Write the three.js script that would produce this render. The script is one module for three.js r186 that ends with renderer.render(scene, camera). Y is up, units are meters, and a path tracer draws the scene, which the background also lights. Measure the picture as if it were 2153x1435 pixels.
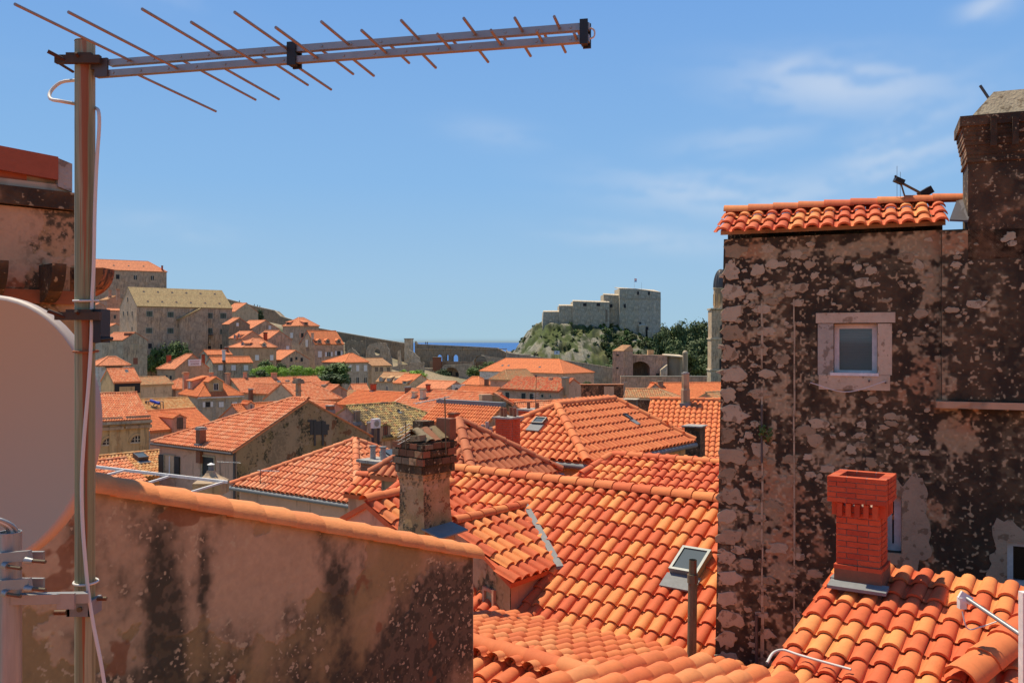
import * as THREE from 'three';
import { mergeGeometries } from 'three/addons/utils/BufferGeometryUtils.js';

// ---------------------------------------------------------------- camera, sky, sun, exposure
const PW = 2153, PH = 1435, FL = 1865;                       // photograph size and focal length in its pixels
const scene = new THREE.Scene();
const camera = new THREE.PerspectiveCamera(2 * Math.atan(PH / 2 / FL) * 180 / Math.PI, PW / PH, 0.1, 60000);
camera.position.set(0, 0, 0);                                // eye level; the street lies 24 m lower, the sea 30 m lower
camera.lookAt(0, 0, -1);
scene.add(camera);

const SUN_AZ = 50 * Math.PI / 180, SUN_EL = 65 * Math.PI / 180;   // to the left of the view direction, high
const sunDir = new THREE.Vector3(-Math.sin(SUN_AZ) * Math.cos(SUN_EL), Math.sin(SUN_EL), -Math.cos(SUN_AZ) * Math.cos(SUN_EL));

function lattice(seed, P) {                                   // periodic value-noise lattice
  const a = new Float32Array(P * P); let s = seed * 9301 + 49297;
  for (let i = 0; i < P * P; i++) { s = (s * 1664525 + 1013904223) >>> 0; a[i] = s / 4294967296; }
  return a;
}
const LAT = {};
function vnoise(x, y, P, seed) {
  const k = seed * 4096 + P; const a = LAT[k] || (LAT[k] = lattice(seed + 1, P));
  const xi = Math.floor(x), yi = Math.floor(y); let fx = x - xi, fy = y - yi;
  fx = fx * fx * (3 - 2 * fx); fy = fy * fy * (3 - 2 * fy);
  const x0 = ((xi % P) + P) % P, x1 = (x0 + 1) % P, y0 = (((yi % P) + P) % P) * P, y1 = ((y0 / P + 1) % P) * P;
  return (a[y0 + x0] * (1 - fx) + a[y0 + x1] * fx) * (1 - fy) + (a[y1 + x0] * (1 - fx) + a[y1 + x1] * fx) * fy;
}
function fbm(u, v, P, oct, seed) {                            // u, v in 0..1, tileable; about 0..1, mean 0.5
  let s = 0, w = 0.5, n = 0;
  for (let o = 0; o < oct; o++) { s += w * vnoise(u * P, v * P, P, seed + o); n += w; w *= 0.55; P *= 2; if (P > 512) break; }
  return s / n;
}
const sstep = (a, b, x) => { const t = Math.min(1, Math.max(0, (x - a) / (b - a))); return t * t * (3 - 2 * t); };
const lerp = (a, b, t) => a + (b - a) * t;
const mix3 = (a, b, t) => [lerp(a[0], b[0], t), lerp(a[1], b[1], t), lerp(a[2], b[2], t)];

const EXPOSURE = 1.15;
{                                                             // clear sky with a few thin cirrus wisps
  const W = 1536, H = 768, data = new Float32Array(W * H * 4);
  const stops = [[0, [0.385, 0.580, 0.705]], [4, [0.345, 0.555, 0.765]], [10, [0.255, 0.485, 0.80]], [21, [0.180, 0.385, 0.77]], [40, [0.085, 0.22, 0.54]], [90, [0.05, 0.135, 0.36]]];
  // wisps: azimuth (0 = view direction, to the right), elevation, half sizes, slant (degrees), strength; the same sort goes on all round
  const wisps = [[20.5, 15.2, 6.5, 1.7, -7, 0.42], [17.2, 16.4, 2.2, 0.7, 14, 0.36], [23.5, 10.9, 4.5, 1.7, 16, 0.36], [13.5, 9.2, 7.5, 1.5, -6, 0.34], [28.2, 18.4, 1.4, 0.7, 8, 0.42], [-1.2, 13.2, 3.2, 0.9, -8, 0.13], [18, 8.8, 5, 1.6, 12, 0.26], [9, 6.5, 6, 0.9, -5, 0.2], [25.5, 13.5, 4, 1.2, 20, 0.26], [15, 12.5, 5, 1.0, 5, 0.18], [-24, 21.2, 5, 1.4, -16, 0.14], [-23, 7.0, 6, 0.8, -4, 0.15]];
  let sd = 5; const rr = () => (sd = (sd * 1664525 + 1013904223) >>> 0) / 4294967296;
  for (let i = 0; i < 40; i++) wisps.push([40 + rr() * 280, 8 + rr() * 26, 3 + rr() * 6, 0.8 + rr() * 1.4, rr() * 30 - 10, 0.15 + rr() * 0.3]);
  for (let j = 0; j < H; j++) {
    const el = ((j + 0.5) / H - 0.5) * 180;                   // row 0 is the nadir
    let c;
    if (el <= 0) c = mix3(stops[0][1], [0.22, 0.24, 0.25], Math.min(1, -el / 30));
    else { let k = 0; while (k < stops.length - 2 && el > stops[k + 1][0]) k++; c = mix3(stops[k][1], stops[k + 1][1], (el - stops[k][0]) / (stops[k + 1][0] - stops[k][0])); }
    const near = el > 2 && el < 40 ? wisps.filter(w => Math.abs(el - w[1]) < w[2] * 1.2) : [];
    for (let i = 0; i < W; i++) {
      const az = (i + 0.5) / W * 360 - 90;                     // 0 at -z, to the right positive
      let cl = 0;
      for (const [a, e, sx, sy, sl, st] of near) {
        let da = ((az - a + 900) % 360) - 180; if (Math.abs(da) > sx * 2.2 || Math.abs(el - e) > sx * 1.2) continue;
        const t = sl * Math.PI / 180, x = da * Math.cos(t) + (el - e) * Math.sin(t), y = -da * Math.sin(t) + (el - e) * Math.cos(t), r = (x / sx) ** 2 + (y / sy) ** 2; if (r > 4) continue;
        const u = x * 0.020 + a * 0.29, v = y * 0.11 + e * 0.31, n = fbm(u + 0.05 * fbm(u, v, 16, 3, 31), v + 0.03 * fbm(u, v, 24, 3, 35), 16, 6, 51);
        cl = Math.max(cl, Math.exp(-r * 1.1) * (0.25 + 0.75 * sstep(0.34, 0.64, n)) * st * 1.3);
      }
      const k = (j * W + i) * 4;
      data[k] = lerp(c[0], 0.72, cl) / EXPOSURE; data[k + 1] = lerp(c[1], 0.78, cl) / EXPOSURE; data[k + 2] = lerp(c[2], 0.87, cl) / EXPOSURE; data[k + 3] = 1;
    }
  }
  const sky = new THREE.DataTexture(data, W, H, THREE.RGBAFormat, THREE.FloatType);
  sky.mapping = THREE.EquirectangularReflectionMapping; sky.magFilter = THREE.LinearFilter; sky.minFilter = THREE.LinearFilter; sky.needsUpdate = true;
  scene.background = sky; scene.environment = sky;
}
const sun = new THREE.DirectionalLight(new THREE.Color(1.0, 0.885, 0.70), 5.0);
sun.position.copy(sunDir).multiplyScalar(400); sun.target.position.set(0, 0, 0);
sun.castShadow = true; sun.shadow.mapSize.set(4096, 4096); sun.shadow.radius = 1;
{ const s = sun.shadow.camera; s.left = -260; s.right = 260; s.top = 260; s.bottom = -260; s.near = 1; s.far = 1400; }
scene.add(sun, sun.target);
const renderer = new THREE.WebGLRenderer({ antialias: true });
renderer.toneMapping = THREE.LinearToneMapping;
renderer.toneMappingExposure = EXPOSURE;
renderer.shadowMap.enabled = true;

// ---------------------------------------------------------------- small helpers
function mulberry(a) { return function () { a |= 0; a = a + 0x6D2B79F5 | 0; let t = Math.imul(a ^ a >>> 15, 1 | a); t = t + Math.imul(t ^ t >>> 7, 61 | t) ^ t; return ((t ^ t >>> 14) >>> 0) / 4294967296; }; }
const rnd = mulberry(7);
const V = (x, y, z) => new THREE.Vector3(x, y, z);
const DEG = Math.PI / 180;
// survey aid: the point that stands at depth d in the direction of photograph pixel (px, py)
const at = (px, py, d) => V((px - PW / 2) / FL * d, (PH / 2 - py) / FL * d, -d);
const ray = (px, py) => V((px - PW / 2) / FL, (PH / 2 - py) / FL, -1);
const counts = {};
function uniq(n) { const k = counts[n] = (counts[n] ?? -1) + 1; return k ? n + '_' + String(k).padStart(3, '0') : n; }
function tag(o, label, category, group, kind) { o.userData.label = label; if (category) o.userData.category = category; if (group) o.userData.group = group; if (kind) o.userData.kind = kind; return o; }
function thing(name, label, category, pos, turn = 0, group) { const g = new THREE.Group(); g.name = uniq(name); if (pos) g.position.copy(pos); g.rotation.y = turn; scene.add(g); return tag(g, label, category, group); }
function add(parent, name, geo, mat) { const m = new THREE.Mesh(geo, mat); m.name = parent === scene ? uniq(name) : name; m.castShadow = m.receiveShadow = true; parent.add(m); return m; }

// geometry collector: flat faces with uv in metres, optional vertex colours
class GB {
  constructor(col = false) { this.p = []; this.n = []; this.t = []; this.c = col ? [] : null; this.col = [1, 1, 1]; }
  tri(a, b, c, n) {
    if (!n) n = b.clone().sub(a).cross(c.clone().sub(a)).normalize();
    const u = Math.abs(n.y) > 0.995 ? V(1, 0, 0) : V(n.z, 0, -n.x).normalize(), w = n.clone().cross(u);
    for (const q of [a, b, c]) { this.p.push(q.x, q.y, q.z); this.n.push(n.x, n.y, n.z); this.t.push(q.dot(u), q.dot(w)); if (this.c) this.c.push(...this.col); }
    return this;
  }
  quad(a, b, c, d) { const n = c.clone().sub(a).cross(d.clone().sub(b)).normalize(); this.tri(a, b, c, n); this.tri(a, c, d, n); return this; }
  poly(pts) { for (let i = 1; i < pts.length - 1; i++) this.tri(pts[0], pts[i], pts[i + 1]); return this; }
  // oriented box: origin o, axes x, y, z (unit vectors), ranges
  obox(o, x, y, z, x0, x1, y0, y1, z0, z1) {
    const q = (a, b, c) => o.clone().addScaledVector(x, a).addScaledVector(y, b).addScaledVector(z, c);
    const k = [q(x0, y0, z0), q(x1, y0, z0), q(x1, y1, z0), q(x0, y1, z0), q(x0, y0, z1), q(x1, y0, z1), q(x1, y1, z1), q(x0, y1, z1)];
    const rh = x.clone().cross(y).dot(z) > 0;
    for (const f of [[4, 5, 6, 7], [1, 0, 3, 2], [5, 1, 2, 6], [0, 4, 7, 3], [7, 6, 2, 3], [0, 1, 5, 4]]) { const r = rh ? f : [...f].reverse(); this.quad(k[r[0]], k[r[1]], k[r[2]], k[r[3]]); }
    return this;
  }
  box(x0, x1, y0, y1, z0, z1) { return this.obox(V(0, 0, 0), V(1, 0, 0), V(0, 1, 0), V(0, 0, 1), x0, x1, y0, y1, z0, z1); }
  slab(pts, down) {                                           // a plate: polygon pts and the same polygon moved by down
    const b = pts.map(p => p.clone().add(down)); this.poly(pts); this.poly([...b].reverse());
    for (let i = 0; i < pts.length; i++) { const j = (i + 1) % pts.length; this.quad(b[i], b[j], pts[j], pts[i]); }
    return this;
  }
  // round bar from a to b, radii r0, r1
  bar(a, b, r0, r1 = r0, seg = 8, caps = true) {
    const d = b.clone().sub(a).normalize(), s = Math.abs(d.y) > 0.9 ? V(1, 0, 0) : V(0, 1, 0), x = s.clone().cross(d).normalize(), y = d.clone().cross(x);
    const A = [], B = [], N = [];
    for (let i = 0; i < seg; i++) { const t = i / seg * Math.PI * 2, n = x.clone().multiplyScalar(Math.cos(t)).addScaledVector(y, Math.sin(t)); N.push(n); A.push(a.clone().addScaledVector(n, r0)); B.push(b.clone().addScaledVector(n, r1)); }
    const len = a.distanceTo(b);
    for (let i = 0; i < seg; i++) {
      const j = (i + 1) % seg;
      for (const [q, n, u, v] of [[A[i], N[i], i, 0], [A[j], N[j], i + 1, 0], [B[j], N[j], i + 1, 1], [A[i], N[i], i, 0], [B[j], N[j], i + 1, 1], [B[i], N[i], i, 1]]) { this.p.push(q.x, q.y, q.z); this.n.push(n.x, n.y, n.z); this.t.push(u / seg * 6.283 * r0, v * len); if (this.c) this.c.push(...this.col); }
    }
    if (caps) { this.poly([...A].reverse()); this.poly(B); }
    return this;
  }
  build() {
    const g = new THREE.BufferGeometry();
    g.setAttribute('position', new THREE.Float32BufferAttribute(this.p, 3)); g.setAttribute('normal', new THREE.Float32BufferAttribute(this.n, 3)); g.setAttribute('uv', new THREE.Float32BufferAttribute(this.t, 2));
    if (this.c) g.setAttribute('color', new THREE.Float32BufferAttribute(this.c, 3));
    return g;
  }
}
function tubeGeo(pts, r, seg = 40, rs = 8) { return new THREE.TubeGeometry(new THREE.CatmullRomCurve3(pts), seg, r, rs, false); }

// ---------------------------------------------------------------- procedural materials
const toS = x => Math.round(255 * Math.min(1, Math.max(0, x <= 0.0031308 ? 12.92 * x : 1.055 * Math.pow(x, 1 / 2.4) - 0.055)));
function paint(size, metres, fn, bump = 0) {                  // fn(u, v) -> [r, g, b (linear), height 0..1]
  const c = new Uint8Array(size * size * 4), h = new Uint8Array(size * size * 4);
  for (let j = 0; j < size; j++) for (let i = 0; i < size; i++) {
    const q = fn(i / size, j / size), k = (j * size + i) * 4;
    c[k] = toS(q[0]); c[k + 1] = toS(q[1]); c[k + 2] = toS(q[2]); c[k + 3] = 255;
    h[k] = h[k + 1] = h[k + 2] = Math.round(255 * Math.min(1, Math.max(0, q[3] ?? 0.5))); h[k + 3] = 255;
  }
  const mk = (d, srgb) => { const t = new THREE.DataTexture(d, size, size); t.wrapS = t.wrapT = THREE.RepeatWrapping; t.magFilter = THREE.LinearFilter; t.minFilter = THREE.LinearMipmapLinearFilter; t.generateMipmaps = true; if (srgb) t.colorSpace = THREE.SRGBColorSpace; const m = Array.isArray(metres) ? metres : [metres, metres]; t.repeat.set(1 / m[0], 1 / m[1]); t.needsUpdate = true; return t; };
  return { map: mk(c, true), bumpMap: bump ? mk(h, false) : null, bumpScale: bump };
}
function std(tex, color = [1, 1, 1], rough = 0.9, extra = {}) {
  const m = new THREE.MeshStandardMaterial({ roughness: rough, metalness: 0, ...extra });
  m.color.setRGB(...color);
  if (tex) { m.map = tex.map; if (tex.bumpMap) { m.bumpMap = tex.bumpMap; m.bumpScale = tex.bumpScale; } }
  return m;
}
// fine earthen grain, near white: multiplies the clay colours
const texClay = paint(256, 0.9, (u, v) => { const a = fbm(u, v, 8, 5, 61), b = fbm(u, v, 40, 3, 71), s = sstep(0.66, 0.74, fbm(u, v, 22, 3, 75)); const k = 0.78 + 0.30 * a + 0.14 * (b - 0.5); return [k, k * (0.99 + 0.04 * s), k * (0.96 + 0.12 * s), b]; }, 0.0015);
// roof covering too far to tell its tiles apart: tile-sized tone flecks
const texFarRoof = paint(256, [5.28, 5.28], (u, v) => { const i = Math.floor(u * 24), j = Math.floor(v * 16 + (i % 2) * 0.3); const r = vnoise(i + 0.01, j + 0.01, 24, 81), m = fbm(u, v, 6, 4, 83); const k = 0.62 + 0.42 * r + 0.24 * (m - 0.5); const col = Math.abs((u * 24) % 1 - 0.5) * 2; return [k, k * (0.9 + 0.2 * m), k * (0.86 + 0.3 * m), 1 - col * col]; }, 0.07);
// masonry seen from afar: coursed blotches, rain streaks, lichen
const texStone = paint(512, 9, (u, v) => { const a = fbm(u, v, 6, 6, 91), b = fbm(u * 1, v, 48, 3, 95), st = fbm(u, v * 0.12, 40, 4, 97), c = fbm(u, v, 3, 4, 99); const course = fbm(u, Math.floor(v * 30) / 30, 20, 2, 101); let k = 0.55 + 0.5 * a + 0.32 * (b - 0.5) + 0.3 * (course - 0.5); k *= 1 - 0.42 * sstep(0.56, 0.72, st); const w = sstep(0.45, 0.65, c); return [k * (1 + 0.07 * w), k, k * (0.97 - 0.08 * w), 0.5 * b + 0.5 * course]; }, 0.05);
// old render with dirt runs
const texPlaster = paint(512, 6, (u, v) => { const a = fbm(u, v, 5, 6, 111), b = fbm(u, v, 60, 3, 115), st = fbm(u, v * 0.1, 36, 4, 117), p = sstep(0.57, 0.62, fbm(u, v, 9, 5, 119)); let k = 0.72 + 0.36 * a + 0.14 * (b - 0.5); k *= 1 - 0.34 * sstep(0.58, 0.74, st); return mix3([k, k * 0.985, k * 0.96], [k * 0.72, k * 0.66, k * 0.6], 0.55 * p).concat(b * 0.4 + 0.6 * (1 - p)); }, 0.012);
// sooty mould over buff-pink render (the near gable wall and the gable of the shuttered house)
const mould = (u, v) => {
  const a = fbm(u, v, 4, 7, 131), b = fbm(u, v, 9, 7, 137), f = fbm(u, v, 80, 3, 141), f2 = fbm(u, v, 200, 2, 144), st = fbm(u, v * 0.25, 14, 6, 143), r = fbm(u, v, 6, 6, 147);
  let c = mix3([0.48, 0.285, 0.145], [0.36, 0.225, 0.095], sstep(0.42, 0.6, r));
  const peel = sstep(0.535, 0.555, fbm(u, v, 5, 7, 149)); c = mix3(c, [0.52, 0.32, 0.185], peel);
  c = mix3(c, [0.27, 0.085, 0.03], 0.85 * sstep(0.64, 0.68, fbm(u, v, 12, 5, 151)));
  const d = sstep(0.43, 0.545, 0.46 * a + 0.34 * st + 0.20 * b + 0.22 * (f - 0.5)) * (1 - 0.6 * peel);
  c = mix3(c, [0.075, 0.055, 0.028], d * (0.5 + 0.5 * sstep(0.38, 0.55, f)));
  c = mix3(c, [0.46, 0.30, 0.18], 0.7 * sstep(0.70, 0.74, f2) * sstep(0.5, 0.6, b));
  const g = 0.84 + 0.20 * f + 0.12 * f2; return [c[0] * g, c[1] * g, c[2] * g, 0.45 * b + 0.3 * f + 0.25 * peel];
};
const texMould = paint(1024, [7.5, 7.5], mould, 0.02);
// the near gable wall: its stains where the photograph has them (metres along the wall and below the datum)
const WX0 = -1.5, WY0 = -4.4, WS = 5.4;
const texWall = paint(1024, WS, (u, v) => {
  const x = WX0 + u * WS, y = WY0 + v * WS;
  const a = fbm(u, v, 6, 7, 401), b = fbm(u, v, 14, 6, 405), f = fbm(u, v, 90, 3, 409), f2 = fbm(u, v, 220, 2, 413), st = fbm(u, v * 0.3, 26, 5, 417), w = fbm(u, v, 9, 4, 419);
  const bl = (cx, cy, rx, ry) => Math.exp(-(((x - cx) / rx) ** 2 + ((y - cy) / ry) ** 2));
  let c = mix3([0.45, 0.275, 0.145], [0.33, 0.215, 0.095], sstep(0.40, 0.60, w + 0.25 * bl(-0.3, -1.2, 0.8, 1.2)));
  const peel = sstep(0.49, 0.505, 0.75 * a + 0.25 * b + 0.20 * bl(1.4, -0.75, 0.8, 0.35) + 0.12 * bl(0.2, -0.4, 0.9, 0.25) - 0.10); c = mix3(c, [0.53, 0.335, 0.20], peel * 0.85);
  const D = 0.30 * bl(0.47, -1.0, 0.10, 0.75) + 0.24 * bl(0.76, -0.75, 0.06, 0.35) + 0.34 * bl(0.35, -2.0, 0.75, 0.65) + 0.30 * bl(2.7, -2.0, 1.3, 0.65) + 0.18 * bl(1.5, -2.4, 0.9, 0.5) + 0.20 * bl(3.4, -1.45, 0.5, 0.3) + 0.18 * bl(1.95, -1.05, 0.13, 0.25) + 0.16 * bl(-0.9, -2.2, 0.5, 0.8);
  const d = sstep(0.54, 0.76, 0.42 * a + 0.30 * st + 0.28 * b + D + 0.13 * (f - 0.5));
  c = mix3(c, [0.066, 0.051, 0.030], d * (0.82 + 0.18 * sstep(0.36, 0.55, f)));
  c = mix3(c, [0.50, 0.35, 0.21], 0.9 * sstep(0.645, 0.68, f2 * 0.6 + f * 0.4 + 0.10 * bl(0.95, -1.75, 0.35, 0.45)) * sstep(0.46, 0.54, b));
  c = mix3(c, [0.25, 0.095, 0.04], 0.8 * sstep(0.70, 0.73, fbm(u, v, 13, 5, 423)));
  const g = 0.82 + 0.22 * f + 0.14 * f2; return [c[0] * g, c[1] * g, c[2] * g, 0.35 * b + 0.3 * f + 0.35 * peel];
}, 0.014);
for (const t of [texWall.map, texWall.bumpMap]) t.offset.set(-WX0 / WS, -WY0 / WS);
// rusty mast: streaks run down from its clamps on the side towards us
const texMast = paint(512, 1, (u, v) => {
  const y = v * 2.7, s = 0.045 * (fbm(u, v, 6, 4, 431) - 0.5), f = fbm(u, v * 0.5, 90, 3, 433), a = fbm(u, v, 7, 5, 437), l = fbm(u * 1, v * 0.12, 40, 4, 439);
  let c = mix3([0.32, 0.31, 0.185], [0.23, 0.235, 0.12], sstep(0.42, 0.58, a)); c = mix3(c, [0.15, 0.145, 0.075], 0.7 * sstep(0.56, 0.64, l));
  let r = 0; for (const [yc, len, uc, w] of [[2.56, 0.62, 0.075, 0.075], [1.96, 0.75, 0.085, 0.06], [1.27, 0.3, 0.05, 0.03]]) { const t = (yc - y) / len; if (t > -0.01 && t < 1) r = Math.max(r, (1 - t * 0.85) * Math.exp(-1.5 * Math.pow(((u > 0.5 ? u - 1 : u) - uc - s) / (w * (1.1 - 0.6 * t)), 2))); }
  c = mix3(c, [0.26, 0.085, 0.03], sstep(0.22, 0.5, r + 0.5 * (f - 0.5))); c = mix3(c, [0.28, 0.10, 0.04], 0.8 * sstep(0.62, 0.7, fbm(u, v * 0.4, 14, 4, 441)));
  const k = 0.82 + 0.36 * f; return [c[0] * k, c[1] * k, c[2] * k, f];
}, 0.0006);
// black-brown crust of lichen and soot on rubble
const texCrust = paint(1024, 5, (u, v) => {
  const a = fbm(u, v, 6, 6, 161), b = fbm(u, v, 26, 5, 165), f = fbm(u, v, 90, 3, 169), f2 = fbm(u, v, 240, 2, 171), p = fbm(u, v, 5, 6, 173), s = fbm(u, v * 0.25, 18, 6, 177), q = fbm(u, v, 3, 4, 179);
  let c = mix3([0.040, 0.024, 0.012], [0.115, 0.064, 0.029], sstep(0.36, 0.66, 0.6 * b + 0.4 * s));
  c = mix3(c, [0.135, 0.105, 0.055], 0.75 * sstep(0.52, 0.66, a) * sstep(0.4, 0.6, f));
  c = mix3(c, [0.30, 0.17, 0.085], 0.9 * sstep(0.56, 0.66, 0.5 * p + 0.3 * s + 0.2 * q + 0.30 * (b - 0.5) + 0.16 * (f - 0.5)));
  c = mix3(c, [0.38, 0.28, 0.16], 0.8 * sstep(0.66, 0.70, 0.5 * f + 0.5 * f2));
  const g = 0.78 + 0.26 * f + 0.18 * f2; return [c[0] * g, c[1] * g, c[2] * g, 0.5 * b + 0.3 * f + 0.2 * f2];
}, 0.035);
// the tall house wall: crust, bare salmon render and grey stone where the photograph has them
const TX0 = -0.6, TY0 = -7.2, TS = 10;
const texTower = paint(1280, TS, (u, v) => {
  const x = TX0 + u * TS, y = TY0 + v * TS, bl = (cx, cy, rx, ry) => Math.exp(-(((x - cx) / rx) ** 2 + ((y - cy) / ry) ** 2));
  const a = fbm(u, v, 12, 6, 601), b = fbm(u, v, 52, 5, 605), f = fbm(u, v, 180, 3, 609), f2 = fbm(u, v, 400, 2, 611), p = fbm(u, v, 10, 6, 613), s = fbm(u, v * 0.22, 38, 6, 617);
  let c = mix3([0.034, 0.023, 0.011], [0.092, 0.058, 0.027], sstep(0.36, 0.66, 0.55 * b + 0.45 * s));
  c = mix3(c, [0.13, 0.10, 0.052], 0.75 * sstep(0.52, 0.64, a + 0.10 * bl(1.5, -1.0, 0.6, 1.0)) * sstep(0.4, 0.6, f));
  const salmon = 0.26 * bl(2.62, -1.05, 0.42, 0.42) + 0.16 * bl(2.3, -0.2, 0.25, 1.2) + 0.12 * bl(2.2, -2.0, 0.5, 0.6) + 0.10 * bl(0.6, -2.2, 0.35, 1.2) + 0.22 * bl(1.6, 1.08, 1.5, 0.13) + 0.10 * bl(0.35, 0.6, 0.35, 0.9) + 0.06 * bl(1.0, -3.0, 0.6, 1.0);
  c = mix3(c, mix3([0.37, 0.205, 0.10], [0.34, 0.26, 0.145], sstep(0.42, 0.55, a)), 0.92 * sstep(0.615, 0.68, 0.42 * p + 0.30 * s + 0.28 * b + salmon + 0.20 * (f - 0.5)));
  c = mix3(c, [0.40, 0.30, 0.17], 0.8 * sstep(0.665, 0.70, 0.5 * f + 0.5 * f2 + 0.05 * bl(0.4, 0, 0.8, 3)));
  const g = 0.76 + 0.28 * f + 0.20 * f2; return [c[0] * g, c[1] * g, c[2] * g, 0.5 * b + 0.3 * f + 0.2 * f2];
}, 0.035);
for (const t of [texTower.map, texTower.bumpMap]) t.offset.set(-TX0 / TS, -TY0 / TS);
const texPale = paint(256, 0.8, (u, v) => { const a = fbm(u, v, 5, 5, 181), b = fbm(u, v, 40, 3, 185), d = sstep(0.6, 0.68, fbm(u, v, 10, 4, 187)); const k = 0.75 + 0.4 * a + 0.2 * (b - 0.5); return mix3([k, k, k], [k * 0.4, k * 0.33, k * 0.27], 0.7 * d).concat(b); }, 0.006);
const texMetal = paint(256, 0.5, (u, v) => { const a = fbm(u, v, 14, 5, 191), b = fbm(u, v, 5, 4, 193); const k = 0.75 + 0.3 * a + 0.2 * (b - 0.5); return [k, k, k, a]; }, 0.0004);
const texRust = paint(512, [0.8, 1.6], (u, v) => { const s = fbm(u, v * 0.18, 11, 5, 195), f = fbm(u, v, 60, 3, 197), a = fbm(u, v * 0.5, 5, 4, 199); let c = mix3([0.31, 0.285, 0.185], [0.22, 0.21, 0.12], sstep(0.45, 0.6, a)); c = mix3(c, [0.30, 0.115, 0.045], sstep(0.60, 0.67, s)); const k = 0.8 + 0.4 * f; return [c[0] * k, c[1] * k, c[2] * k, f]; }, 0.0006);

const M = {
  orangeStone: std(texStone, [0.60, 0.42, 0.285]), greyStone: std(texStone, [0.53, 0.43, 0.305]), fortStone: std(texStone, [0.58, 0.485, 0.345]), redStone: std(texStone, [0.62, 0.385, 0.27]), darkStone: std(texStone, [0.34, 0.255, 0.17]), paleStone: std(texStone, [0.72, 0.59, 0.42]),
  wallStone: std(texStone, [0.36, 0.29, 0.195]), towerStone: std(texStone, [0.60, 0.44, 0.29]),
  pink: std(texPlaster, [0.64, 0.40, 0.27]), salmon: std(texPlaster, [0.68, 0.345, 0.215]), cream: std(texPlaster, [0.66, 0.475, 0.29]), ochre: std(texPlaster, [0.62, 0.40, 0.19]), white: std(texPlaster, [0.72, 0.66, 0.58]), greyPlaster: std(texPlaster, [0.48, 0.405, 0.30]), brownPlaster: std(texPlaster, [0.52, 0.345, 0.205]),
  mould: std(texMould), crust: std(texCrust), pale: std(texPale, [0.44, 0.355, 0.225]), paleTrim: std(texPale, [0.56, 0.45, 0.31]), greyTrim: std(texPale, [0.40, 0.365, 0.29]),
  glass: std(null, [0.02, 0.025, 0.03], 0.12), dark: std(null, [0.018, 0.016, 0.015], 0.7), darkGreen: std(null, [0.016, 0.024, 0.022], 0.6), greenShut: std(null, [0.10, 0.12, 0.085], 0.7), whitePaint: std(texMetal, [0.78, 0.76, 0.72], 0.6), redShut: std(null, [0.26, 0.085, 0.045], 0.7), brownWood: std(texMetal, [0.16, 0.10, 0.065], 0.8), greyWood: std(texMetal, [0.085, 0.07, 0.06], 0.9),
  lead: std(texMetal, [0.215, 0.22, 0.215], 0.75), galv: std(texMetal, [0.34, 0.345, 0.34], 0.45, { metalness: 0.55 }), steelFrame: std(texMetal, [0.22, 0.235, 0.22], 0.5, { metalness: 0.2 }), blackPlastic: std(null, [0.012, 0.012, 0.013], 0.5), rustMetal: std(texRust, [0.45, 0.38, 0.32], 0.8), mast: std(texMast, [1, 1, 1], 0.6), wallStains: std(texWall), tower: std(texTower), cable: std(null, [0.62, 0.58, 0.52], 0.55), gutter: std(texMetal, [0.10, 0.085, 0.08], 0.5, { metalness: 0.3 }),
  brick: std(texClay, [0.54, 0.088, 0.030]), oldBrick: std(texClay, [0.27, 0.105, 0.055]), mortar: std(texPale, [0.40, 0.31, 0.25]), concrete: std(texPale, [0.36, 0.33, 0.29]), cap: std(texClay, [0.60, 0.27, 0.13]),
  tarp: std(null, [0.02, 0.05, 0.42], 0.6), dishFace: std(null, [0.50, 0.33, 0.20], 0.55), dishRim: std(null, [0.42, 0.33, 0.27], 0.55),
};
{ const c = t => { const k = t.clone(); k.repeat.multiplyScalar(2.6); k.needsUpdate = true; return k; }; M.mouldFine = std(null, [1, 1, 1], 0.9, { map: c(texMould.map), bumpMap: c(texMould.bumpMap), bumpScale: 0.012 }); }
M.gable = std(texMould, [0.80, 0.80, 0.74]);
M.flake = std(texPale, [0.60, 0.34, 0.21]); M.rustRender = std(texClay, [0.34, 0.12, 0.05]);
M.galvRod = std(texMetal, [0.34, 0.28, 0.25], 0.5, { metalness: 0.5 });
const cl = (r, g, b) => [r, g, b];
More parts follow.
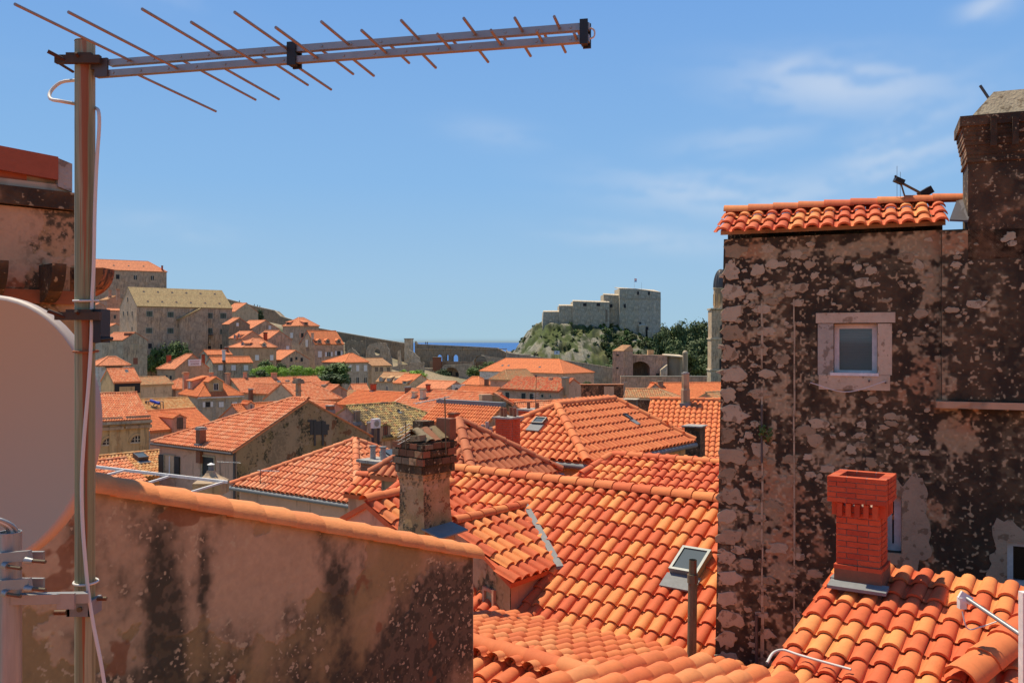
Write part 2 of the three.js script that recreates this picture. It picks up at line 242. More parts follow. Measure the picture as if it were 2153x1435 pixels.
// clay colours (linear): [weights implicit by repetition]
const PAL = {
  mixed: [cl(0.66, 0.135, 0.042), cl(0.64, 0.125, 0.040), cl(0.82, 0.295, 0.085), cl(0.79, 0.26, 0.075), cl(0.62, 0.115, 0.037), cl(0.72, 0.20, 0.06), cl(0.66, 0.14, 0.045)],
  orange: [cl(0.76, 0.215, 0.066), cl(0.73, 0.20, 0.06), cl(0.78, 0.235, 0.074), cl(0.71, 0.185, 0.058)],
  soft: [cl(0.76, 0.24, 0.09), cl(0.73, 0.215, 0.08), cl(0.80, 0.28, 0.115), cl(0.70, 0.195, 0.075), cl(0.78, 0.32, 0.15)],
  matte: [cl(0.56, 0.165, 0.062), cl(0.53, 0.15, 0.058), cl(0.59, 0.175, 0.068)],
  mottled: [cl(0.70, 0.165, 0.058), cl(0.66, 0.145, 0.052), cl(0.62, 0.27, 0.12), cl(0.54, 0.30, 0.14), cl(0.64, 0.17, 0.065), cl(0.50, 0.105, 0.042)],
  tan: [cl(0.56, 0.33, 0.15), cl(0.52, 0.28, 0.12), cl(0.62, 0.27, 0.11), cl(0.48, 0.27, 0.13), cl(0.57, 0.23, 0.095)],
  olive: [cl(0.42, 0.29, 0.095), cl(0.36, 0.23, 0.08), cl(0.25, 0.165, 0.065), cl(0.48, 0.34, 0.125), cl(0.44, 0.21, 0.07), cl(0.13, 0.095, 0.045)],
  yellow: [cl(0.60, 0.31, 0.105), cl(0.64, 0.36, 0.14), cl(0.62, 0.26, 0.08), cl(0.54, 0.23, 0.07)],
  coping: [cl(0.84, 0.285, 0.085), cl(0.86, 0.305, 0.095), cl(0.80, 0.26, 0.08)],
  deep: [cl(0.66, 0.165, 0.047), cl(0.63, 0.145, 0.042), cl(0.70, 0.195, 0.058), cl(0.70, 0.24, 0.08)],
  stoneTan: [cl(0.44, 0.295, 0.125), cl(0.46, 0.315, 0.14)],
};
const palMat = {}, palFar = {};
for (const k in PAL) { palMat[k] = PAL[k].map(c => std(texClay, c, 0.82)); const a = [0, 0, 0]; PAL[k].forEach(c => c.forEach((v, i) => a[i] += v / PAL[k].length)); palFar[k] = std(texFarRoof, a, 0.9); }
const matTileVC = std(texClay, [1, 1, 1], 0.85, { vertexColors: true });
// ---------------------------------------------------------------- roof tiles
const SU = 0.22, EX = 0.34;                                   // column spacing and exposed length of a barrel tile
function tileArrays(detail, su, ex, seed) {                   // one pan-and-cover tile: x across, y out of the roof, z down the slope
  const r = mulberry(seed), s = su / 0.22, jit = () => (r() - 0.5);
  const prof = k => {
    const R = lerp(0.076, 0.092, k) * s, c = 0.126 * s, q = detail ? [[-0.012, 0.010], [0.006, 0.001], [0.026, 0.0]] : [[0.01, 0.0]];
    const out = q.map(([a, b]) => [a * s, b]); const n = detail ? 7 : 4;
    for (let i = 0; i <= n; i++) { const t = Math.PI * (1 - i / n); out.push([c + R * Math.cos(t), 0.003 + 0.80 * R * Math.sin(t)]); }
    return out;
  };
  const z0 = -0.05 * ex / EX, z1 = ex, lift = 0.030, wob = jit() * 0.010, dx = jit() * 0.008, dz = jit() * 0.02;
  const up = prof(0).map(([x, y]) => V(x + dx, y + 0.002, z0)), lo = prof(1).map(([x, y]) => V(x + dx + wob, y + lift, z1 + dz));
  const inn = prof(1).map(([x, y], i) => V(lerp(x, 0.126 * s, 0.1) + dx + wob, Math.max(0.0, y * 0.84 - 0.014) + lift * 0.9, z1 + dz - 0.004));
  const p = [], nn = [], t = [];
  const N = (A, i) => { const a = A[Math.max(0, i - 1)], b = A[Math.min(A.length - 1, i + 1)]; return V(-(b.y - a.y), b.x - a.x, 0).normalize(); };
  const ou = r(), ov = r();
  const push = (q, n) => { p.push(q.x, q.y, q.z); nn.push(n.x, n.y, n.z); t.push(q.x + ou, q.z + ov); };
  for (let i = 0; i < up.length - 1; i++) {
    const a = up[i], b = up[i + 1], c = lo[i + 1], d = lo[i], n0 = N(up, i), n1 = N(up, i + 1);
    push(a, n0); push(d, n0); push(c, n1); push(a, n0); push(c, n1); push(b, n1);
    const f = V(0, 0, 1); push(d, f); push(inn[i], f); push(inn[i + 1], f); push(d, f); push(inn[i + 1], f); push(c, f);
  }
  return { p: new Float32Array(p), n: new Float32Array(nn), t: new Float32Array(t) };
}
function arraysToGeo(a) { const g = new THREE.BufferGeometry(); g.setAttribute('position', new THREE.BufferAttribute(a.p, 3)); g.setAttribute('normal', new THREE.BufferAttribute(a.n, 3)); g.setAttribute('uv', new THREE.BufferAttribute(a.t, 2)); return g; }
const tileCache = {};
function tileSet(detail, su, ex) { const k = detail + '_' + su + '_' + ex; return tileCache[k] || (tileCache[k] = [1, 2, 3, 4, 5].map(i => { const a = tileArrays(detail, su, ex, 100 + i); a.geo = arraysToGeo(a); return a; })); }
function capArrays(R, len, seed, detail = true) {             // a half-round ridge tile along z (wide end at +z)
  const r = mulberry(seed), n = detail ? 8 : 5, p = [], nn = [], t = [], ou = r(), ov = r();
  const pt = (i, k, z, f) => { const a = Math.PI * (i / n) , q = lerp(0.94, 1.03, k) * R * f; return [V(q * Math.cos(a), q * Math.sin(a) * 0.92 + 0.012 * k, z), V(Math.cos(a), Math.sin(a), 0)]; };
  const push = (q, nr) => { p.push(q.x, q.y, q.z); nn.push(nr.x, nr.y, nr.z); t.push(q.x + q.y + ou, q.z + ov); };
  for (let i = 0; i < n; i++) {
    const [a, na] = pt(i, 0, -0.05, 1), [b, nb] = pt(i + 1, 0, -0.05, 1), [c] = pt(i + 1, 1, len, 1), [d] = pt(i, 1, len, 1);
    push(a, na); push(c, nb); push(d, na); push(a, na); push(b, nb); push(c, nb);
    const [e] = pt(i, 1, len, 0.86), [f] = pt(i + 1, 1, len, 0.86), z = V(0, 0, 1);
    push(d, z); push(f, z); push(e, z); push(d, z); push(c, z); push(f, z);
  }
  return { p: new Float32Array(p), n: new Float32Array(nn), t: new Float32Array(t) };
}
const capCache = {};
function capSet(R, len, detail) { const k = R + '_' + len + detail; return capCache[k] || (capCache[k] = [1, 2, 3].map(i => { const a = capArrays(R, len, 200 + i, detail); a.geo = arraysToGeo(a); return a; })); }
function inPoly(P, x, y) { let c = false; for (let i = 0, j = P.length - 1; i < P.length; j = i++) { const a = P[i], b = P[j]; if ((a[1] > y) !== (b[1] > y) && x < (b[0] - a[0]) * (y - a[1]) / (b[1] - a[1]) + a[0]) c = !c; } return c; }
// cells of a roof slope: polygon (3D, planar), u along the eave, v down the slope, n out
function slopeCells(poly, u, v, n, o = {}) {
  const su = o.su ?? SU, ex = o.ex ?? EX, O = poly[0], P = poly.map(q => { const d = q.clone().sub(O); return [d.dot(u), d.dot(v)]; });
  const us = P.map(a => a[0]), vs = P.map(a => a[1]), u0 = Math.min(...us), u1 = Math.max(...us), v0 = Math.min(...vs), v1 = Math.max(...vs), cells = [];
  const nu = Math.max(1, Math.round((u1 - u0) / su)), pad = o.pad ?? 0.02;
  for (let i = 0; i < nu; i++) for (let k = 0; ; k++) {
    const x = u0 + (i + 0.0) * (u1 - u0) / nu, ze = v1 + pad - k * ex, zm = ze - ex * 0.5;
    if (ze < v0 + 0.1) break;
    if (!inPoly(P, x + su * 0.55, Math.min(v1 - 0.02, Math.max(v0 + 0.02, zm)))) continue;
    if (o.skip && o.skip(x + su / 2, zm)) continue;
    const pos = O.clone().addScaledVector(u, x).addScaledVector(v, ze - ex).addScaledVector(n, (o.lift ?? 0.0));
    const m = new THREE.Matrix4().makeBasis(u, n, v); m.setPosition(pos);
    cells.push({ m, kind: 0, su, ex });
  }
  return cells;
}
function capCells(a, b, R = 0.115, len = 0.36, up = V(0, 1, 0)) { // ridge tiles from high end a to low end b
  const d = b.clone().sub(a), L = d.length(); d.normalize(); const x = up.clone().cross(d).normalize(), y = d.clone().cross(x).normalize(), n = Math.max(1, Math.round(L / len)), cells = [];
  for (let i = 0; i < n; i++) { const m = new THREE.Matrix4().makeBasis(x, y, d); m.setPosition(a.clone().addScaledVector(d, i * L / n)); cells.push({ m, kind: 1, R, len: L / n }); }
  return cells;
}
const _v = new THREE.Vector3();
function pushArrays(gb, a, m, col) {
  const e = m.elements, p = a.p, n = a.n;
  for (let i = 0; i < p.length; i += 3) {
    const x = p[i], y = p[i + 1], z = p[i + 2];
    gb.p.push(e[0] * x + e[4] * y + e[8] * z + e[12], e[1] * x + e[5] * y + e[9] * z + e[13], e[2] * x + e[6] * y + e[10] * z + e[14]);
    const q = n[i], r = n[i + 1], s = n[i + 2];
    gb.n.push(e[0] * q + e[4] * r + e[8] * s, e[1] * q + e[5] * r + e[9] * s, e[2] * q + e[6] * r + e[10] * s); gb.c.push(col[0], col[1], col[2]);
  }
  for (const q of a.t) gb.t.push(q);
}
// lay the cells: up to `single` of them as meshes of their own (largest in the picture first), the rest joined
function layTiles(parent, cells, pal, o = {}) {
  const r = o.rng ?? rnd, single = o.single ?? 0, world = o.world ?? new THREE.Matrix4(), detail = single > 0 || o.detail;
  const colours = PAL[pal], nc = colours.length;
  for (const c of cells) {
    _v.setFromMatrixPosition(c.m).applyMatrix4(world); const d = -_v.z, px = PW / 2 + _v.x / d * FL, py = PH / 2 - _v.y / d * FL;
    c.d = d > 0.5 && px > -30 && px < PW + 30 && py > -30 && py < PH + 60 ? _v.length() : 1e6 + _v.length();
    if (o.prefer && !o.prefer(px, py)) c.d += 1e5;
    c.ci = Math.floor(r() * nc); if (c.kind && pal === 'mixed') c.ci = [5, 3, 5, 0][Math.floor(r() * 4)]; c.vi = Math.floor(r() * (c.kind ? 3 : 5));
  }
  const s = [...cells].sort((a, b) => a.d - b.d), one = s.slice(0, single).filter(c => c.d < 1e5), rest = s.slice(one.length);
  for (const c of one) {
    const set = c.kind ? capSet(c.R, 0.36, true) : tileSet(true, c.su, c.ex);
    const m = add(parent, c.kind ? 'ridge_tile' : 'roof_tile', set[c.vi].geo, palMat[pal][c.ci]);
    const mm = c.m.clone(); if (c.kind) mm.scale(V(1, o.flat ?? 1, c.len / 0.36)); mm.decompose(m.position, m.quaternion, m.scale);
  }
  if (rest.length) {
    const gb = new GB(true);
    for (const c of rest) {
      const set = c.kind ? capSet(c.R, 0.36, !!detail) : tileSet(!!detail, c.su, c.ex), k = 0.92 + 0.16 * r(), col = colours[c.ci].map(v => v * k);
      const mm = c.kind ? c.m.clone().scale(V(1, 1, c.len / 0.36)) : c.m; pushArrays(gb, set[c.vi], mm, col);
    }
    const t = add(parent, 'roof_tiles', gb.build(), matTileVC); t.userData.kind = 'stuff'; t.userData.label = o.restLabel ?? 'barrel tiles laid over the rest of the roof';
  }
}

// ---------------------------------------------------------------- houses
const housesBuilt = {};
function house(o) {
  let [cx, cz, L, W, th, ye, yr, hl, hr] = o.fit; th *= DEG;
  const dl = o.dl ?? 0, dr = o.dr ?? 0; const c = Math.cos(th), s = Math.sin(th);
  cx += (dr - dl) / 2 * c; cz -= (dr - dl) / 2 * s; L += dl + dr;      // lengthen at either end
  if (o.W) { const k = (o.W - W) / 2; cx -= k * s * (o.wBack ?? 0); cz -= k * c * (o.wBack ?? 0); ye = yr - (yr - ye) * o.W / W; W = o.W; }
  const Hh = o.H ?? 12, base = ye - Hh, dist = Math.hypot(cx, cz);
  const g = thing(o.name ?? 'house', o.label, o.category ?? 'house', V(cx, base, cz), th, o.group);
  g.updateMatrixWorld(true);
  const e = Hh, r = yr - base, ov = o.ov ?? Math.min(0.3, 0.03 * L), gov = o.gov ?? 0.06;
  const A = V(-L / 2, e, W / 2), B = V(L / 2, e, W / 2), C = V(L / 2, e, -W / 2), D = V(-L / 2, e, -W / 2), P = V(-L / 2 + hl, r, 0), Q = V(L / 2 - hr, r, 0);
  const tp = (r - e) / (W / 2), tR = hr ? (r - e) / hr : 0, tL = hl ? (r - e) / hl : 0;
  // walls (one closed shell up to the eaves, gables where the roof has none)
  const x0 = -L / 2 + (hl ? ov : gov), x1 = L / 2 - (hr ? ov : gov), z1 = W / 2 - ov, z0 = -z1, yw = e + tp * ov - 0.10, yg = r - 0.10, gb = new GB();
  gb.quad(V(x0, 0, z1), V(x1, 0, z1), V(x1, yw, z1), V(x0, yw, z1)); gb.quad(V(x1, 0, z0), V(x0, 0, z0), V(x0, yw, z0), V(x1, yw, z0));
  if (hr) gb.quad(V(x1, 0, z1), V(x1, 0, z0), V(x1, e + tR * ov - 0.1, z0), V(x1, e + tR * ov - 0.1, z1)); else gb.poly([V(x1, 0, z1), V(x1, 0, z0), V(x1, yw, z0), V(x1, yg, 0), V(x1, yw, z1)]);
  if (hl) gb.quad(V(x0, 0, z0), V(x0, 0, z1), V(x0, e + tL * ov - 0.1, z1), V(x0, e + tL * ov - 0.1, z0)); else gb.poly([V(x0, 0, z0), V(x0, 0, z1), V(x0, yw, z1), V(x0, yg, 0), V(x0, yw, z0)]);
  const wall = add(g, 'wall', gb.build(), o.wall ?? M.pink);
  if (o.wallLabel) wall.userData.label = o.wallLabel;
  // roof plates
  const pal = o.pal ?? 'soft', mode = o.mode ?? (dist < 190 ? 'wave' : 'flat'), th_ = dist > 100 ? 0.22 : 0.1, down = V(0, -th_, 0), rg = new GB();
  rg.slab([A, B, Q, P], down); rg.slab([C, D, P, Q], down); if (hr) rg.slab([B, C, Q], down); if (hl) rg.slab([D, A, P], down);
  const roof = add(g, 'roof', rg.build(), mode === 'flat' ? palFar[pal] : palMat[pal][0]);
  const cells = [], nrm = (t, x, z) => V(x * t, 1, z * t).normalize();
  const vdir = (t, x, z) => V(x, -t, z).normalize();
  const so = { su: o.su, ex: o.ex, skip: o.skip };
  if (mode !== 'flat') {
    if (o.faces !== 'right') cells.push(...slopeCells([P, A, B, Q], V(1, 0, 0), vdir(tp, 0, 1), nrm(tp, 0, 1), so));
    if (hr) cells.push(...slopeCells([Q, B, C], V(0, 0, -1), vdir(tR, 1, 0), nrm(tR, 1, 0), { ...so, skip: null }));
    if (hl) cells.push(...slopeCells([P, D, A], V(0, 0, 1), vdir(tL, -1, 0), nrm(tL, -1, 0), { ...so, skip: null }));
    if (o.back) cells.push(...slopeCells([Q, C, D, P], V(-1, 0, 0), vdir(tp, 0, -1), nrm(tp, 0, -1), { ...so, skip: null }));
  }
  const cR = o.capR ?? 0.115, off = V(0, 0.035, 0), cap = (a, b) => { if (a.distanceTo(b) > 0.2) cells.push(...capCells(a.clone().add(off), b.clone().add(off), cR, 0.38)); };
  if (o.caps !== false) {
    if (mode === 'flat') { const k = new GB(); for (const [a, b] of [[P, Q], hl && [P, A], hl && [P, D], hr && [Q, B], hr && [Q, C]].filter(Boolean)) if (a.distanceTo(b) > 0.2) k.bar(a, b, 0.16, 0.16, 6); const rt = add(roof, 'ridge', k.build(), palMat[pal][Math.min(2, palMat[pal].length - 1)]); }
    else { cap(P, Q); if (hl) { cap(P, A); cap(P, D); } if (hr) { cap(Q, B); cap(Q, C); } }
  }
  if (cells.length) layTiles(roof, cells, pal, { single: o.single ?? 0, world: g.matrixWorld, prefer: o.prefer, detail: o.detail });
  const inv = g.matrixWorld.clone().invert(), ro = V(0, 0, 0).applyMatrix4(inv);
  const H = { g, roof, L, W, e, r, hl, hr, tp, tR, tL, ov, x0, x1, z1, wall, pal, dist, P, Q, A, B, C, D };
  H.frame = f => ({ front: { t: V(1, 0, 0), n: V(0, 0, 1), o: V(0, 0, z1), tp }, right: { t: V(0, 0, -1), n: V(1, 0, 0), o: V(x1, 0, 0), tp: tR }, left: { t: V(0, 0, 1), n: V(-1, 0, 0), o: V(x0, 0, 0), tp: tL } })[f];
  H.hit = (f, px, py) => {                                    // where the sight line of a pixel meets a wall or slope, in the house's own axes
    const d = ray(px, py).transformDirection(inv); let n, q;
    if (f === 'slope') { n = V(0, 1, tp); q = A; } else if (f === 'slopeR') { n = V(tR, 1, 0); q = B; } else if (f === 'slopeL') { n = V(-tL, 1, 0); q = A; } else { const k = H.frame(f); n = k.n; q = k.o; }
    const t = q.clone().sub(ro).dot(n) / d.dot(n); return ro.clone().addScaledVector(d, t);
  };
  H.depthOf = p => -p.clone().applyMatrix4(g.matrixWorld).z;
  housesBuilt[o.key ?? g.name] = H;
  return H;
}
// a window on a wall of a house: pixel centre and size in the photograph
function windowOn(H, f, px, py, wpx, hpx, o = {}) {
  const k = H.frame(f), p = H.hit(f, px, py), sc = H.depthOf(p) / FL, cosv = Math.abs(k.n.clone().transformDirection(H.g.matrixWorld).dot(ray(px, py).normalize()));
  const w = wpx * sc / Math.max(0.45, cosv) / 2, h = hpx * sc / 2, y = V(0, 1, 0), fr = o.fr ?? Math.max(0.07, 0.09 * w * 2);
  const q = new GB(), b = (x0, x1, y0, y1, z0, z1) => q.obox(p, k.t, y, k.n, x0, x1, y0, y1, z0, z1), dp = o.depth ?? 0.06;
  b(-w - fr, -w, -h, h, -0.02, dp); b(w, w + fr, -h, h, -0.02, dp); b(-w - fr, w + fr, h, h + fr, -0.02, dp + 0.004); b(-w - fr * 1.5, w + fr * 1.5, -h - fr, -h, -0.02, dp + 0.05);
  const win = add(H.g, o.name ?? 'window', q.build(), o.frame ?? M.paleTrim); if (o.label) win.userData.label = o.label;
  const pq = new GB(); pq.obox(p, k.t, y, k.n, -w, w, -h, h, -0.02, 0.012); add(win, 'pane', pq.build(), o.pane ?? M.glass);
  if (o.bars) { const bq = new GB(), bw = Math.max(0.03, w * 0.08); bq.obox(p, k.t, y, k.n, -bw, bw, -h, h, 0.012, 0.04); if (o.bars > 1) bq.obox(p, k.t, y, k.n, -w, w, h * 0.1 - bw, h * 0.1 + bw, 0.012, 0.036); add(win, 'glazing_bar', bq.build(), o.barMat ?? M.whitePaint); }
  if (o.shut) for (const sgn of [-1, 1]) { const sq = new GB(), a = o.shut === 'closed' ? [sgn < 0 ? -w : 0.01, sgn < 0 ? -0.01 : w] : [sgn < 0 ? -2 * w - fr : w + fr, sgn < 0 ? -w - fr : 2 * w + fr]; sq.obox(p, k.t, y, k.n, a[0], a[1], -h, h, 0.014, dp + 0.03); add(win, 'shutter', sq.build(), o.shutMat ?? M.whitePaint); }
  return win;
}
// masonry of separate bricks round a square core
function brickCells(w, d, h, course, bl, gap, out) {          // returns boxes {x0,x1,y0,y1,z0,z1} in the shaft's axes, base at y = 0
  const n = Math.round(h / course), th = Math.min(bl * 0.48, w * 0.3), list = [];
  for (let j = 0; j < n; j++) {
    const y0 = j * course, y1 = y0 + course - gap, odd = j % 2;
    const run = (len, put) => { const m = Math.max(1, Math.round(len / bl * 1)), step = len / m; let a = odd ? -step / 2 : 0; for (let i = 0; i <= m; i++) { const s = Math.max(0, a + i * step), e2 = Math.min(len, a + (i + 1) * step) - gap; if (e2 - s > bl * 0.15) put(s, e2); } };
    run(w, (s, e2) => { list.push([-w / 2 + s, -w / 2 + e2, y0, y1, d / 2 - th, d / 2]); list.push([-w / 2 + s, -w / 2 + e2, y0, y1, -d / 2, -d / 2 + th]); });
    run(d - 2 * th - 2 * gap, (s, e2) => { const z = -d / 2 + th + gap; list.push([w / 2 - th, w / 2, y0, y1, z + s, z + e2]); list.push([-w / 2, -w / 2 + th, y0, y1, z + s, z + e2]); });
  }
  return list;
}
// a chimney as a part of a house (cap, pots and bands as sub-parts)
function chimneyOn(H, f, px, pyB, pyT, wpx, style = 'pink', ratio = 1, label) {
  const p = H.hit(f, px, pyB), sc = H.depthOf(p) / FL, w = wpx * sc / 1.3, d = w * ratio, h = (pyB - pyT) * sc, q = new GB(), O = p, X = V(1, 0, 0), Y = V(0, 1, 0), Zz = V(0, 0, 1);
  const mats = { pink: M.salmon, brick: M.brick, old: M.oldBrick, stone: M.darkStone, grey: M.greyStone, ochre: M.brownPlaster, white: M.paleStone };
  const capm = { pink: M.cap, brick: M.oldBrick, old: M.concrete, stone: M.darkStone, grey: M.greyTrim, ochre: M.concrete, white: M.pale };
  q.obox(O, X, Y, Zz, -w / 2, w / 2, -0.6 - w, h * 0.84, -d / 2, d / 2);
  const ch = add(H.g, 'chimney', q.build(), mats[style]); ch.userData.label = label ?? ({ pink: 'pink rendered chimney with a tiled rim', brick: 'red brick chimney', old: 'old dark brick chimney', stone: 'weathered dark chimney', grey: 'grey stone chimney', ochre: 'stained ochre chimney', white: 'pale rendered chimney' })[style];
  const c = new GB(), k = w * 0.12; c.obox(O, X, Y, Zz, -w / 2 - k, w / 2 + k, h * 0.84, h * 0.94, -d / 2 - k, d / 2 + k); c.obox(O, X, Y, Zz, -w / 2 - k * 0.3, w / 2 + k * 0.3, h * 0.94, h, -d / 2 - k * 0.3, d / 2 + k * 0.3);
  add(ch, 'chimney_cap', c.build(), capm[style]);
  const fl = new GB(), a = w * 0.14; if (H.dist < 120) { fl.obox(O, X, Y, Zz, -w / 2 - a, w / 2 + a, -0.5 * w * H.tp - 0.1, 0.06, -d / 2 - a * 0.4, d / 2 + a * 1.6); add(ch, 'flashing', fl.build(), M.lead); }
  return ch;
}
function coverPlane(gb, poly, u, v, n, pal, su = SU, ex = EX) {
  const set = tileSet(false, su, ex), col = PAL[pal];
  for (const c of slopeCells(poly, u, v, n, { su, ex })) pushArrays(gb, set[Math.floor(rnd() * 5)], c.m, col[Math.floor(rnd() * col.length)].map(q => q * (0.88 + 0.24 * rnd())));
}
// a dormer as a part of a house: pixel of the middle of its front at the foot, width and wall height in pixels
function dormerOn(H, f, px, py, wpx, hpx, o = {}) {
  const face = f === 'slope' ? 'front' : f === 'slopeR' ? 'right' : 'left', k = H.frame(face), p = H.hit(f, px, py), sc = H.depthOf(p) / FL;
  const cosv = Math.max(0.5, Math.abs(k.n.clone().transformDirection(H.g.matrixWorld).dot(ray(px, py).normalize())));
  const w = wpx * sc / cosv / 2, h = hpx * sc, tp = k.tp, X = k.t, Y = V(0, 1, 0), N = k.n, q = new GB(), pt = (a, b, c) => p.clone().addScaledVector(X, a).addScaledVector(Y, b).addScaledVector(N, c);
  const rise = o.shed ? 0 : w * (o.pitch ?? 0.55), back = h / tp, fz = 0.02, shed = o.shed ? 0.32 * tp : 0, backR = o.shed ? h / (tp - shed) : (h + rise) / tp;
  if (rise) q.poly([pt(-w, -0.3, fz), pt(w, -0.3, fz), pt(w, h, fz), pt(0, h + rise, fz), pt(-w, h, fz)]); else q.quad(pt(-w, -0.3, fz), pt(w, -0.3, fz), pt(w, h, fz), pt(-w, h, fz));
  for (const sg of [-1, 1]) { const T = [pt(sg * w, -0.3, fz), pt(sg * w, h, fz), pt(sg * w, h + (o.shed ? shed * backR : 0), -(o.shed ? backR : back)), pt(sg * w, -0.3, -(o.shed ? backR : back))]; q.poly(sg < 0 ? T : [...T].reverse()); }
  const dm = add(H.g, 'dormer', q.build(), o.wall ?? M.salmon); if (o.label) dm.userData.label = o.label;
  const rg = new GB(true), e = o.eave ?? 0.12 * w, pal = o.pal ?? H.pal, col = PAL[pal][0], su = H.dist > 150 ? 0.3 : SU; rg.col = col;
  if (rise) {
    const sl = rise / w, y0 = h - e * sl, f1 = e * 1.2;
    for (const sg of [-1, 1]) {
      const a = pt(0, h + rise + 0.02, f1), b = pt(sg * (w + e), y0 + 0.02, f1), c = pt(sg * (w + e), y0 + 0.02, -back), d = pt(0, h + rise + 0.02, -backR), P4 = sg < 0 ? [a, d, c, b] : [a, b, c, d];
      rg.slab(P4.map(z => z.clone()), V(0, -0.07, 0));
      const vv = X.clone().multiplyScalar(sg).addScaledVector(Y, -sl).normalize(), nn = X.clone().multiplyScalar(sg * sl).addScaledVector(Y, 1).normalize(), uu = nn.clone().cross(vv);
      if (H.dist < 190) coverPlane(rg, P4, uu, vv, nn, pal, su);
    }
  } else {
    const a = pt(-w - e, h - 0.0, e * 1.5), b = pt(w + e, h, e * 1.5), y1 = h + shed * (backR + e), c = pt(w + e, h + shed * backR, -backR), d = pt(-w - e, h + shed * backR, -backR);
    rg.slab([a, b, c, d], V(0, -0.08, 0));
    if (H.dist < 190) { const vv = N.clone().addScaledVector(Y, -shed).normalize(), nn = N.clone().multiplyScalar(shed).addScaledVector(Y, 1).normalize(); coverPlane(rg, [d, a, b, c], X, vv, nn, pal, su); }
  }
  add(dm, 'dormer_roof', rg.build(), matTileVC);
  if (o.win !== false) {
    const ww = w * (o.ww ?? 0.5), wh = h * (o.wh ?? 0.72), wg = new GB(), fr = ww * 0.14, yb = h * 0.18; const B = (x0, x1, y0, y1, z0, z1) => wg.obox(p, X, Y, N, x0, x1, y0, y1, z0, z1);
    B(-ww - fr, -ww, yb, yb + wh, fz, fz + 0.06); B(ww, ww + fr, yb, yb + wh, fz, fz + 0.06); B(-ww - fr, ww + fr, yb + wh, yb + wh + fr, fz, fz + 0.06); B(-ww - fr, ww + fr, yb - fr, yb, fz, fz + 0.08); B(-fr * 0.4, fr * 0.4, yb, yb + wh, fz, fz + 0.05);
    add(dm, 'dormer_window', wg.build(), o.frame ?? M.whitePaint);
    const pg = new GB(); pg.obox(p, X, Y, N, -ww, ww, yb, yb + wh, fz - 0.01, fz + 0.015); add(dm, 'pane', pg.build(), o.pane ?? M.glass);
  }
  return dm;
}
// a roof light lying in a slope (frame, flashing apron, pane)
function roofLightOn(H, f, px, py, wpx, hpx, o = {}) {
  const k = H.frame(f === 'slope' ? 'front' : f === 'slopeR' ? 'right' : 'left'), p = H.hit(f, px, py), sc = H.depthOf(p) / FL, tp = k.tp, X = k.t, N = k.n.clone().multiplyScalar(tp).add(V(0, 1, 0)).normalize(), D = N.clone().cross(X).negate();
  const w = wpx * sc / 2, h = hpx * sc / 2, z0 = 0.03, z1 = o.z ?? 0.2, t = 0.09 * Math.min(1.2, w * 2), q = new GB(), B = (g, a, b, c, d, e, f2) => g.obox(p, X, D, N, a, b, c, d, e, f2);
  B(q, -w, -w + t, -h, h, z0, z1); B(q, w - t, w, -h, h, z0, z1); B(q, -w + t, w - t, -h, -h + t, z0, z1); B(q, -w + t, w - t, h - t, h, z0, z1);
  const rl = add(H.g, 'roof_light', q.build(), o.frame ?? M.gutter); const g2 = new GB(); B(g2, -w + t, w - t, -h + t, h - t, z0, z1 - 0.02); add(rl, 'pane', g2.build(), o.pane ?? M.skyGlass);
  const g3 = new GB(); const low = D.y < 0 ? 1 : -1; B(g3, -w - t, w + t, low > 0 ? h : -h - 0.28, low > 0 ? h + 0.28 : -h, z0 + 0.05, z0 + 0.08); add(rl, 'flashing', g3.build(), M.lead);
  return rl;
}
M.skyGlass = std(null, [0.09, 0.11, 0.115], 0.12);
// ---------------------------------------------------------------- the setting: sea, terrain
function structure(name, geo, mat, label) { const m = add(scene, name, geo, mat); m.userData.kind = 'structure'; if (label) m.userData.label = label; return m; }
{
  const tex = paint(256, [160, 60], (u, v) => { const a = fbm(u, v, 8, 5, 211), b = fbm(u, v, 32, 3, 215); const k = 0.9 + 0.2 * a; return [k, k, k, 0.6 * a + 0.4 * b]; }, 6);
  const sea = new THREE.MeshPhysicalMaterial({ roughness: 0.55, map: tex.map, bumpMap: tex.bumpMap, bumpScale: 4, specularIntensity: 0.35 }); sea.color.setRGB(0.035, 0.13, 0.34);
  const g = new GB(); g.quad(V(-16000, -30, -200), V(16000, -30, -200), V(16000, -30, -20000), V(-16000, -30, -20000));
  structure('sea', g.build(), sea, 'open blue sea reaching the horizon');
}
const hillH = (x, z) => -24 + 36 * Math.exp(-(((x + 145) / 92) ** 2 + ((z + 440) / 112) ** 2));
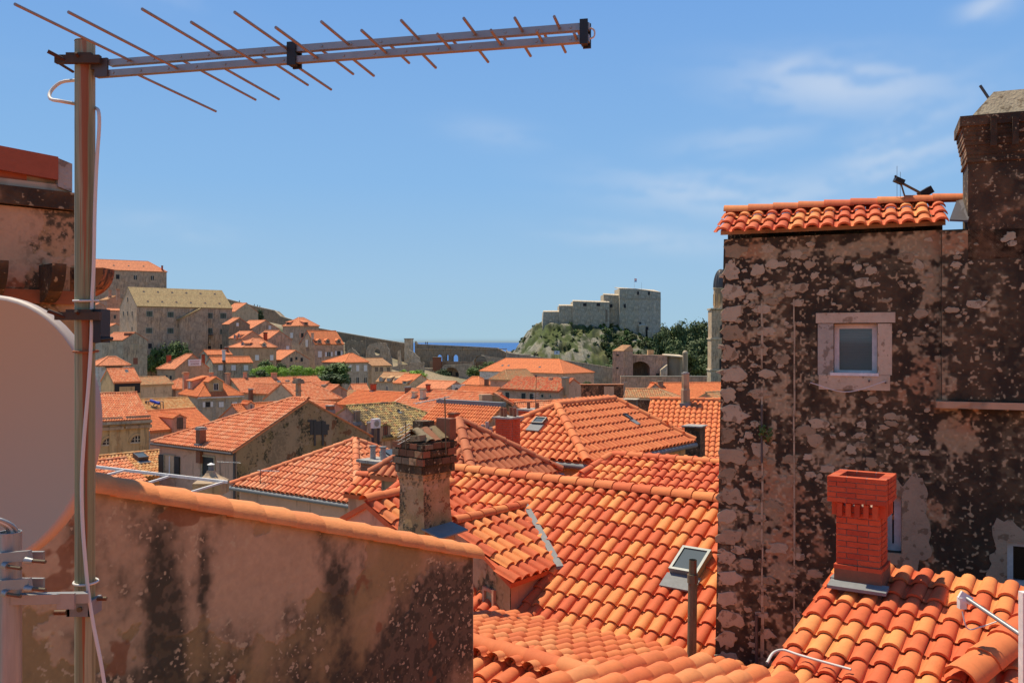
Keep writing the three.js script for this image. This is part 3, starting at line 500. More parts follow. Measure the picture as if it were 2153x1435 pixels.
{
  const x0 = -420, x1 = 260, z0 = 60, z1 = -640, nx = 90, nz = 90, P = [], C = [], I = [], T = [];
  for (let j = 0; j <= nz; j++) for (let i = 0; i <= nx; i++) {
    const x = lerp(x0, x1, i / nx), z = lerp(z0, z1, j / nz), u = i / nx, v = j / nz; let h = hillH(x, z) + 1.6 * (fbm(u, v, 24, 4, 221) - 0.5);
    if (z < -500) h -= sstep(500, 560, -z) * 30; if (x > 60 && z < -440) h -= 0;
    P.push(x, h, z); T.push(x, z); const k = sstep(0.42, 0.6, fbm(u, v, 20, 4, 225)) * (1 - Math.exp(-(((x + 45) / 32) ** 2 + ((z + 405) / 40) ** 2)));  C.push(...mix3([0.34, 0.26, 0.155], [0.055, 0.075, 0.025], k));
  }
  for (let j = 0; j < nz; j++) for (let i = 0; i < nx; i++) { const a = j * (nx + 1) + i, b = a + 1, c = a + nx + 1, d = c + 1; I.push(a, b, c, b, d, c); }
  const g = new THREE.BufferGeometry(); g.setAttribute('position', new THREE.Float32BufferAttribute(P, 3)); g.setAttribute('color', new THREE.Float32BufferAttribute(C, 3)); g.setAttribute('uv', new THREE.Float32BufferAttribute(T, 2)); g.setIndex(I); g.computeVertexNormals();
  structure('ground', g, std(texStone, [1.2, 1.2, 1.2], 0.95, { vertexColors: true }), 'town ground rising to a hill');
}
// ---------------------------------------------------------------- foliage
function crownGeo(seed, n, shape, leaf) {                     // leaf-sized faces in clumps through an ellipsoid of radius 1
  const r = mulberry(seed), p = [], nn = [], c = [], clumps = [];
  const K = shape === 'hedge' ? 60 : 26;
  for (let i = 0; i < K; i++) { let v; do { v = V(r() * 2 - 1, r() * 2 - 1, r() * 2 - 1); } while (v.length() > 1); if (shape === 'pine') { v.y = Math.pow(r(), 0.7) * 1.5 - 0.55; const k = (1 - 0.35 * Math.max(0, v.y)) * Math.pow(r(), 0.5), a = r() * 6.283; v.x = k * Math.cos(a); v.z = k * Math.sin(a); } else if (shape !== 'hedge') v.setLength(0.35 + 0.5 * Math.pow(r(), 0.5)); clumps.push([v, 0.22 + 0.2 * r(), 0.75 + 0.5 * r()]); }
  for (let i = 0; i < n; i++) {
    const [v, R, tone] = clumps[Math.floor(r() * K)]; const a = V(r() - 0.5, (r() - 0.5) * (shape === 'pine' ? 0.55 : 1), r() - 0.5); if (a.length() > 0.5 || a.length() < 0.05) { i--; continue; }
    a.setLength(R * (0.55 + 0.6 * r())); const q = v.clone().add(a), N = a.clone().normalize().add(V(r() - 0.5, r() * 0.8, r() - 0.5)).normalize(), x = V(r() - 0.5, r() - 0.5, r() - 0.5).cross(N).normalize(), y = N.clone().cross(x), s = leaf * (0.6 + 0.8 * r());
    const k = [q.clone().addScaledVector(x, s), q.clone().addScaledVector(y, s * 0.7), q.clone().addScaledVector(x, -s), q.clone().addScaledVector(y, -s * 0.7)];
    const t = tone * (0.8 + 0.4 * r());
    for (const z of [0, 1, 2, 0, 2, 3]) { p.push(k[z].x, k[z].y, k[z].z); nn.push(N.x, N.y, N.z); c.push(t, t, t * 0.9); }
  }
  const g = new THREE.BufferGeometry(); g.setAttribute('position', new THREE.Float32BufferAttribute(p, 3)); g.setAttribute('normal', new THREE.Float32BufferAttribute(nn, 3)); g.setAttribute('color', new THREE.Float32BufferAttribute(c, 3)); g.setAttribute('uv', new THREE.Float32BufferAttribute(new Array(p.length / 3 * 2).fill(0), 2)); return g;
}
const crowns = { round: [1, 2, 3].map(i => crownGeo(300 + i, 2600, 'round', 0.075)), pine: [1, 2, 3].map(i => crownGeo(310 + i, 2600, 'pine', 0.075)), hedge: [1, 2].map(i => crownGeo(320 + i, 3000, 'hedge', 0.06)) };
const leafMat = (r, g, b) => std(null, [r, g, b], 0.75, { vertexColors: true, side: THREE.DoubleSide });
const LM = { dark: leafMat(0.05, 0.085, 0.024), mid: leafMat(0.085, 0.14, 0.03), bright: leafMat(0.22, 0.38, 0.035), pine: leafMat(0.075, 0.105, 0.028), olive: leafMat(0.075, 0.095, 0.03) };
const bark = std(texStone, [0.16, 0.11, 0.075]);
let treeN = 0;
function tree(name, label, px, pyTop, pyBot, wpx, d, kind, mat, group) {
  const top = at(px, pyTop, d), bot = at(px, pyBot, d), h = top.y - bot.y, rx = wpx * d / FL / 2, g = thing(name, label, kind === 'hedge' ? 'hedge' : 'tree', V(top.x, bot.y - h * 0.5, top.z), treeN * 1.7, group);
  const cg = crowns[kind], cr = add(g, 'crown', cg[treeN++ % cg.length], mat), ch = h * 0.5; cr.scale.set(rx, ch, rx); cr.position.y = h * 0.5 + h * 0.5;
  const t = new GB(); t.bar(V(0, -2, 0), V(0.06 * rx, h * 0.8, 0), 0.09 * rx + 0.12, 0.05 * rx + 0.05, 7); for (let i = 0; i < 4; i++) t.bar(V(0, h * (0.45 + 0.08 * i), 0), V(rx * 0.6 * Math.cos(i * 1.9), h * (0.85 + 0.05 * i), rx * 0.6 * Math.sin(i * 1.9)), 0.05 * rx + 0.04, 0.02 * rx, 5);
  add(g, 'trunk', t.build(), bark); return g;
}
// ---------------------------------------------------------------- town walls on the skyline
function wallRun(parent, pts, mat, thick, drop, name = 'wall_section') {   // pts: [px, pyTop, depth]
  const W = pts.map(([a, b, c]) => at(a, b, c));
  for (let i = 0; i < W.length - 1; i++) {
    const a = W[i], b = W[i + 1], d = V(b.x - a.x, 0, b.z - a.z).normalize(), n = V(-d.z, 0, d.x), q = new GB(); if (n.z < 0) n.negate();
    const back = n.clone().multiplyScalar(-thick), lo = Math.min(a.y, b.y) - drop, A0 = V(a.x, lo, a.z), B0 = V(b.x, lo, b.z);
    const f = [A0, B0, b, a], r = f.map(p => p.clone().add(back));
    q.quad(...f); q.quad(r[1], r[0], r[3], r[2]); q.quad(a, b, r[2], r[3]); q.quad(A0, a, r[3], r[0]); q.quad(b, B0, r[1], r[2]);
    add(parent, name, q.build(), mat);
    const p = new GB(), h = V(0, 0.55, 0), o1 = n.clone().multiplyScalar(0.12); p.slab([a.clone().add(o1).add(h), b.clone().add(o1).add(h), b.clone().addScaledVector(n, -0.7).add(h), a.clone().addScaledVector(n, -0.7).add(h)], V(0, -0.55, 0)); add(parent, 'coping', p.build(), M.greyStone);
  }
}
{
  const g = thing('town_wall', 'long dark stone town wall running down the hillside ridge', 'wall');
  wallRun(g, [[470, 628, 505], [543.6, 647, 498], [577, 654, 490], [590, 666, 486], [612, 673, 482], [673, 692, 475], [711, 699, 470], [780, 711, 461], [851, 723, 452]], M.darkStone, 3, 16);
  const t = thing('wall_turret', 'square pale stone turret between two lengths of town wall', 'turret', at(859.5, 760, 449)), q = new GB(), s = 449 / FL; q.box(-8.5 * s, 8.5 * s, -6, 47 * s, -2, 2); add(t, 'body', q.build(), M.paleStone); const c = new GB(); c.box(-9.5 * s, 9.5 * s, 47 * s, 49 * s, -2.3, 2.3); add(t, 'coping', c.build(), M.greyStone);
}
{ // the stretch with openings on to the sea
  const g = thing('town_wall', 'town wall stretch with two arched openings showing blue sea', 'wall', at(876, 723, 447));
  const a = at(876, 723, 447), b = at(1066, 738, 434), d = V(b.x - a.x, 0, b.z - a.z), len = d.length(); d.normalize(); g.rotation.y = Math.atan2(-d.z, d.x);
  const s = px => { const r = (px - PW / 2) / FL; return (a.x + r * a.z) / (-(d.x + r * d.z)); };         // distance along the wall of a pixel column
  const yy = (px, py) => (PH / 2 - py) / FL * -(a.z + d.z * s(px)) - a.y;
  const arch = (px, w, top, bot) => { const x = s(px), k = 445 / FL, h = new THREE.Path(); const r = w / 2 * k * 1.06, y1 = yy(px, top) - r, y0 = yy(px, bot); h.moveTo(x - r, y0); h.lineTo(x - r, y1); h.absarc(x, y1, r, Math.PI, 0, true); h.lineTo(x + r, y0); h.closePath(); return h; };
  const sh = new THREE.Shape(); sh.moveTo(-1, -18); sh.lineTo(len, -18); sh.lineTo(len, yy(1066, 742)); sh.lineTo(s(1045), yy(1045, 731)); sh.lineTo(s(968), yy(968, 727)); sh.lineTo(s(876), 0); sh.lineTo(-1, 1.5); sh.closePath();
  sh.holes.push(arch(923, 13, 745, 762), arch(957, 12, 745, 760), arch(940, 5.5, 745, 758));
  const geo = new THREE.ExtrudeGeometry(sh, { depth: 2.2, bevelEnabled: false, curveSegments: 8 }); geo.translate(0, 0, -2.2); add(g, 'wall_section', geo, M.wallStone);
  const q = new GB(); q.box(0, len, -2.6, -2.2, 0, 0.3); add(g, 'string_course', q.build(), M.greyStone);
  // lower vaulted terrace in front of it
  const lo = thing('vaulted_terrace', 'old stone terrace with a low arched vault below the town wall', 'terrace', at(885, 768, 436), g.rotation.y);
  const sh2 = new THREE.Shape(), k2 = 436 / FL; const X = px => (px - 885) * k2 * 1.05; sh2.moveTo(0, -16); sh2.lineTo(X(1070), -16); sh2.lineTo(X(1070), 3.2); sh2.lineTo(X(1000), 3.6); sh2.lineTo(X(990), 1.0); sh2.lineTo(X(935), 0.4); sh2.lineTo(X(930), -1.5); sh2.lineTo(0, -1); sh2.closePath();
  for (const [px, w, top, bot] of [[951, 34, 771, 792], [1012, 27, 746, 790]]) { const h = new THREE.Path(), r = w / 2 * k2, y1 = (768 - top) * k2 - r, y0 = (768 - bot) * k2; h.moveTo(X(px) - r, y0); h.lineTo(X(px) - r, y1); h.absarc(X(px), y1, r, Math.PI, 0, true); h.lineTo(X(px) + r, y0); h.closePath(); sh2.holes.push(h); }
  const geo2 = new THREE.ExtrudeGeometry(sh2, { depth: 2.5, bevelEnabled: false, curveSegments: 10 }); geo2.translate(0, 0, -1.2); add(lo, 'wall', geo2, M.greyStone);
  const bk = new GB(); bk.box(X(900), X(1066), -16, 2, -3.2, -2.6); add(lo, 'back_wall', bk.build(), M.darkStone);
  for (const [px, py] of [[944, 784], [958, 786]]) { const w = new GB(); w.box(X(px) - 0.8, X(px) + 0.8, (768 - py) * k2 - 0.9, (768 - py) * k2 + 0.9, -2.6, -2.5); add(lo, 'window', w.build(), M.dark); }
  const hut = thing('brick_hut', 'small rusty-brown hut on the terrace below the town wall', 'hut', at(919, 765, 433)), h2 = new GB(); h2.box(-2, 2, -3, 3.2, -1.5, 1.5); add(hut, 'wall', h2.build(), M.oldBrick); const h3 = new GB(); h3.box(-2.2, 2.2, 3.2, 3.5, -1.8, 1.8); add(hut, 'roof', h3.build(), M.darkStone);
  const w3 = thing('town_wall', 'town wall stretch descending behind the large orange hipped roof', 'wall');
  wallRun(w3, [[1064, 738, 432], [1068, 744, 431], [1114, 750, 428], [1200, 761, 424], [1290, 775, 415]], M.greyStone, 3, 22);
  const w4 = thing('gun_terrace', 'pale stone terrace at the foot of the green fort hill', 'terrace', at(1092, 752, 470)), q4 = new GB(); q4.box(-6, 6, -10, 1.6, -3, 3); add(w4, 'wall', q4.build(), M.paleStone); const q5 = new GB(); q5.box(-6.3, 6.3, 1.6, 1.9, -3.3, 3.3); add(w4, 'coping', q5.build(), M.greyTrim);
}
// ruined walls on the slope below
function ruin(label, pts, d, holes, mat, thick = 1.2) {
  const o = at(pts[0][0], pts[0][1], d), g = thing('ruined_wall', label, 'ruin', o), k = d / FL, sh = new THREE.Shape(pts.map(([x, y]) => new THREE.Vector2((x - pts[0][0]) * k, (pts[0][1] - y) * k)));
  for (const [x, y, rx, ry] of holes) { const h = new THREE.Path(); h.absellipse((x - pts[0][0]) * k, (pts[0][1] - y) * k, rx * k, ry * k, 0, Math.PI * 2); sh.holes.push(h); }
  const geo = new THREE.ExtrudeGeometry(sh, { depth: thick, bevelEnabled: false, curveSegments: 10 }); geo.translate(0, 0, -thick); add(g, 'wall', geo, mat); return g;
}
const jag = (pts, seed, amp) => { const r = mulberry(seed), o = []; for (let i = 0; i < pts.length - 1; i++) { const [a, b] = pts[i], [c, e] = pts[i + 1], n = 5; for (let j = 0; j < n; j++) o.push([lerp(a, c, j / n) + (j ? (r() - 0.5) * amp : 0), lerp(b, e, j / n) + (j ? (r() - 0.5) * amp : 0)]); } o.push(pts[pts.length - 1]); return o; };
ruin('crumbling grey wall with a round hole below the town wall', [[769, 790], ...jag([[769, 735], [776, 724], [795, 719], [812, 722], [819, 738], [824, 756], [826, 790]], 5, 2)], 405, [[793, 740, 6.5, 7]], M.greyStone);
ruin('broken stone wall stub left of the holed ruin', [[724, 780], ...jag([[724, 722], [733, 714], [752, 717], [768, 716], [769, 728], [770, 780]], 6, 2)], 412, [], M.wallStone);
ruin('low tumbled wall along the sandy slope', [[815, 800], ...jag([[815, 772], [850, 766], [880, 760], [892, 762], [893, 800]], 7, 2)], 398, [], M.greyStone);
ruin('lone stone pier standing on the sandy slope', [[836, 780], ...jag([[836, 738], [841, 735], [843, 756], [846, 780]], 8, 0.7)], 420, [], M.paleStone);
ruin('sloping buttress wall under the square turret', [[860, 790], ...jag([[860, 735], [868, 738], [882, 752], [890, 790]], 9, 1)], 440, [], M.paleStone);
ruin('weathered stone wall at the edge of the tree garden', [[725, 790], ...jag([[725, 740], [740, 731], [755, 745], [757, 790]], 10, 1.4)], 395, [], M.greyStone);

// ---------------------------------------------------------------- the fort on its rock
const FD = 640;
{
  const prof = [[1040, 790], [1070, 762], [1085, 745], [1100, 724], [1112, 708], [1130, 692], [1150, 684], [1200, 683], [1240, 680], [1290, 690], [1340, 702], [1390, 716], [1410, 740], [1440, 775], [1480, 800]];
  const topAt = px => { for (let i = 0; i < prof.length - 1; i++) if (px <= prof[i + 1][0]) { const t = (px - prof[i][0]) / (prof[i + 1][0] - prof[i][0]); return (PH / 2 - lerp(prof[i][1], prof[i + 1][1], Math.max(0, t))) / FL * FD; } return -30; };
  const nx = 190, nz = 110, P = [], C = [], I = [], T = [], xa = (1036 - PW / 2) / FL * FD, xb = (1480 - PW / 2) / FL * FD;
  const rockC = [0.24, 0.22, 0.165], grassC = [0.068, 0.094, 0.017], shrubC = [0.04, 0.056, 0.016];
  for (let j = 0; j <= nz; j++) for (let i = 0; i <= nx; i++) {
    const u = i / nx, v = j / nz, x = lerp(xa, xb, u), z = lerp(-545, -760, v), px = PW / 2 + x / FD * FL; let h = topAt(px); const g = sstep(545, 655, -z) * (1 - sstep(690, 760, -z));
    const rg = 1 - Math.abs(2 * fbm(u, v, 9, 5, 231) - 1), rk = sstep(0.66, 0.86, rg) , f = fbm(u, v, 48, 3, 235), big = fbm(u, v, 6, 4, 239);
    h = -30 + (h + 30) * Math.pow(g, 0.75) + (rk * 4.0 + (f - 0.5) * 3 + (big - 0.5) * 7) * Math.min(1, g * 3) * (h > -28 ? 1 : 0);
    const steep = sstep(1130, 1080, px) * 0.7; const rock = Math.min(1, sstep(0.82, 0.95, rg + steep * 0.22) * sstep(0.42, 0.55, f + 0.04));
    let c = mix3(grassC, shrubC, sstep(0.48, 0.58, fbm(u, v, 14, 4, 243) + (px > 1260 ? 0.12 : 0))); c = mix3(c, [0.15, 0.14, 0.045], 0.5 * sstep(0.5, 0.7, fbm(u, v, 10, 3, 247))); c = mix3(c, rockC, rock); const k = 0.75 + 0.5 * f;
    P.push(x, h, z); T.push(x, z); C.push(c[0] * k, c[1] * k, c[2] * k);
  }
  for (let j = 0; j < nz; j++) for (let i = 0; i < nx; i++) { const a = j * (nx + 1) + i, b = a + 1, c = a + nx + 1, d = c + 1; I.push(a, b, c, b, d, c); }
  const g = new THREE.BufferGeometry(); g.setAttribute('position', new THREE.Float32BufferAttribute(P, 3)); g.setAttribute('color', new THREE.Float32BufferAttribute(C, 3)); g.setAttribute('uv', new THREE.Float32BufferAttribute(T, 2)); g.setIndex(I); g.computeVertexNormals();
  structure('hill', g, std(texStone, [1.1, 1.1, 1.1], 0.95, { vertexColors: true }), 'green and rocky hill below the fort');
  // scrub on the rock
  const r = mulberry(55), n = 620, im = new THREE.InstancedMesh(crownGeo(330, 240, 'round', 0.2), LM.dark, n), m = new THREE.Matrix4(), q = new THREE.Quaternion(); let k = 0, tries = 0;
  while (k < n && tries++ < 20000) {
    const i = Math.floor(r() * nx), j = Math.floor(r() * nz * 0.62), a = (j * (nx + 1) + i) * 3, x = P[a], y = P[a + 1], z = P[a + 2], px = PW / 2 + x / FD * FL; if (y < -22) continue;
    const dens = px > 1255 ? 0.9 : fbm(i / nx, j / nz, 9, 3, 251) > 0.53 ? 0.6 : 0.12; if (r() > dens) continue;
    const s = (px > 1255 ? 2.2 : 1.5) * (0.5 + r()); m.compose(V(x, y + s * 0.3, z), q.setFromAxisAngle(V(0, 1, 0), r() * 6.28), V(s, s * 0.75, s)); im.setMatrixAt(k, m); im.setColorAt(k, new THREE.Color().setRGB(0.8 + r() * 0.9, 0.9 + r() * 0.7, 0.8 + r() * 0.4)); k++;
  }
  im.count = k; im.name = 'scrub'; im.castShadow = im.receiveShadow = true; scene.add(im); tag(im, 'dark green scrub growing over the fort hill', 'scrub', null, 'stuff');
}
{
  const k = FD / FL, g = thing('fort', 'grey stone fort in steps on the green rock above the sea', 'fort', at(1264, 700, FD)), X = px => (px - 1264) * k, Y = py => (700 - py) * k;
  const blk = (name, pl, pr, top, topR, zf, zb, mat = M.fortStone, lean = 0) => { const q = new GB(), lo = Y(752), a = X(pl), b = X(pr), t0 = Y(top), t1 = Y(topR); const F = [V(a - lean, lo, zf), V(b, lo, zf), V(b, t1, zf), V(a, t0, zf)], R = [V(a - lean, lo, zb), V(b, lo, zb), V(b, t1, zb), V(a, t0, zb)]; q.quad(...F); q.quad(R[1], R[0], R[3], R[2]); q.quad(R[0], F[0], F[3], R[3]); q.quad(F[1], R[1], R[2], F[2]); q.quad(F[3], F[2], R[2], R[3]); const m = add(g, name, q.build(), mat); const c = new GB(); c.slab([V(a - 0.2, t0 - 0.1, zf + 0.15), V(b + 0.05, t1 - 0.1, zf + 0.15), V(b + 0.05, t1 + 0.9, zf - 3.0), V(a - 0.2, t0 + 0.9, zf - 3.0)], V(0, -0.4, 0)); add(m, 'coping', c.build(), M.paleStone); return m; };
  blk('bastion', 1142.5, 1176, 655, 655, 2, -22, M.fortStone, 2.2); blk('curtain_wall', 1175, 1204.5, 642.5, 642.5, 4, -20); blk('curtain_wall', 1203.5, 1279, 633.5, 636, 7, -20); blk('upper_block', 1268.5, 1302, 619, 621, 3, -20);
  // the tall keep: two faces meeting at a corner towards us
  const q = new GB(), lo = Y(760), a = V(X(1300), lo, 8), b = V(X(1332), lo, 13), c = V(X(1387), lo, 5), d = V(X(1387), lo, -24), e = V(X(1300), lo, -24), tops = [607.5, 609, 615, 612, 606].map(Y), pts = [a, b, c, d, e], up = pts.map((p, i) => V(p.x, tops[i], p.z));
  for (let i = 0; i < 5; i++) { const j = (i + 1) % 5; q.quad(pts[i], pts[j], up[j], up[i]); } q.poly(up); const keep = add(g, 'keep', q.build(), M.fortStone);
  const cp = new GB(); cp.slab([up[0], up[1], up[2], up[3], up[4]].map((p, i) => V(p.x, p.y + (i > 2 ? 2.4 : 0.1), p.z)), V(0, -0.5, 0)); add(keep, 'coping', cp.build(), M.paleStone);
  const sc = new GB(); const ring = (y, o) => { for (const [p0, p1] of [[a, b], [b, c]]) { const dd = p1.clone().sub(p0), n = V(-dd.z, 0, dd.x).normalize(); if (n.z < 0) n.negate(); sc.obox(V(p0.x, y, p0.z), dd.clone().normalize(), V(0, 1, 0), n, -0.05, dd.length() + 0.05, 0, 0.5, 0, o); } }; ring(Y(630), 0.4); add(keep, 'string_course', sc.build(), M.greyStone);
  const on = (pa, pb, px) => { const t = (X(px) - pa.x) / (pb.x - pa.x); return V(X(px), 0, lerp(pa.z, pb.z, t)); };
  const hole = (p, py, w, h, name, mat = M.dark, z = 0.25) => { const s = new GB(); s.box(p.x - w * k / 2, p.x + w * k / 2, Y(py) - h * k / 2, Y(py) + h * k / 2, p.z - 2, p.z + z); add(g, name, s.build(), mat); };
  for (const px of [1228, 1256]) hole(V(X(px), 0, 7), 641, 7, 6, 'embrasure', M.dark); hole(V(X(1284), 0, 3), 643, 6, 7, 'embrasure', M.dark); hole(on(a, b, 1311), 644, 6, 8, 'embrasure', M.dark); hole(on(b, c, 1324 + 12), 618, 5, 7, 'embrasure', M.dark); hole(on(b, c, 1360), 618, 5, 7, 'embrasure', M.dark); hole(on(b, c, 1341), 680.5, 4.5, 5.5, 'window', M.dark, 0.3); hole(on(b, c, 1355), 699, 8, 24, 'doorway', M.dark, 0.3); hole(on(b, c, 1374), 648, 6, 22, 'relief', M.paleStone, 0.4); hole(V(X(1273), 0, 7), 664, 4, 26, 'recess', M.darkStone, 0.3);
  blk('buttress', 1337.5, 1351, 685, 683, 15, 4); const rp = new GB(); rp.slab([V(X(1355), Y(694), 17), V(X(1402), Y(722), 17), V(X(1402), Y(722), 2), V(X(1355), Y(694), 2)], V(0, -22, 0)); add(g, 'ramp_wall', rp.build(), M.fortStone);
  const fl = thing('flag', 'small red white and blue flag on the fort roof', 'flag', at(1334, 606, FD - 2)), fp = new GB(); fp.bar(V(0, 0, 0), V(0, 7.5, 0), 0.11, 0.07, 6); add(fl, 'pole', fp.build(), M.whitePaint);
  [[0.55, 0.03, 0.03], [0.8, 0.8, 0.8], [0.03, 0.06, 0.35]].forEach((c2, i) => { const s = new GB(); s.box(0.1, 1.7, 6.2 - i * 0.75, 6.95 - i * 0.75, -0.05 - 0.05 * i, 0.05 - 0.05 * i); add(fl, 'stripe', s.build(), std(null, c2, 0.8)); });
  const mp = thing('antenna_mast', 'thin bare pole on the fort roof', 'pole', at(1349, 608, FD - 2)), mb = new GB(); mb.bar(V(0, -1, 0), V(0, 5, 0), 0.07, 0.05, 6); add(mp, 'pole', mb.build(), M.gutter);
  const bn = thing('banner', 'white banner with a dark emblem on the green hillside', 'banner', at(1171, 741, 556), 0.35), bs = new GB(); bs.box(-1.8, 1.8, -1.1, 1.1, -0.04, 0.04); add(bn, 'cloth', bs.build(), M.whitePaint); const be = new GB(); be.box(-0.35, 0.35, -0.4, 0.5, 0.04, 0.06); add(bn, 'emblem', be.build(), M.dark); const bp = new GB(); for (const s of [-1.8, 1.8]) bp.bar(V(s, -4, 0), V(s, 1.2, 0), 0.06, 0.06, 6); add(bn, 'post', bp.build(), M.gutter);
  const po = [[1393, 698, 700, 780, 34], [1404, 690, 700, 782, 38], [1421, 688, 700, 785, 44], [1446, 682, 700, 790, 50], [1472, 680, 700, 790, 50], [1490, 684, 700, 800, 46], [1430, 718, 700, 800, 46], [1462, 716, 700, 805, 52], [1485, 722, 700, 810, 44], [1412, 730, 700, 795, 34], [1445, 742, 700, 800, 40], [1478, 750, 700, 812, 40]];
  const spot = ['at the left end of the pine grove, against the fort ramp', 'second from the fort ramp in the upper row', 'third from the fort ramp in the upper row', 'tall in the middle of the upper row', 'tallest of the upper row, near the bell tower', 'in the upper row, touching the bell tower', 'above the round turret, in the middle row', 'in the centre of the middle row', 'in the middle row, beside the bell tower', 'low in front, next to the fort ramp', 'low in front, just right of the round turret', 'low in front, beside the foot of the bell tower'];
  po.forEach(([px, t, , b2, w], i) => tree('pine_tree', 'dark green pine tree ' + spot[i], px, t, b2, w * 1.25, 545 - (i > 5 ? 20 : 0) - (i > 8 ? 20 : 0), 'pine', LM.pine, 'pines beside the fort'));
}
// ---------------------------------------------------------------- the red stone gate fort
{
  const d = 398, k = d / FL, g = thing('gate_fort', 'reddish stone gate fort with a wide vault and a round bastion', 'fort', at(1350, 790, d)), X = px => (px - 1350) * k, Y = py => (790 - py) * k;
  const q = new GB(), lo = Y(860); const a = V(X(1287), lo, 2), b = V(X(1308), lo, 5), c = V(X(1331), lo, 0), e = V(X(1308), lo, -6), pts = [a, b, c, e], up = pts.map(p => V(p.x, Y(737), p.z)); for (let i = 0; i < 4; i++) { const j = (i + 1) % 4; q.quad(pts[i], pts[j], up[j], up[i]); } q.poly(up); const tw = add(g, 'tower', q.build(), M.redStone);
  const rr = new GB(), ap = V(X(1309), Y(724.5), -0.5), ap2 = V(X(1327), Y(725), -1); const o = up.map(p => V(p.x * 1 + (p.x - X(1309)) * 0.05, p.y, p.z * 1.08)); rr.poly([o[0], o[1], ap]); rr.poly([o[1], o[2], ap2, ap]); rr.poly([o[2], o[3], ap2]); rr.poly([o[3], o[0], ap, ap2]); add(tw, 'tower_roof', rr.build(), palFar.tan);
  for (const [px, py] of [[1297, 746], [1296, 773]]) { const w = new GB(); w.box(X(px) - 0.5, X(px) + 0.5, Y(py) - 0.35, Y(py) + 0.35, 1, 3.72); add(tw, 'loophole', w.build(), M.dark); }
  const sh = new THREE.Shape(); sh.moveTo(X(1325), lo); sh.lineTo(X(1405), lo); sh.lineTo(X(1405), Y(747)); sh.lineTo(X(1325), Y(745)); sh.closePath(); const h = new THREE.Path(); h.moveTo(X(1327), Y(793)); h.lineTo(X(1327), Y(774)); h.absellipse(X(1347.5), Y(775), 20.5 * k, 15.5 * k, Math.PI, 0, true); h.lineTo(X(1368), Y(793)); h.closePath(); sh.holes.push(h); const eg = new THREE.ExtrudeGeometry(sh, { depth: 9, bevelEnabled: false, curveSegments: 14 }); eg.translate(0, 0, -11); add(g, 'vaulted_wall', eg, M.redStone); const bw = new GB(); bw.box(X(1325), X(1370), lo, Y(750), -11.6, -11); add(g, 'back_wall', bw.build(), M.darkStone);
  for (const [px, w] of [[1326, 3], [1361, 4], [1381, 6]]) { const s = new GB(); s.box(X(px), X(px + w), Y(791), Y(785), -2, -1.6); add(g, 'opening', s.build(), M.dark); }
  const bs = new THREE.CylinderGeometry(20 * k, 22 * k, Y(748) - lo, 28); bs.translate(X(1424), (Y(748) + lo) / 2, -6); add(g, 'round_bastion', bs, M.fortStone); const bt = new GB(); bt.slab([V(X(1400), Y(746), -2), V(X(1440), Y(749.5), 1), V(X(1440), Y(746), -12), V(X(1402), Y(744), -12)], V(0, -0.5, 0)); add(g, 'bastion_paving', bt.build(), M.paleStone);
  const tu = new THREE.CylinderGeometry(5.5 * k, 6 * k, Y(742) - Y(840), 16); tu.translate(X(1440), (Y(742) + Y(840)) / 2, 1); const tt = add(g, 'turret', tu, M.fortStone); const td = new THREE.SphereGeometry(5.7 * k, 16, 8, 0, 6.283, 0, 1.571); td.translate(X(1440), Y(742), 1); add(tt, 'dome', td, M.fortStone);
  const rm = new GB(); rm.slab([V(X(1388), Y(777), 2), V(X(1402), Y(766), 2), V(X(1402), Y(766), -2), V(X(1388), Y(777), -2)], V(0, -9, 0)); add(g, 'stair_wall', rm.build(), M.paleStone);
  const ch = new GB(); ch.box(X(1368), X(1380), Y(746), Y(736), -10, -7); add(g, 'roof_hut', ch.build(), M.ochre);
  const lw = thing('rampart', 'low reddish rampart wall below the gate fort', 'wall', at(1400, 792, 386)), lq = new GB(); lq.box((1308 - 1400) * k, (1500 - 1400) * k, -16, 0, -1.5, 0); add(lw, 'wall', lq.build(), M.redStone); const lc = new GB(); lc.box((1308 - 1400) * k, (1500 - 1400) * k, 0, 0.4, -1.8, 0.2); add(lw, 'coping', lc.build(), M.greyTrim);
}
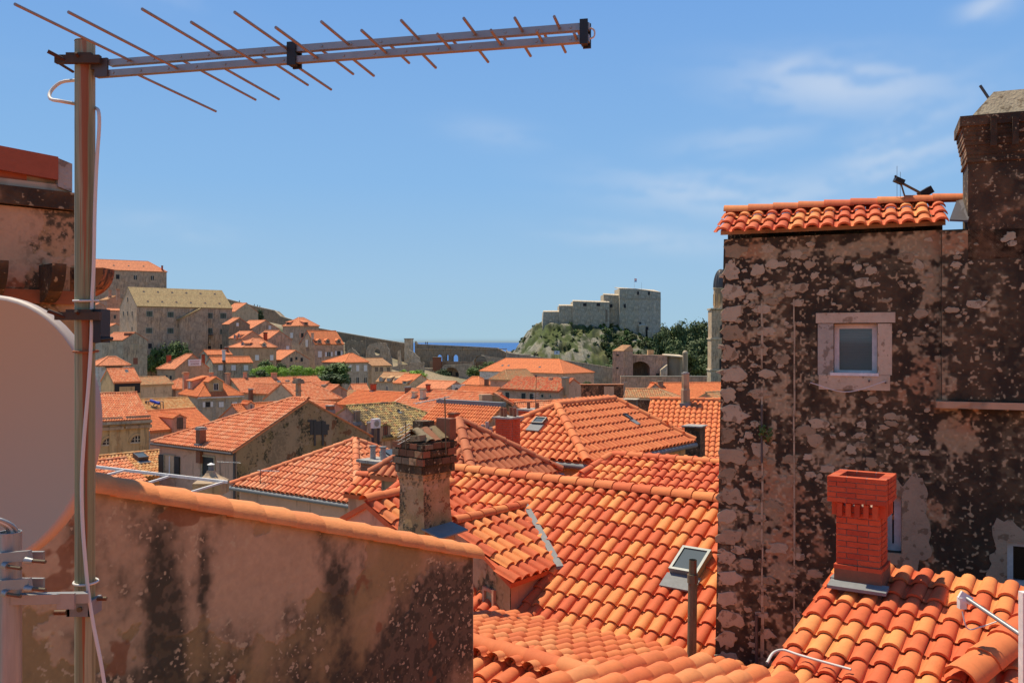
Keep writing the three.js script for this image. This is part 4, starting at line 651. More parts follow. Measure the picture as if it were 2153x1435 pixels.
// ---------------------------------------------------------------- bell tower
{
  const d = 330, k = d / FL, w = 24 * k, g = thing('bell_tower', 'tall stone bell tower with a dark dome, half hidden by the crusted house', 'tower', at(1516, 840, d), -0.06), Y = py => (840 - py) * k;
  const stage = (name, hw, y0, y1, mat) => { const q = new GB(); q.box(-hw, hw, y0, y1, -hw, hw); return add(g, name, q.build(), mat); };
  stage('lower_stage', w * 1.04, -14, Y(778), M.greyStone); stage('middle_stage', w * 0.99, Y(777), Y(713), M.towerStone); stage('belfry', w * 0.96, Y(712), Y(652), M.towerStone);
  for (const [py, e] of [[778, 1.10], [713, 1.06], [651, 1.05]]) stage('cornice', w * e, Y(py), Y(py) + 0.5, M.paleStone);
  const dr = new THREE.CylinderGeometry(15.5 * k, 16 * k, Y(606) - Y(649), 8); dr.rotateY(Math.PI / 8); dr.translate(0, (Y(606) + Y(649)) / 2, 0); const drum = add(g, 'drum', dr, M.towerStone); const dc = new THREE.CylinderGeometry(17 * k, 17 * k, 0.5, 8); dc.rotateY(Math.PI / 8); dc.translate(0, Y(606), 0); add(drum, 'cornice', dc, M.paleStone);
  const pts = []; for (let i = 0; i <= 12; i++) { const t = i / 12 * Math.PI / 2; pts.push(new THREE.Vector2(15.5 * k * Math.cos(t), Y(604) + 38 * k * Math.sin(t))); } const dome = add(g, 'dome', new THREE.LatheGeometry(pts, 24), M.gutter); const rb = new GB(); for (let i = 0; i < 16; i++) { const a = i / 16 * 6.283; for (let j = 0; j < 10; j++) { const t0 = j / 11 * 1.571, t1 = (j + 1) / 11 * 1.571, f = t => V(15.7 * k * Math.cos(t) * Math.cos(a), Y(604) + 38.4 * k * Math.sin(t), 15.7 * k * Math.cos(t) * Math.sin(a)); rb.bar(f(t0), f(t1), 0.09, 0.09, 4, false); } } add(dome, 'dome_ribs', rb.build(), M.gutter);
  for (const [px, py, ww, hh] of [[1514, 697, 7, 28], [1512, 766, 6, 26]]) for (const off of [0]) { const s = new THREE.Shape(), r = ww / 2 * k, x = (px - 1516) * k; s.moveTo(x - r, Y(py + hh / 2)); s.lineTo(x + r, Y(py + hh / 2)); s.lineTo(x + r, Y(py - hh / 2) - r); s.absarc(x, Y(py - hh / 2) - r, r, 0, Math.PI, false); s.closePath(); const e = new THREE.ExtrudeGeometry(s, { depth: 0.2, bevelEnabled: false }); e.translate(0, 0, w * 1.0); add(g, 'opening', e, M.dark); }
  for (let i = 0; i < 8; i++) { const s = new GB(), a = i / 8 * 6.283 + Math.PI / 8; s.obox(V(Math.cos(a) * 14.6 * k, Y(630), Math.sin(a) * 14.6 * k), V(-Math.sin(a), 0, Math.cos(a)), V(0, 1, 0), V(Math.cos(a), 0, Math.sin(a)), -2.2 * k, 2.2 * k, -12 * k, 12 * k, 0, 0.25); add(drum, 'drum_window', s.build(), M.ochre); }
}
// ---------------------------------------------------------------- trees in the town
for (const [px, t, b, w, lab] of [[330, 728, 775, 40, 'dark leafy tree beside the rough stone house, leftmost of the monastery trees'], [352, 722, 778, 46, 'dark leafy tree second from left below the monastery'], [375, 718, 776, 44, 'tall dark leafy tree in the middle below the monastery'], [392, 728, 775, 34, 'dark leafy tree right of the others below the monastery'], [317, 757, 785, 30, 'low leafy tree behind the tan roof']]) tree('leafy_tree', lab, px, t, b, w, 295, 'round', LM.mid, 'trees below the monastery');
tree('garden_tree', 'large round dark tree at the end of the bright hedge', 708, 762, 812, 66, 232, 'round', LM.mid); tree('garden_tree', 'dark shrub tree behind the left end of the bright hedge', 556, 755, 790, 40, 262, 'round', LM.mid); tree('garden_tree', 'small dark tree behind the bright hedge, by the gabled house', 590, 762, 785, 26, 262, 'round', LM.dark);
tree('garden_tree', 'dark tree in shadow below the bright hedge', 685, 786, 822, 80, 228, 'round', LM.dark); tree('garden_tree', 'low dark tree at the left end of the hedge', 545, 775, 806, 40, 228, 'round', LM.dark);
{
  const g = thing('hedge', 'long bright green trimmed hedge behind the tiled roofs', 'hedge', at(628, 783, 236), 0.06), k = 236 / FL;
  for (let i = 0; i < 7; i++) { const m = add(g, 'foliage', crowns.hedge[i % 2], i % 3 ? LM.bright : LM.bright); m.position.set((540 + i * 26 - 622) * k, (i % 2) * 0.3, (i % 3) * 0.5); m.scale.set(17 * k, 12 * k, 12 * k); m.rotation.y = i; }
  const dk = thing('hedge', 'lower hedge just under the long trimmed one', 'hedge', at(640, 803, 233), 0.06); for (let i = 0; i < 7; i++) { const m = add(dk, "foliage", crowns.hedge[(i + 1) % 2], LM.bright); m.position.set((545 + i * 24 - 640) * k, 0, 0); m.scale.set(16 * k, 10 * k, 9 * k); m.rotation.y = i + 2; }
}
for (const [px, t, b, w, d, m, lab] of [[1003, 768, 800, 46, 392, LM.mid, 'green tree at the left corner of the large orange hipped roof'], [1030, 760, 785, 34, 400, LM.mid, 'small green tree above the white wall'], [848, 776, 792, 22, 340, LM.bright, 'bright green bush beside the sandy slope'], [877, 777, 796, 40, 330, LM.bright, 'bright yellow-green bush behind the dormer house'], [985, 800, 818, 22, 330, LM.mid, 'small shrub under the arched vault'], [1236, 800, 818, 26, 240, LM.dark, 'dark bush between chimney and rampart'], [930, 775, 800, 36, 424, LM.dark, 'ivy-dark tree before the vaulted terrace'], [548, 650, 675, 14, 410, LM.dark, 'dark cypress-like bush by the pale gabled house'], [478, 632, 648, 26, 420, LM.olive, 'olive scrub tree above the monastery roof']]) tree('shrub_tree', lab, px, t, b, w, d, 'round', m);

// ---------------------------------------------------------------- what lies outside the frame and still tells: the bare mountain behind the town (it shows in the window pane) and the roofs round the viewpoint
{
  const P = [], C = [], I = [], T = [], na = 64, nr = 14;
  for (let j = 0; j <= nr; j++) for (let i = 0; i <= na; i++) { const az = lerp(48, 200, i / na) * DEG, rad = lerp(260, 1500, j / nr), u = i / na, v = j / nr, ends = sstep(0, 0.2, u) * (1 - sstep(0.8, 1, u)); const h = -24 + (sstep(0.05, 0.85, v) * 300 * (0.8 + 0.4 * fbm(u, v, 6, 4, 261)) + 26 * (fbm(u, v, 20, 4, 265) - 0.5) * v) * ends; P.push(Math.sin(az) * rad, h, -Math.cos(az) * rad); T.push(Math.sin(az) * rad, Math.cos(az) * rad); C.push(...mix3([0.30, 0.25, 0.18], [0.10, 0.11, 0.05], sstep(0.45, 0.6, fbm(u, v, 24, 4, 269)))); }
  for (let j = 0; j < nr; j++) for (let i = 0; i < na; i++) { const a = j * (na + 1) + i, b = a + 1, c = a + na + 1, d = c + 1; I.push(a, b, c, b, d, c); }
  const g = new THREE.BufferGeometry(); g.setAttribute('position', new THREE.Float32BufferAttribute(P, 3)); g.setAttribute('color', new THREE.Float32BufferAttribute(C, 3)); g.setAttribute('uv', new THREE.Float32BufferAttribute(T, 2)); g.setIndex(I); g.computeVertexNormals();
  structure('mountain', g, std(texStone, [1.2, 1.2, 1.2], 0.95, { vertexColors: true }), 'bare limestone mountain behind the town');
}
// surveyed houses: centre x, z, length, width, turn (degrees), eaves height, ridge height, hip insets left and right
const FIT = {
  N1: [-14.56, -52.53, 7.59, 10.13, -36.95, -5.77, -3.29, 6.24, 0],
  N2: [-5.62, -31.01, 6.13, 5.45, -35.81, -4.96, -3.47, 3.24, 2.85],
  N2w: [-3.4, -22.77, 1.33, 1.27, -29.41, -3.87, -3.51, 0, 0],
  N3: [-1.04, -20.28, 3.02, 3.16, 51.72, -3.01, -1.83, 1.24, 1.74],
  N4: [1.84, -25.01, 5.84, 4.39, 52.59, -2.94, -1.77, 1.91, 0.89],
  N5: [7.31, -37.4, 2.89, 11, -16.02, -5.29, -2.49, 0, 0],
  N6: [2.88, -20.32, 2.9, 3.64, -33.36, -3.36, -2.68, 0.8, 0],
  B1: [0.64, -16.46, 6.89, 14, -38.32, -6.49, -2.61, 0, 0],
  M7: [-37.78, -82.2, 5.73, 9, 37.64, -7.02, -4.85, 0, 0],
  M8: [-38.4, -99.44, 4.74, 7.92, 49.9, -9.44, -7.67, 0, 0],
  M6: [-52.9, -155.68, 8.05, 10.17, 37.99, -9.29, -6.04, 3.83, 4.17],
  M6l: [-65.9, -177.9, 6.83, 7.03, 45.82, -9.29, -7.44, 2.4, 3.67],
  M5: [-75.44, -236.89, 10.73, 6.08, 35.53, -5.59, -4.06, 0, 0],
  M5b: [-82.42, -246.87, 7.31, 5.34, 43.28, -3.61, -2.36, 0, 0],
  M4: [-76.71, -206.85, 5.92, 10.61, -26.2, -6.24, -2.92, 3.9, 0],
  M2: [-63.6, -144.01, 4.24, 7.62, 39.28, -6.44, -4.38, 0, 0],
  M1: [-91.5, -200.75, 7.46, 7.23, 44.56, -5.3, -3.43, 3.69, 2.13],
  M3: [-69.14, -170.81, 5.37, 5.86, 46.72, -8.13, -6.79, 0, 0.38],
  M11: [-56.03, -207.94, 21.14, 14, 42.87, -12.01, -8.44, 0, 0],
  M12: [-46.29, -167.11, 7.91, 6.15, 46.47, -9.53, -7.96, 2.8, 0],
  M12g: [-38.66, -142.33, 8, 3.43, -34.12, -8.3, -6.82, 0, 0],
  M13: [-27.83, -117.71, 6.73, 8.3, 49, -7.59, -5.42, 0, 2.06],
  M13b: [-20.15, -91.31, 6, 1.8, -36.15, -6.7, -6.23, 0, 0],
  M14: [-15.13, -108.29, 7.8, 6.99, -40.61, -7.78, -6.2, 0, 0],
  M15: [-8.74, -65.61, 8.6, 8.45, 46.41, -6.5, -4.58, 0, 4.17],
  M16: [-7.18, -89.05, 8.31, 17, -40.17, -9.29, -4.96, 0, 0],
  M17: [-2.25, -54.65, 4.34, 3.22, -38.23, -4.97, -3.92, 0, 0],
  H18: [5.4, -149.64, 12.72, 8.13, -41.35, -8, -6.11, 0, 0],
  H17: [0.26, -204.29, 9.7, 6.15, 45.14, -8.62, -6.48, 2.34, 0.59],
  H16: [10, -375.15, 47.23, 20.69, -42.84, -12.65, -7.25, 6.34, 10.81],
  H20: [-37.04, -284.23, 9.41, 10.65, -21.27, -12.68, -9.85, 0, 0],
  H20b: [-28.12, -264.09, 2.89, 10.29, -36.23, -12.26, -9.75, 0, 0],
  H21: [-14.22, -204.76, 4.15, 6.92, -42.14, -10.78, -9.15, 0, 0],
  H22: [-8.3, -226.87, 6.46, 7.17, -40.33, -10.94, -9.05, 0.78, 3.48],
  H19: [25.29, -131.77, 8.52, 14, 10.36, -9.73, -6.17, 0, 0],
  H19b: [17.62, -111.68, 6.61, 3.94, -16.69, -7, -6.01, 0, 2.4],
  H1: [-187.84, -424.74, 39.48, 21.25, 30.31, 33.4, 38.93, 7.53, 7.21],
  H2: [-118.26, -312.31, 32.56, 20.64, 38.92, 11.8, 18.62, 0, 0],
  H5: [-122.47, -399.8, 8, 14.16, -30.2, 13.19, 17.29, 0, 0],
  H6: [-98.64, -308.84, 12, 8.78, -36.27, 5.9, 8.19, 0, 0],
  H7: [-94.24, -331.12, 7.19, 12.88, -37.57, 4.69, 7.89, 0, 0],
  H9: [-83.6, -311.66, 5.72, 11.39, -33.16, 0.54, 3.8, 0, 0],
  H10: [-84.06, -287.06, 11.88, 11.37, 41.93, -1.83, 1.1, 6.39, 3.77],
  H11: [-75.63, -302.75, 5.21, 12.7, -35.92, -6.13, -2.94, 0, 0],
  H12: [-88.54, -371.52, 9.73, 13.8, 45.02, 6.48, 10.08, 3.79, 3.59],
  H13: [-71.77, -334.05, 12.19, 12.85, 40.16, -0.95, 4.08, 0, 0],
  H14: [-59.28, -314.99, 10.84, 13.42, 48.23, -7.24, -4.22, 7.17, 2.13],
  H15: [-54.12, -343.07, 9.69, 12.4, 46.6, -9.17, -6.41, 0, 0],
  H3: [-115.7, -265.32, 9.85, 8.52, -33.25, 0.39, 2.79, 0, 0],
  K1: [-24.3, -53.22, 3.25, 6.36, 45.9, -7.64, -6.92, 0, 0],
  K2: [-21.17, -49.86, 2.53, 2.85, 43.04, -7.06, -6.88, 1.65, 0],
  K3: [-102.18, -277.4, 10, 19, -45.47, -7.52, -2.58, 0, 0],
  G1: [-175.22, -372.53, 8, 5.6, -37.88, 14.68, 16.05, 0, 0],
  G2: [-158.23, -352.56, 5.51, 5.44, 31.13, 12.29, 13.1, 0, 0],
  G3: [-147.61, -326.33, 8, 9.05, -39.32, 4.47, 6.59, 0, 0],
  G4: [-180.63, -400.49, 8, 8.45, -41.98, 18.62, 20.47, 0, 0],
  H8: [-90.42, -295.86, 12, 8.77, -35.95, 1.14, 3.42, 0, 0],
  C1: [-32, -147.47, 4.72, 3.32, -36.63, -7.55, -6.69, 0, 0],
  C2: [-26.68, -133.01, 2.26, 3.24, -38.24, -7.35, -6.55, 0, 0],
  C3: [-28.96, -167.33, 3.13, 3.91, 27.04, -9.09, -8.04, 0, 0],
  C4: [-24.22, -138.45, 3.9, 4.32, -39.34, -8.78, -7.75, 0, 0],
  R1: [-8.32, -124.28, 8.05, 12, -34.5, -10.19, -7.13, 0, 0],
  R2h: [-6.15, -164.43, 6.13, 12, -36.92, -11.48, -8.42, 0, 0],
  R3: [1.34, -88.67, 2.92, 12, -36.43, -8.98, -5.92, 0, 0],
  R4: [2.77, -77.19, 4.66, 9, 39.11, -7.53, -5.23, 0, 0],
  R5: [8.67, -84.71, 3.02, 8, -19.43, -7.53, -5.5, 0, 0],
  R6: [23.28, -99.56, 3.19, 10, 42.26, -8.2, -5.66, 0, 0]
};
// ---------------------------------------------------------------- the town (survey sheets: origin and magnification of enlarged parts of the photograph)
const SH = { A: [180, 520, 4.784], B: [460, 600, 4.784], C: [780, 640, 4.784], D: [1080, 560, 4.628], E: [180, 740, 4.784], F: [560, 780, 4.22], G: [1000, 760, 3.985], H: [720, 860, 3.986], a: [190, 740, 10.25], b: [380, 720, 8.967], c: [560, 770, 8.967], d: [760, 770, 8.967], e: [980, 740, 8.967], f: [1200, 740, 6.728], g: [190, 560, 8.967], h: [600, 860, 8.28], p: [0, 0, 1], S: [1480, 140, 3.119], T: [1480, 560, 3.189], U: [1480, 960, 3.021], Vv: [900, 1050, 3.262] };
const zx = (t, x) => SH[t][0] + x / SH[t][2], zy = (t, y) => SH[t][1] + y / SH[t][2];
const win = (H, f, t, x, y, w, h, o) => windowOn(H, f, zx(t, x), zy(t, y), w / SH[t][2], h / SH[t][2], o);
const chim = (H, f, t, x, yb, yt, w, st, ra, lab) => chimneyOn(H, f, zx(t, x), zy(t, yb), zy(t, yt), w / SH[t][2], st, ra, lab);
const dorm = (H, f, t, x, y, w, h, o) => dormerOn(H, f, zx(t, x), zy(t, y), w / SH[t][2], h / SH[t][2], o);
const rlight = (H, f, t, x, y, w, h, o) => roofLightOn(H, f, zx(t, x), zy(t, y), w / SH[t][2], h / SH[t][2], o);
const hs = (key, label, o = {}) => house({ key, fit: FIT[key], label, ...o });
const gShut = { pane: M.greenShut, bars: 2, barMat: M.darkGreen, frame: M.greyTrim }, wShut = { shut: 'closed', frame: M.paleTrim }, dk = { pane: M.dark };

{ // hill, far left
  const H1 = hs('H1', 'long orange hipped house highest on the hill', { name: 'hipped_house', wall: M.orangeStone, pal: 'soft', H: 24 });
  win(H1, 'front', 'A', 320, 295, 34, 46, dk); for (const x of [497, 668]) win(H1, 'front', 'A', x, 303 + (x > 600 ? 4 : 0), 30, 44, { bars: 1 }); chim(H1, 'slope', 'A', 767, 225, 182, 20, 'brick'); for (const x of [280, 430, 580]) rlight(H1, 'slope', 'A', x, 180 + (x - 280) * 0.03, 16, 10, { pane: M.dark, frame: M.oldBrick });
  const H2 = hs('H2', 'huge grey-brown monastery house with a plain tan roof', { name: 'monastery', category: 'monastery', wall: M.orangeStone, pal: 'stoneTan', H: 30, caps: false });
  for (const [x, y] of [[640, 667], [852, 675], [1245, 685], [1382, 687], [636, 835], [850, 837], [1243, 838], [1380, 845]]) win(H2, 'front', 'A', x, y, 56, 52, gShut);
  for (const y of [707, 865]) win(H2, 'front', 'A', 1160, y, 40, y > 800 ? 50 : 36, { pane: M.dark, frame: M.whitePaint });
  for (const [x, y] of [[421, 525], [421, 665], [466, 665], [378, 665], [465, 820]]) win(H2, 'left', 'A', x, y, 14, 44, dk);
  win(H2, 'front', 'A', 1380, 1000, 56, 56, dk); win(H2, 'front', 'A', 1160, 1015, 46, 60, { pane: M.brownWood }); win(H2, 'front', 'A', 1237, 1008, 44, 40, { ...dk, name: 'door' }); win(H2, 'front', 'A', 645, 990, 36, 50, dk); win(H2, 'front', 'A', 930, 787, 14, 40, dk);
  for (let i = 0; i < 6; i++) { rlight(H2, 'slope', 'A', 580 + i * 143, 442 + i * 5, 18, 8, { pane: M.dark, frame: M.oldBrick }); rlight(H2, 'slope', 'A', 622 + i * 144, 540 + i * 4.5, 18, 8, { pane: M.dark, frame: M.oldBrick }); }
  { // projecting wing with a half gable
    const q = new GB(), P = (x, y) => H2.hit('front', zx('A', x), zy('A', y)), a = P(930, 718), b = P(1140, 612), c = P(1212, 612), y0 = 2, z = H2.z1 + 1.6, z0 = H2.z1 - 0.2; const f = [V(a.x, y0, z), V(c.x, y0, z), V(c.x, c.y - 0.3, z), V(b.x, c.y - 0.3, z), V(a.x, a.y, z)], r = f.map(p => V(p.x, p.y, z0));
    q.poly(f); for (let i = 0; i < 5; i++) { const j = (i + 1) % 5; q.quad(r[i], r[j], f[j], f[i]); } const w = add(H2.g, 'wing', q.build(), M.orangeStone);
    const k = new GB(); k.slab([V(a.x - 0.6, a.y - 0.1, z + 0.4), V(b.x, c.y, z + 0.4), V(b.x, c.y, z0), V(a.x - 0.6, a.y - 0.1, z0)], V(0, -0.35, 0)); add(w, 'wing_roof', k.build(), palFar.stoneTan);
    const ba = new GB(), bp = P(1245, 880); ba.obox(bp, V(1, 0, 0), V(0, 1, 0), V(0, 0, 1), -1.0, 1.0, -0.15, 0.1, -0.1, 1.0); for (let i = -4; i <= 4; i++) ba.obox(bp, V(1, 0, 0), V(0, 1, 0), V(0, 0, 1), i * 0.24 - 0.03, i * 0.24 + 0.03, 0.1, 0.9, 0.9, 0.96); add(H2.g, 'balcony', ba.build(), M.gutter);
    const nc = new GB(), np = P(1240, 935); nc.obox(np, V(1, 0, 0), V(0, 1, 0), V(0, 0, 1), -0.7, 0.7, -1.4, 1.2, -0.1, 0.12); const nm = add(H2.g, 'niche', nc.build(), M.darkStone); const st = new THREE.LatheGeometry([[0, -1.1], [0.32, -1.05], [0.26, -0.4], [0.3, 0.1], [0.12, 0.3], [0.17, 0.5], [0.0, 0.72]].map(p => new THREE.Vector2(...p)), 10); st.translate(np.x, np.y, np.z + 0.35); add(nm, 'statue', st, M.paleStone);
  }
  const H3 = hs('H3', 'rough grey stone house with a half-broken tiled roof', { wall: M.greyStone, pal: 'mottled', H: 20, dl: 1 }); win(H3, 'right', 'A', 505, 1000, 40, 50, { shut: 'closed', shutMat: M.pale, frame: M.greyTrim }); win(H3, 'right', 'A', 498, 1142, 44, 66, { pane: M.redShut, frame: M.paleTrim });
  { const q = new GB(true), p = H3.hit('slope', zx('A', 420), zy('A', 880)); q.col = [0.05, 0.03, 0.02]; q.obox(p, V(1, 0, 0), V(0, 1, 0), V(0, 0, 1), -1.2, 1.2, -0.5, 0.6, -1, 0.4); add(H3.roof, 'roof_gap', q.build(), M.oldBrick); }
  const G4 = hs('G4', 'pink house with two white-capped chimneys beside the monastery', { wall: M.salmon, pal: 'tan', H: 14 }); chim(G4, 'slope', 'g', 360, 585, 440, 60, 'pink'); chim(G4, 'slope', 'g', 515, 560, 420, 66, 'pink');
  hs('G1', 'small pink gabled house close beside the mast, high on the hill', { wall: M.salmon, H: 12 }); hs('G2', 'salmon house with a lean tiled roof touching the monastery gable', { wall: M.salmon, H: 14 }); hs('G3', 'grey gabled house below the salmon one', { wall: M.greyPlaster, H: 14 });
  { const g2 = housesBuilt.G2; win(g2, 'front', 'g', 455, 950, 40, 70, { pane: M.greyWood }); win(g2, 'front', 'g', 315, 955, 24, 46, { pane: M.greyWood }); }
  const H5 = hs('H5', 'pale rendered gabled house next to the town wall', { wall: M.cream, H: 16 }); win(H5, 'right', 'A', 1622, 597, 14, 14, { pane: M.paleStone });
  hs('H6', 'small dark stone gabled house beside the monastery corner', { wall: M.darkStone, H: 14, dl: -8 }); win(housesBuilt.H6, 'right', 'A', 1525, 775, 22, 34, { shut: 'closed' });
  const H7 = hs('H7', 'brown gabled house with one white shutter, below the town wall', { wall: M.orangeStone, H: 16, dl: 3 }); win(H7, 'right', 'A', 1850, 805, 24, 36, wShut); win(H7, 'right', 'A', 1766, 808, 12, 16, { pane: M.paleStone });
  const H8 = hs('H8', 'low gabled house with a pair of small dormers near the monastery', { wall: M.brownPlaster, H: 14, dl: -5 }); dorm(H8, 'slope', 'A', 1500, 915, 24, 30, { pitch: 0.7 }); dorm(H8, 'slope', 'A', 1540, 905, 24, 30, { pitch: 0.7 });
  const H9 = hs('H9', 'tall brown gabled house with a tiny attic window', { wall: M.orangeStone, H: 18, dl: 2 }); win(H9, 'right', 'B', 605, 520, 22, 40, { shut: 'closed', shutMat: M.pink }); win(H9, 'right', 'B', 690, 625, 30, 34, wShut); chim(H9, 'slope', 'B', 467, 545, 470, 36, 'brick');
  const H10 = hs('H10', 'beige hipped house with a white-framed dormer above the hedge', { name: 'hipped_house', wall: M.brownPlaster, H: 16 }); dorm(H10, 'slope', 'B', 455, 612, 44, 28, { wall: M.cream, pitch: 0.8 }); dorm(H10, 'slopeL', 'B', 240, 602, 40, 26, { wall: M.salmon }); win(H10, 'front', 'B', 382, 725, 36, 52, wShut); win(H10, 'front', 'B', 530, 725, 32, 52, wShut);
  const H11 = hs('H11', 'brown gabled house with three small dark attic windows', { wall: M.orangeStone, H: 14, dl: 6 }); for (const [x, y] of [[728, 745], [832, 745], [722, 825], [835, 827]]) win(H11, 'right', 'B', x, y, 24, 40, dk); win(H11, 'right', 'B', 778, 733, 22, 30, dk);
  const H12 = hs('H12', 'square reddish stone house with two dormers in its pyramid roof', { name: 'hipped_house', wall: M.orangeStone, H: 22 }); dorm(H12, 'slopeL', 'B', 697, 392, 40, 26, { shed: true, pane: M.brownWood, frame: M.brownWood, wall: M.salmon }); dorm(H12, 'slope', 'B', 875, 398, 44, 32, { shed: true, wall: M.salmon, pane: M.brownWood, frame: M.brownWood }); win(H12, 'front', 'B', 838, 500, 26, 44, { pane: M.dark, shut: 'open', shutMat: M.salmon }); win(H12, 'left', 'B', 733, 500, 26, 50, wShut);
  const H13 = hs('H13', 'tall stone house with a steep roof and three arched dormers', { wall: M.orangeStone, H: 20, pal: 'orange' }); for (const x of [1010, 1095, 1205]) dorm(H13, 'slope', 'B', x, 580, 44, 30, { wall: M.orangeStone, pitch: 0.7, frame: M.paleTrim }); chim(H13, 'slope', 'B', 942, 535, 475, 26, 'white'); win(H13, 'left', 'B', 885, 580, 24, 70, wShut); win(H13, 'front', 'B', 1015, 690, 36, 60, wShut); win(H13, 'front', 'B', 1105, 690, 34, 44, { bars: 1, shut: 'open' }); win(H13, 'front', 'B', 1205, 680, 34, 44, { pane: M.dark, shut: 'open' });
  const H14 = hs('H14', 'stained stone hipped house with white shutters beside the round tree', { name: 'hipped_house', wall: M.greyPlaster, H: 16, pal: 'orange' }); for (const x of [1318, 1395, 1473]) { win(H14, 'front', 'B', x, 830, 30, 60, wShut); win(H14, 'front', 'B', x, 955, 26, 60, { bars: 1, frame: M.paleTrim }); }
  const H15 = hs('H15', 'small cream house with a grey-tan roof below the ruins', { wall: M.cream, pal: 'tan', H: 14 }); for (const x of [1585, 1635, 1705]) win(H15, 'front', 'B', x, 842, 26, 44, { pane: M.brownWood, bars: 1, barMat: M.paleTrim });
}
{ // middle distance, left
  const M1 = hs('M1', 'hipped roof house with a dark clerestory strip beside the mast', { name: 'hipped_house', wall: M.white, H: 12, dl: 0 }); win(M1, 'front', 'a', 500, 322, 340, 30, { pane: M.dark });
  const M2 = hs('M2', 'roof with one small roof light above an open loggia', { wall: M.ochre, H: 9 }); rlight(M2, 'slope', 'a', 768, 408, 60, 50, { pane: M.skyGlass, frame: M.lead }); { const q = new GB(), p = M2.hit('front', zx('a', 800), zy('a', 760)); q.obox(p, V(1, 0, 0), V(0, 1, 0), V(0, 0, 1), -2.0, 1.9, -0.9, 1.0, -0.1, 0.03); add(M2.g, 'loggia_opening', q.build(), M.dark); const b = new GB(); b.obox(p, V(1, 0, 0), V(0, 1, 0), V(0, 0, 1), -1.3, 1.0, -1.1, 0.15, 0.03, 0.2); add(M2.g, 'parapet', b.build(), M.ochre); }
  hs('M3', 'sun-bleached tan roof behind the blue tarp frame', { pal: 'tan', wall: M.cream, H: 9, dl: 3 });
  const M4 = hs('M4', 'gabled house with a white sign on its dark gable wall', { wall: M.brownPlaster, H: 10 }); for (const x of [732, 770, 812, 855]) win(M4, 'front', 'E', x, 250 + (x - 732) * 0.12, 22, 40 + (x > 800 ? 16 : 0), dk);
  { // sign with its lettering
    const cv = document.createElement('canvas'); cv.width = 512; cv.height = 192; const x = cv.getContext('2d'); x.fillStyle = '#e8dcd8'; x.fillRect(0, 0, 512, 192); x.fillStyle = '#a4504c'; x.textAlign = 'center'; x.font = 'bold 62px sans-serif'; x.fillText('RESTAURANT', 256, 78); x.fillStyle = '#7c3434'; x.font = 'bold 82px sans-serif'; x.fillText('DOMINO', 256, 166); x.font = 'bold 70px sans-serif'; x.fillText('★', 52, 164); x.fillText('★', 460, 164);
    const tx = new THREE.CanvasTexture(cv); tx.colorSpace = THREE.SRGBColorSpace; const k = M4.frame('right'), p = M4.hit('right', zx('E', 1091), zy('E', 105)), w = 1.95, h = 0.75; const s = new THREE.BoxGeometry(w * 2, h * 2, 0.12); const mt = new THREE.MeshStandardMaterial({ map: tx, roughness: 0.7 });
    const sg = thing('sign_board', 'white sign board with two red lines of lettering on the dark gable', 'sign', p.clone().addScaledVector(k.n, 0.1).applyMatrix4(M4.g.matrixWorld), M4.g.rotation.y + Math.PI / 2), m = add(sg, 'board', s, M.whitePaint), f = add(sg, 'lettering', new THREE.PlaneGeometry(w * 2 - 0.1, h * 2 - 0.1), mt); f.position.z = 0.066;
  }
  chim(M4, 'slope', 'a', 1685, 200, 60, 90, 'brick');
  const M5 = hs('M5', 'grey stone house with three white shuttered windows and a tall white flue', { wall: M.greyStone, H: 10, pal: 'orange' }); for (const x of [745, 990, 1225]) { win(M5, 'front', 'b', x, 473, 78, 100, { ...wShut, frame: M.greyTrim }); }
  { const p = M5.hit('slope', zx('b', 808), zy('b', 360)), q = new GB(); q.bar(p.clone().add(V(0, -0.3, 0)), p.clone().add(V(0, 0.4, 0)), 0.5, 0.45, 12); const fl = add(M5.g, 'flue', q.build(), M.rustMetal), w = new GB(); w.bar(p.clone().add(V(0, 0.4, 0)), p.clone().add(V(0, 2.9, 0)), 0.42, 0.42, 14); w.bar(p.clone().add(V(0, 2.9, 0)), p.clone().add(V(0, 3.1, 0)), 0.6, 0.6, 14); add(fl, 'flue_pipe', w.build(), M.whitePaint); const dpp = new GB(), fp = M5.hit('front', zx('b', 822), zy('b', 500)); dpp.bar(V(fp.x, 0, fp.z + 0.12), V(fp.x, M5.e - 0.1, fp.z + 0.12), 0.09, 0.09, 8); add(M5.g, 'downpipe', dpp.build(), M.gutter); }
  const M5b = hs('M5b', 'higher orange roof just behind the three-shutter house', { wall: M.greyStone, H: 9, pal: 'orange' }); chim(M5b, 'slope', 'b', 860, 150, 75, 70, 'old'); chim(M5, 'slope', 'b', 420, 330, 215, 66, 'brick');
  const M6 = hs('M6', 'large dormered house with grey rusticated front and white shutters', { name: 'hipped_house', wall: M.greyPlaster, H: 7, pal: 'orange' });
  dorm(M6, 'slope', 'b', 660, 925, 250, 190, { wall: M.ochre, pitch: 0.62, ww: 0.3, wh: 0.62, frame: M.whitePaint, label: 'big gabled dormer with a white window' }); dorm(M6, 'slopeL', 'b', 165, 885, 150, 170, { wall: M.salmon, shed: true, ww: 0.25, wh: 0.7, pane: M.whitePaint, label: 'shed dormer with a white shutter' });
  for (const [x, st] of [[505, 0], [758, 1], [1010, 1]]) win(M6, 'front', 'b', x, 1165, 84, 96, { ...(st ? wShut : { pane: M.dark, shut: 'open' }), frame: M.greyTrim });
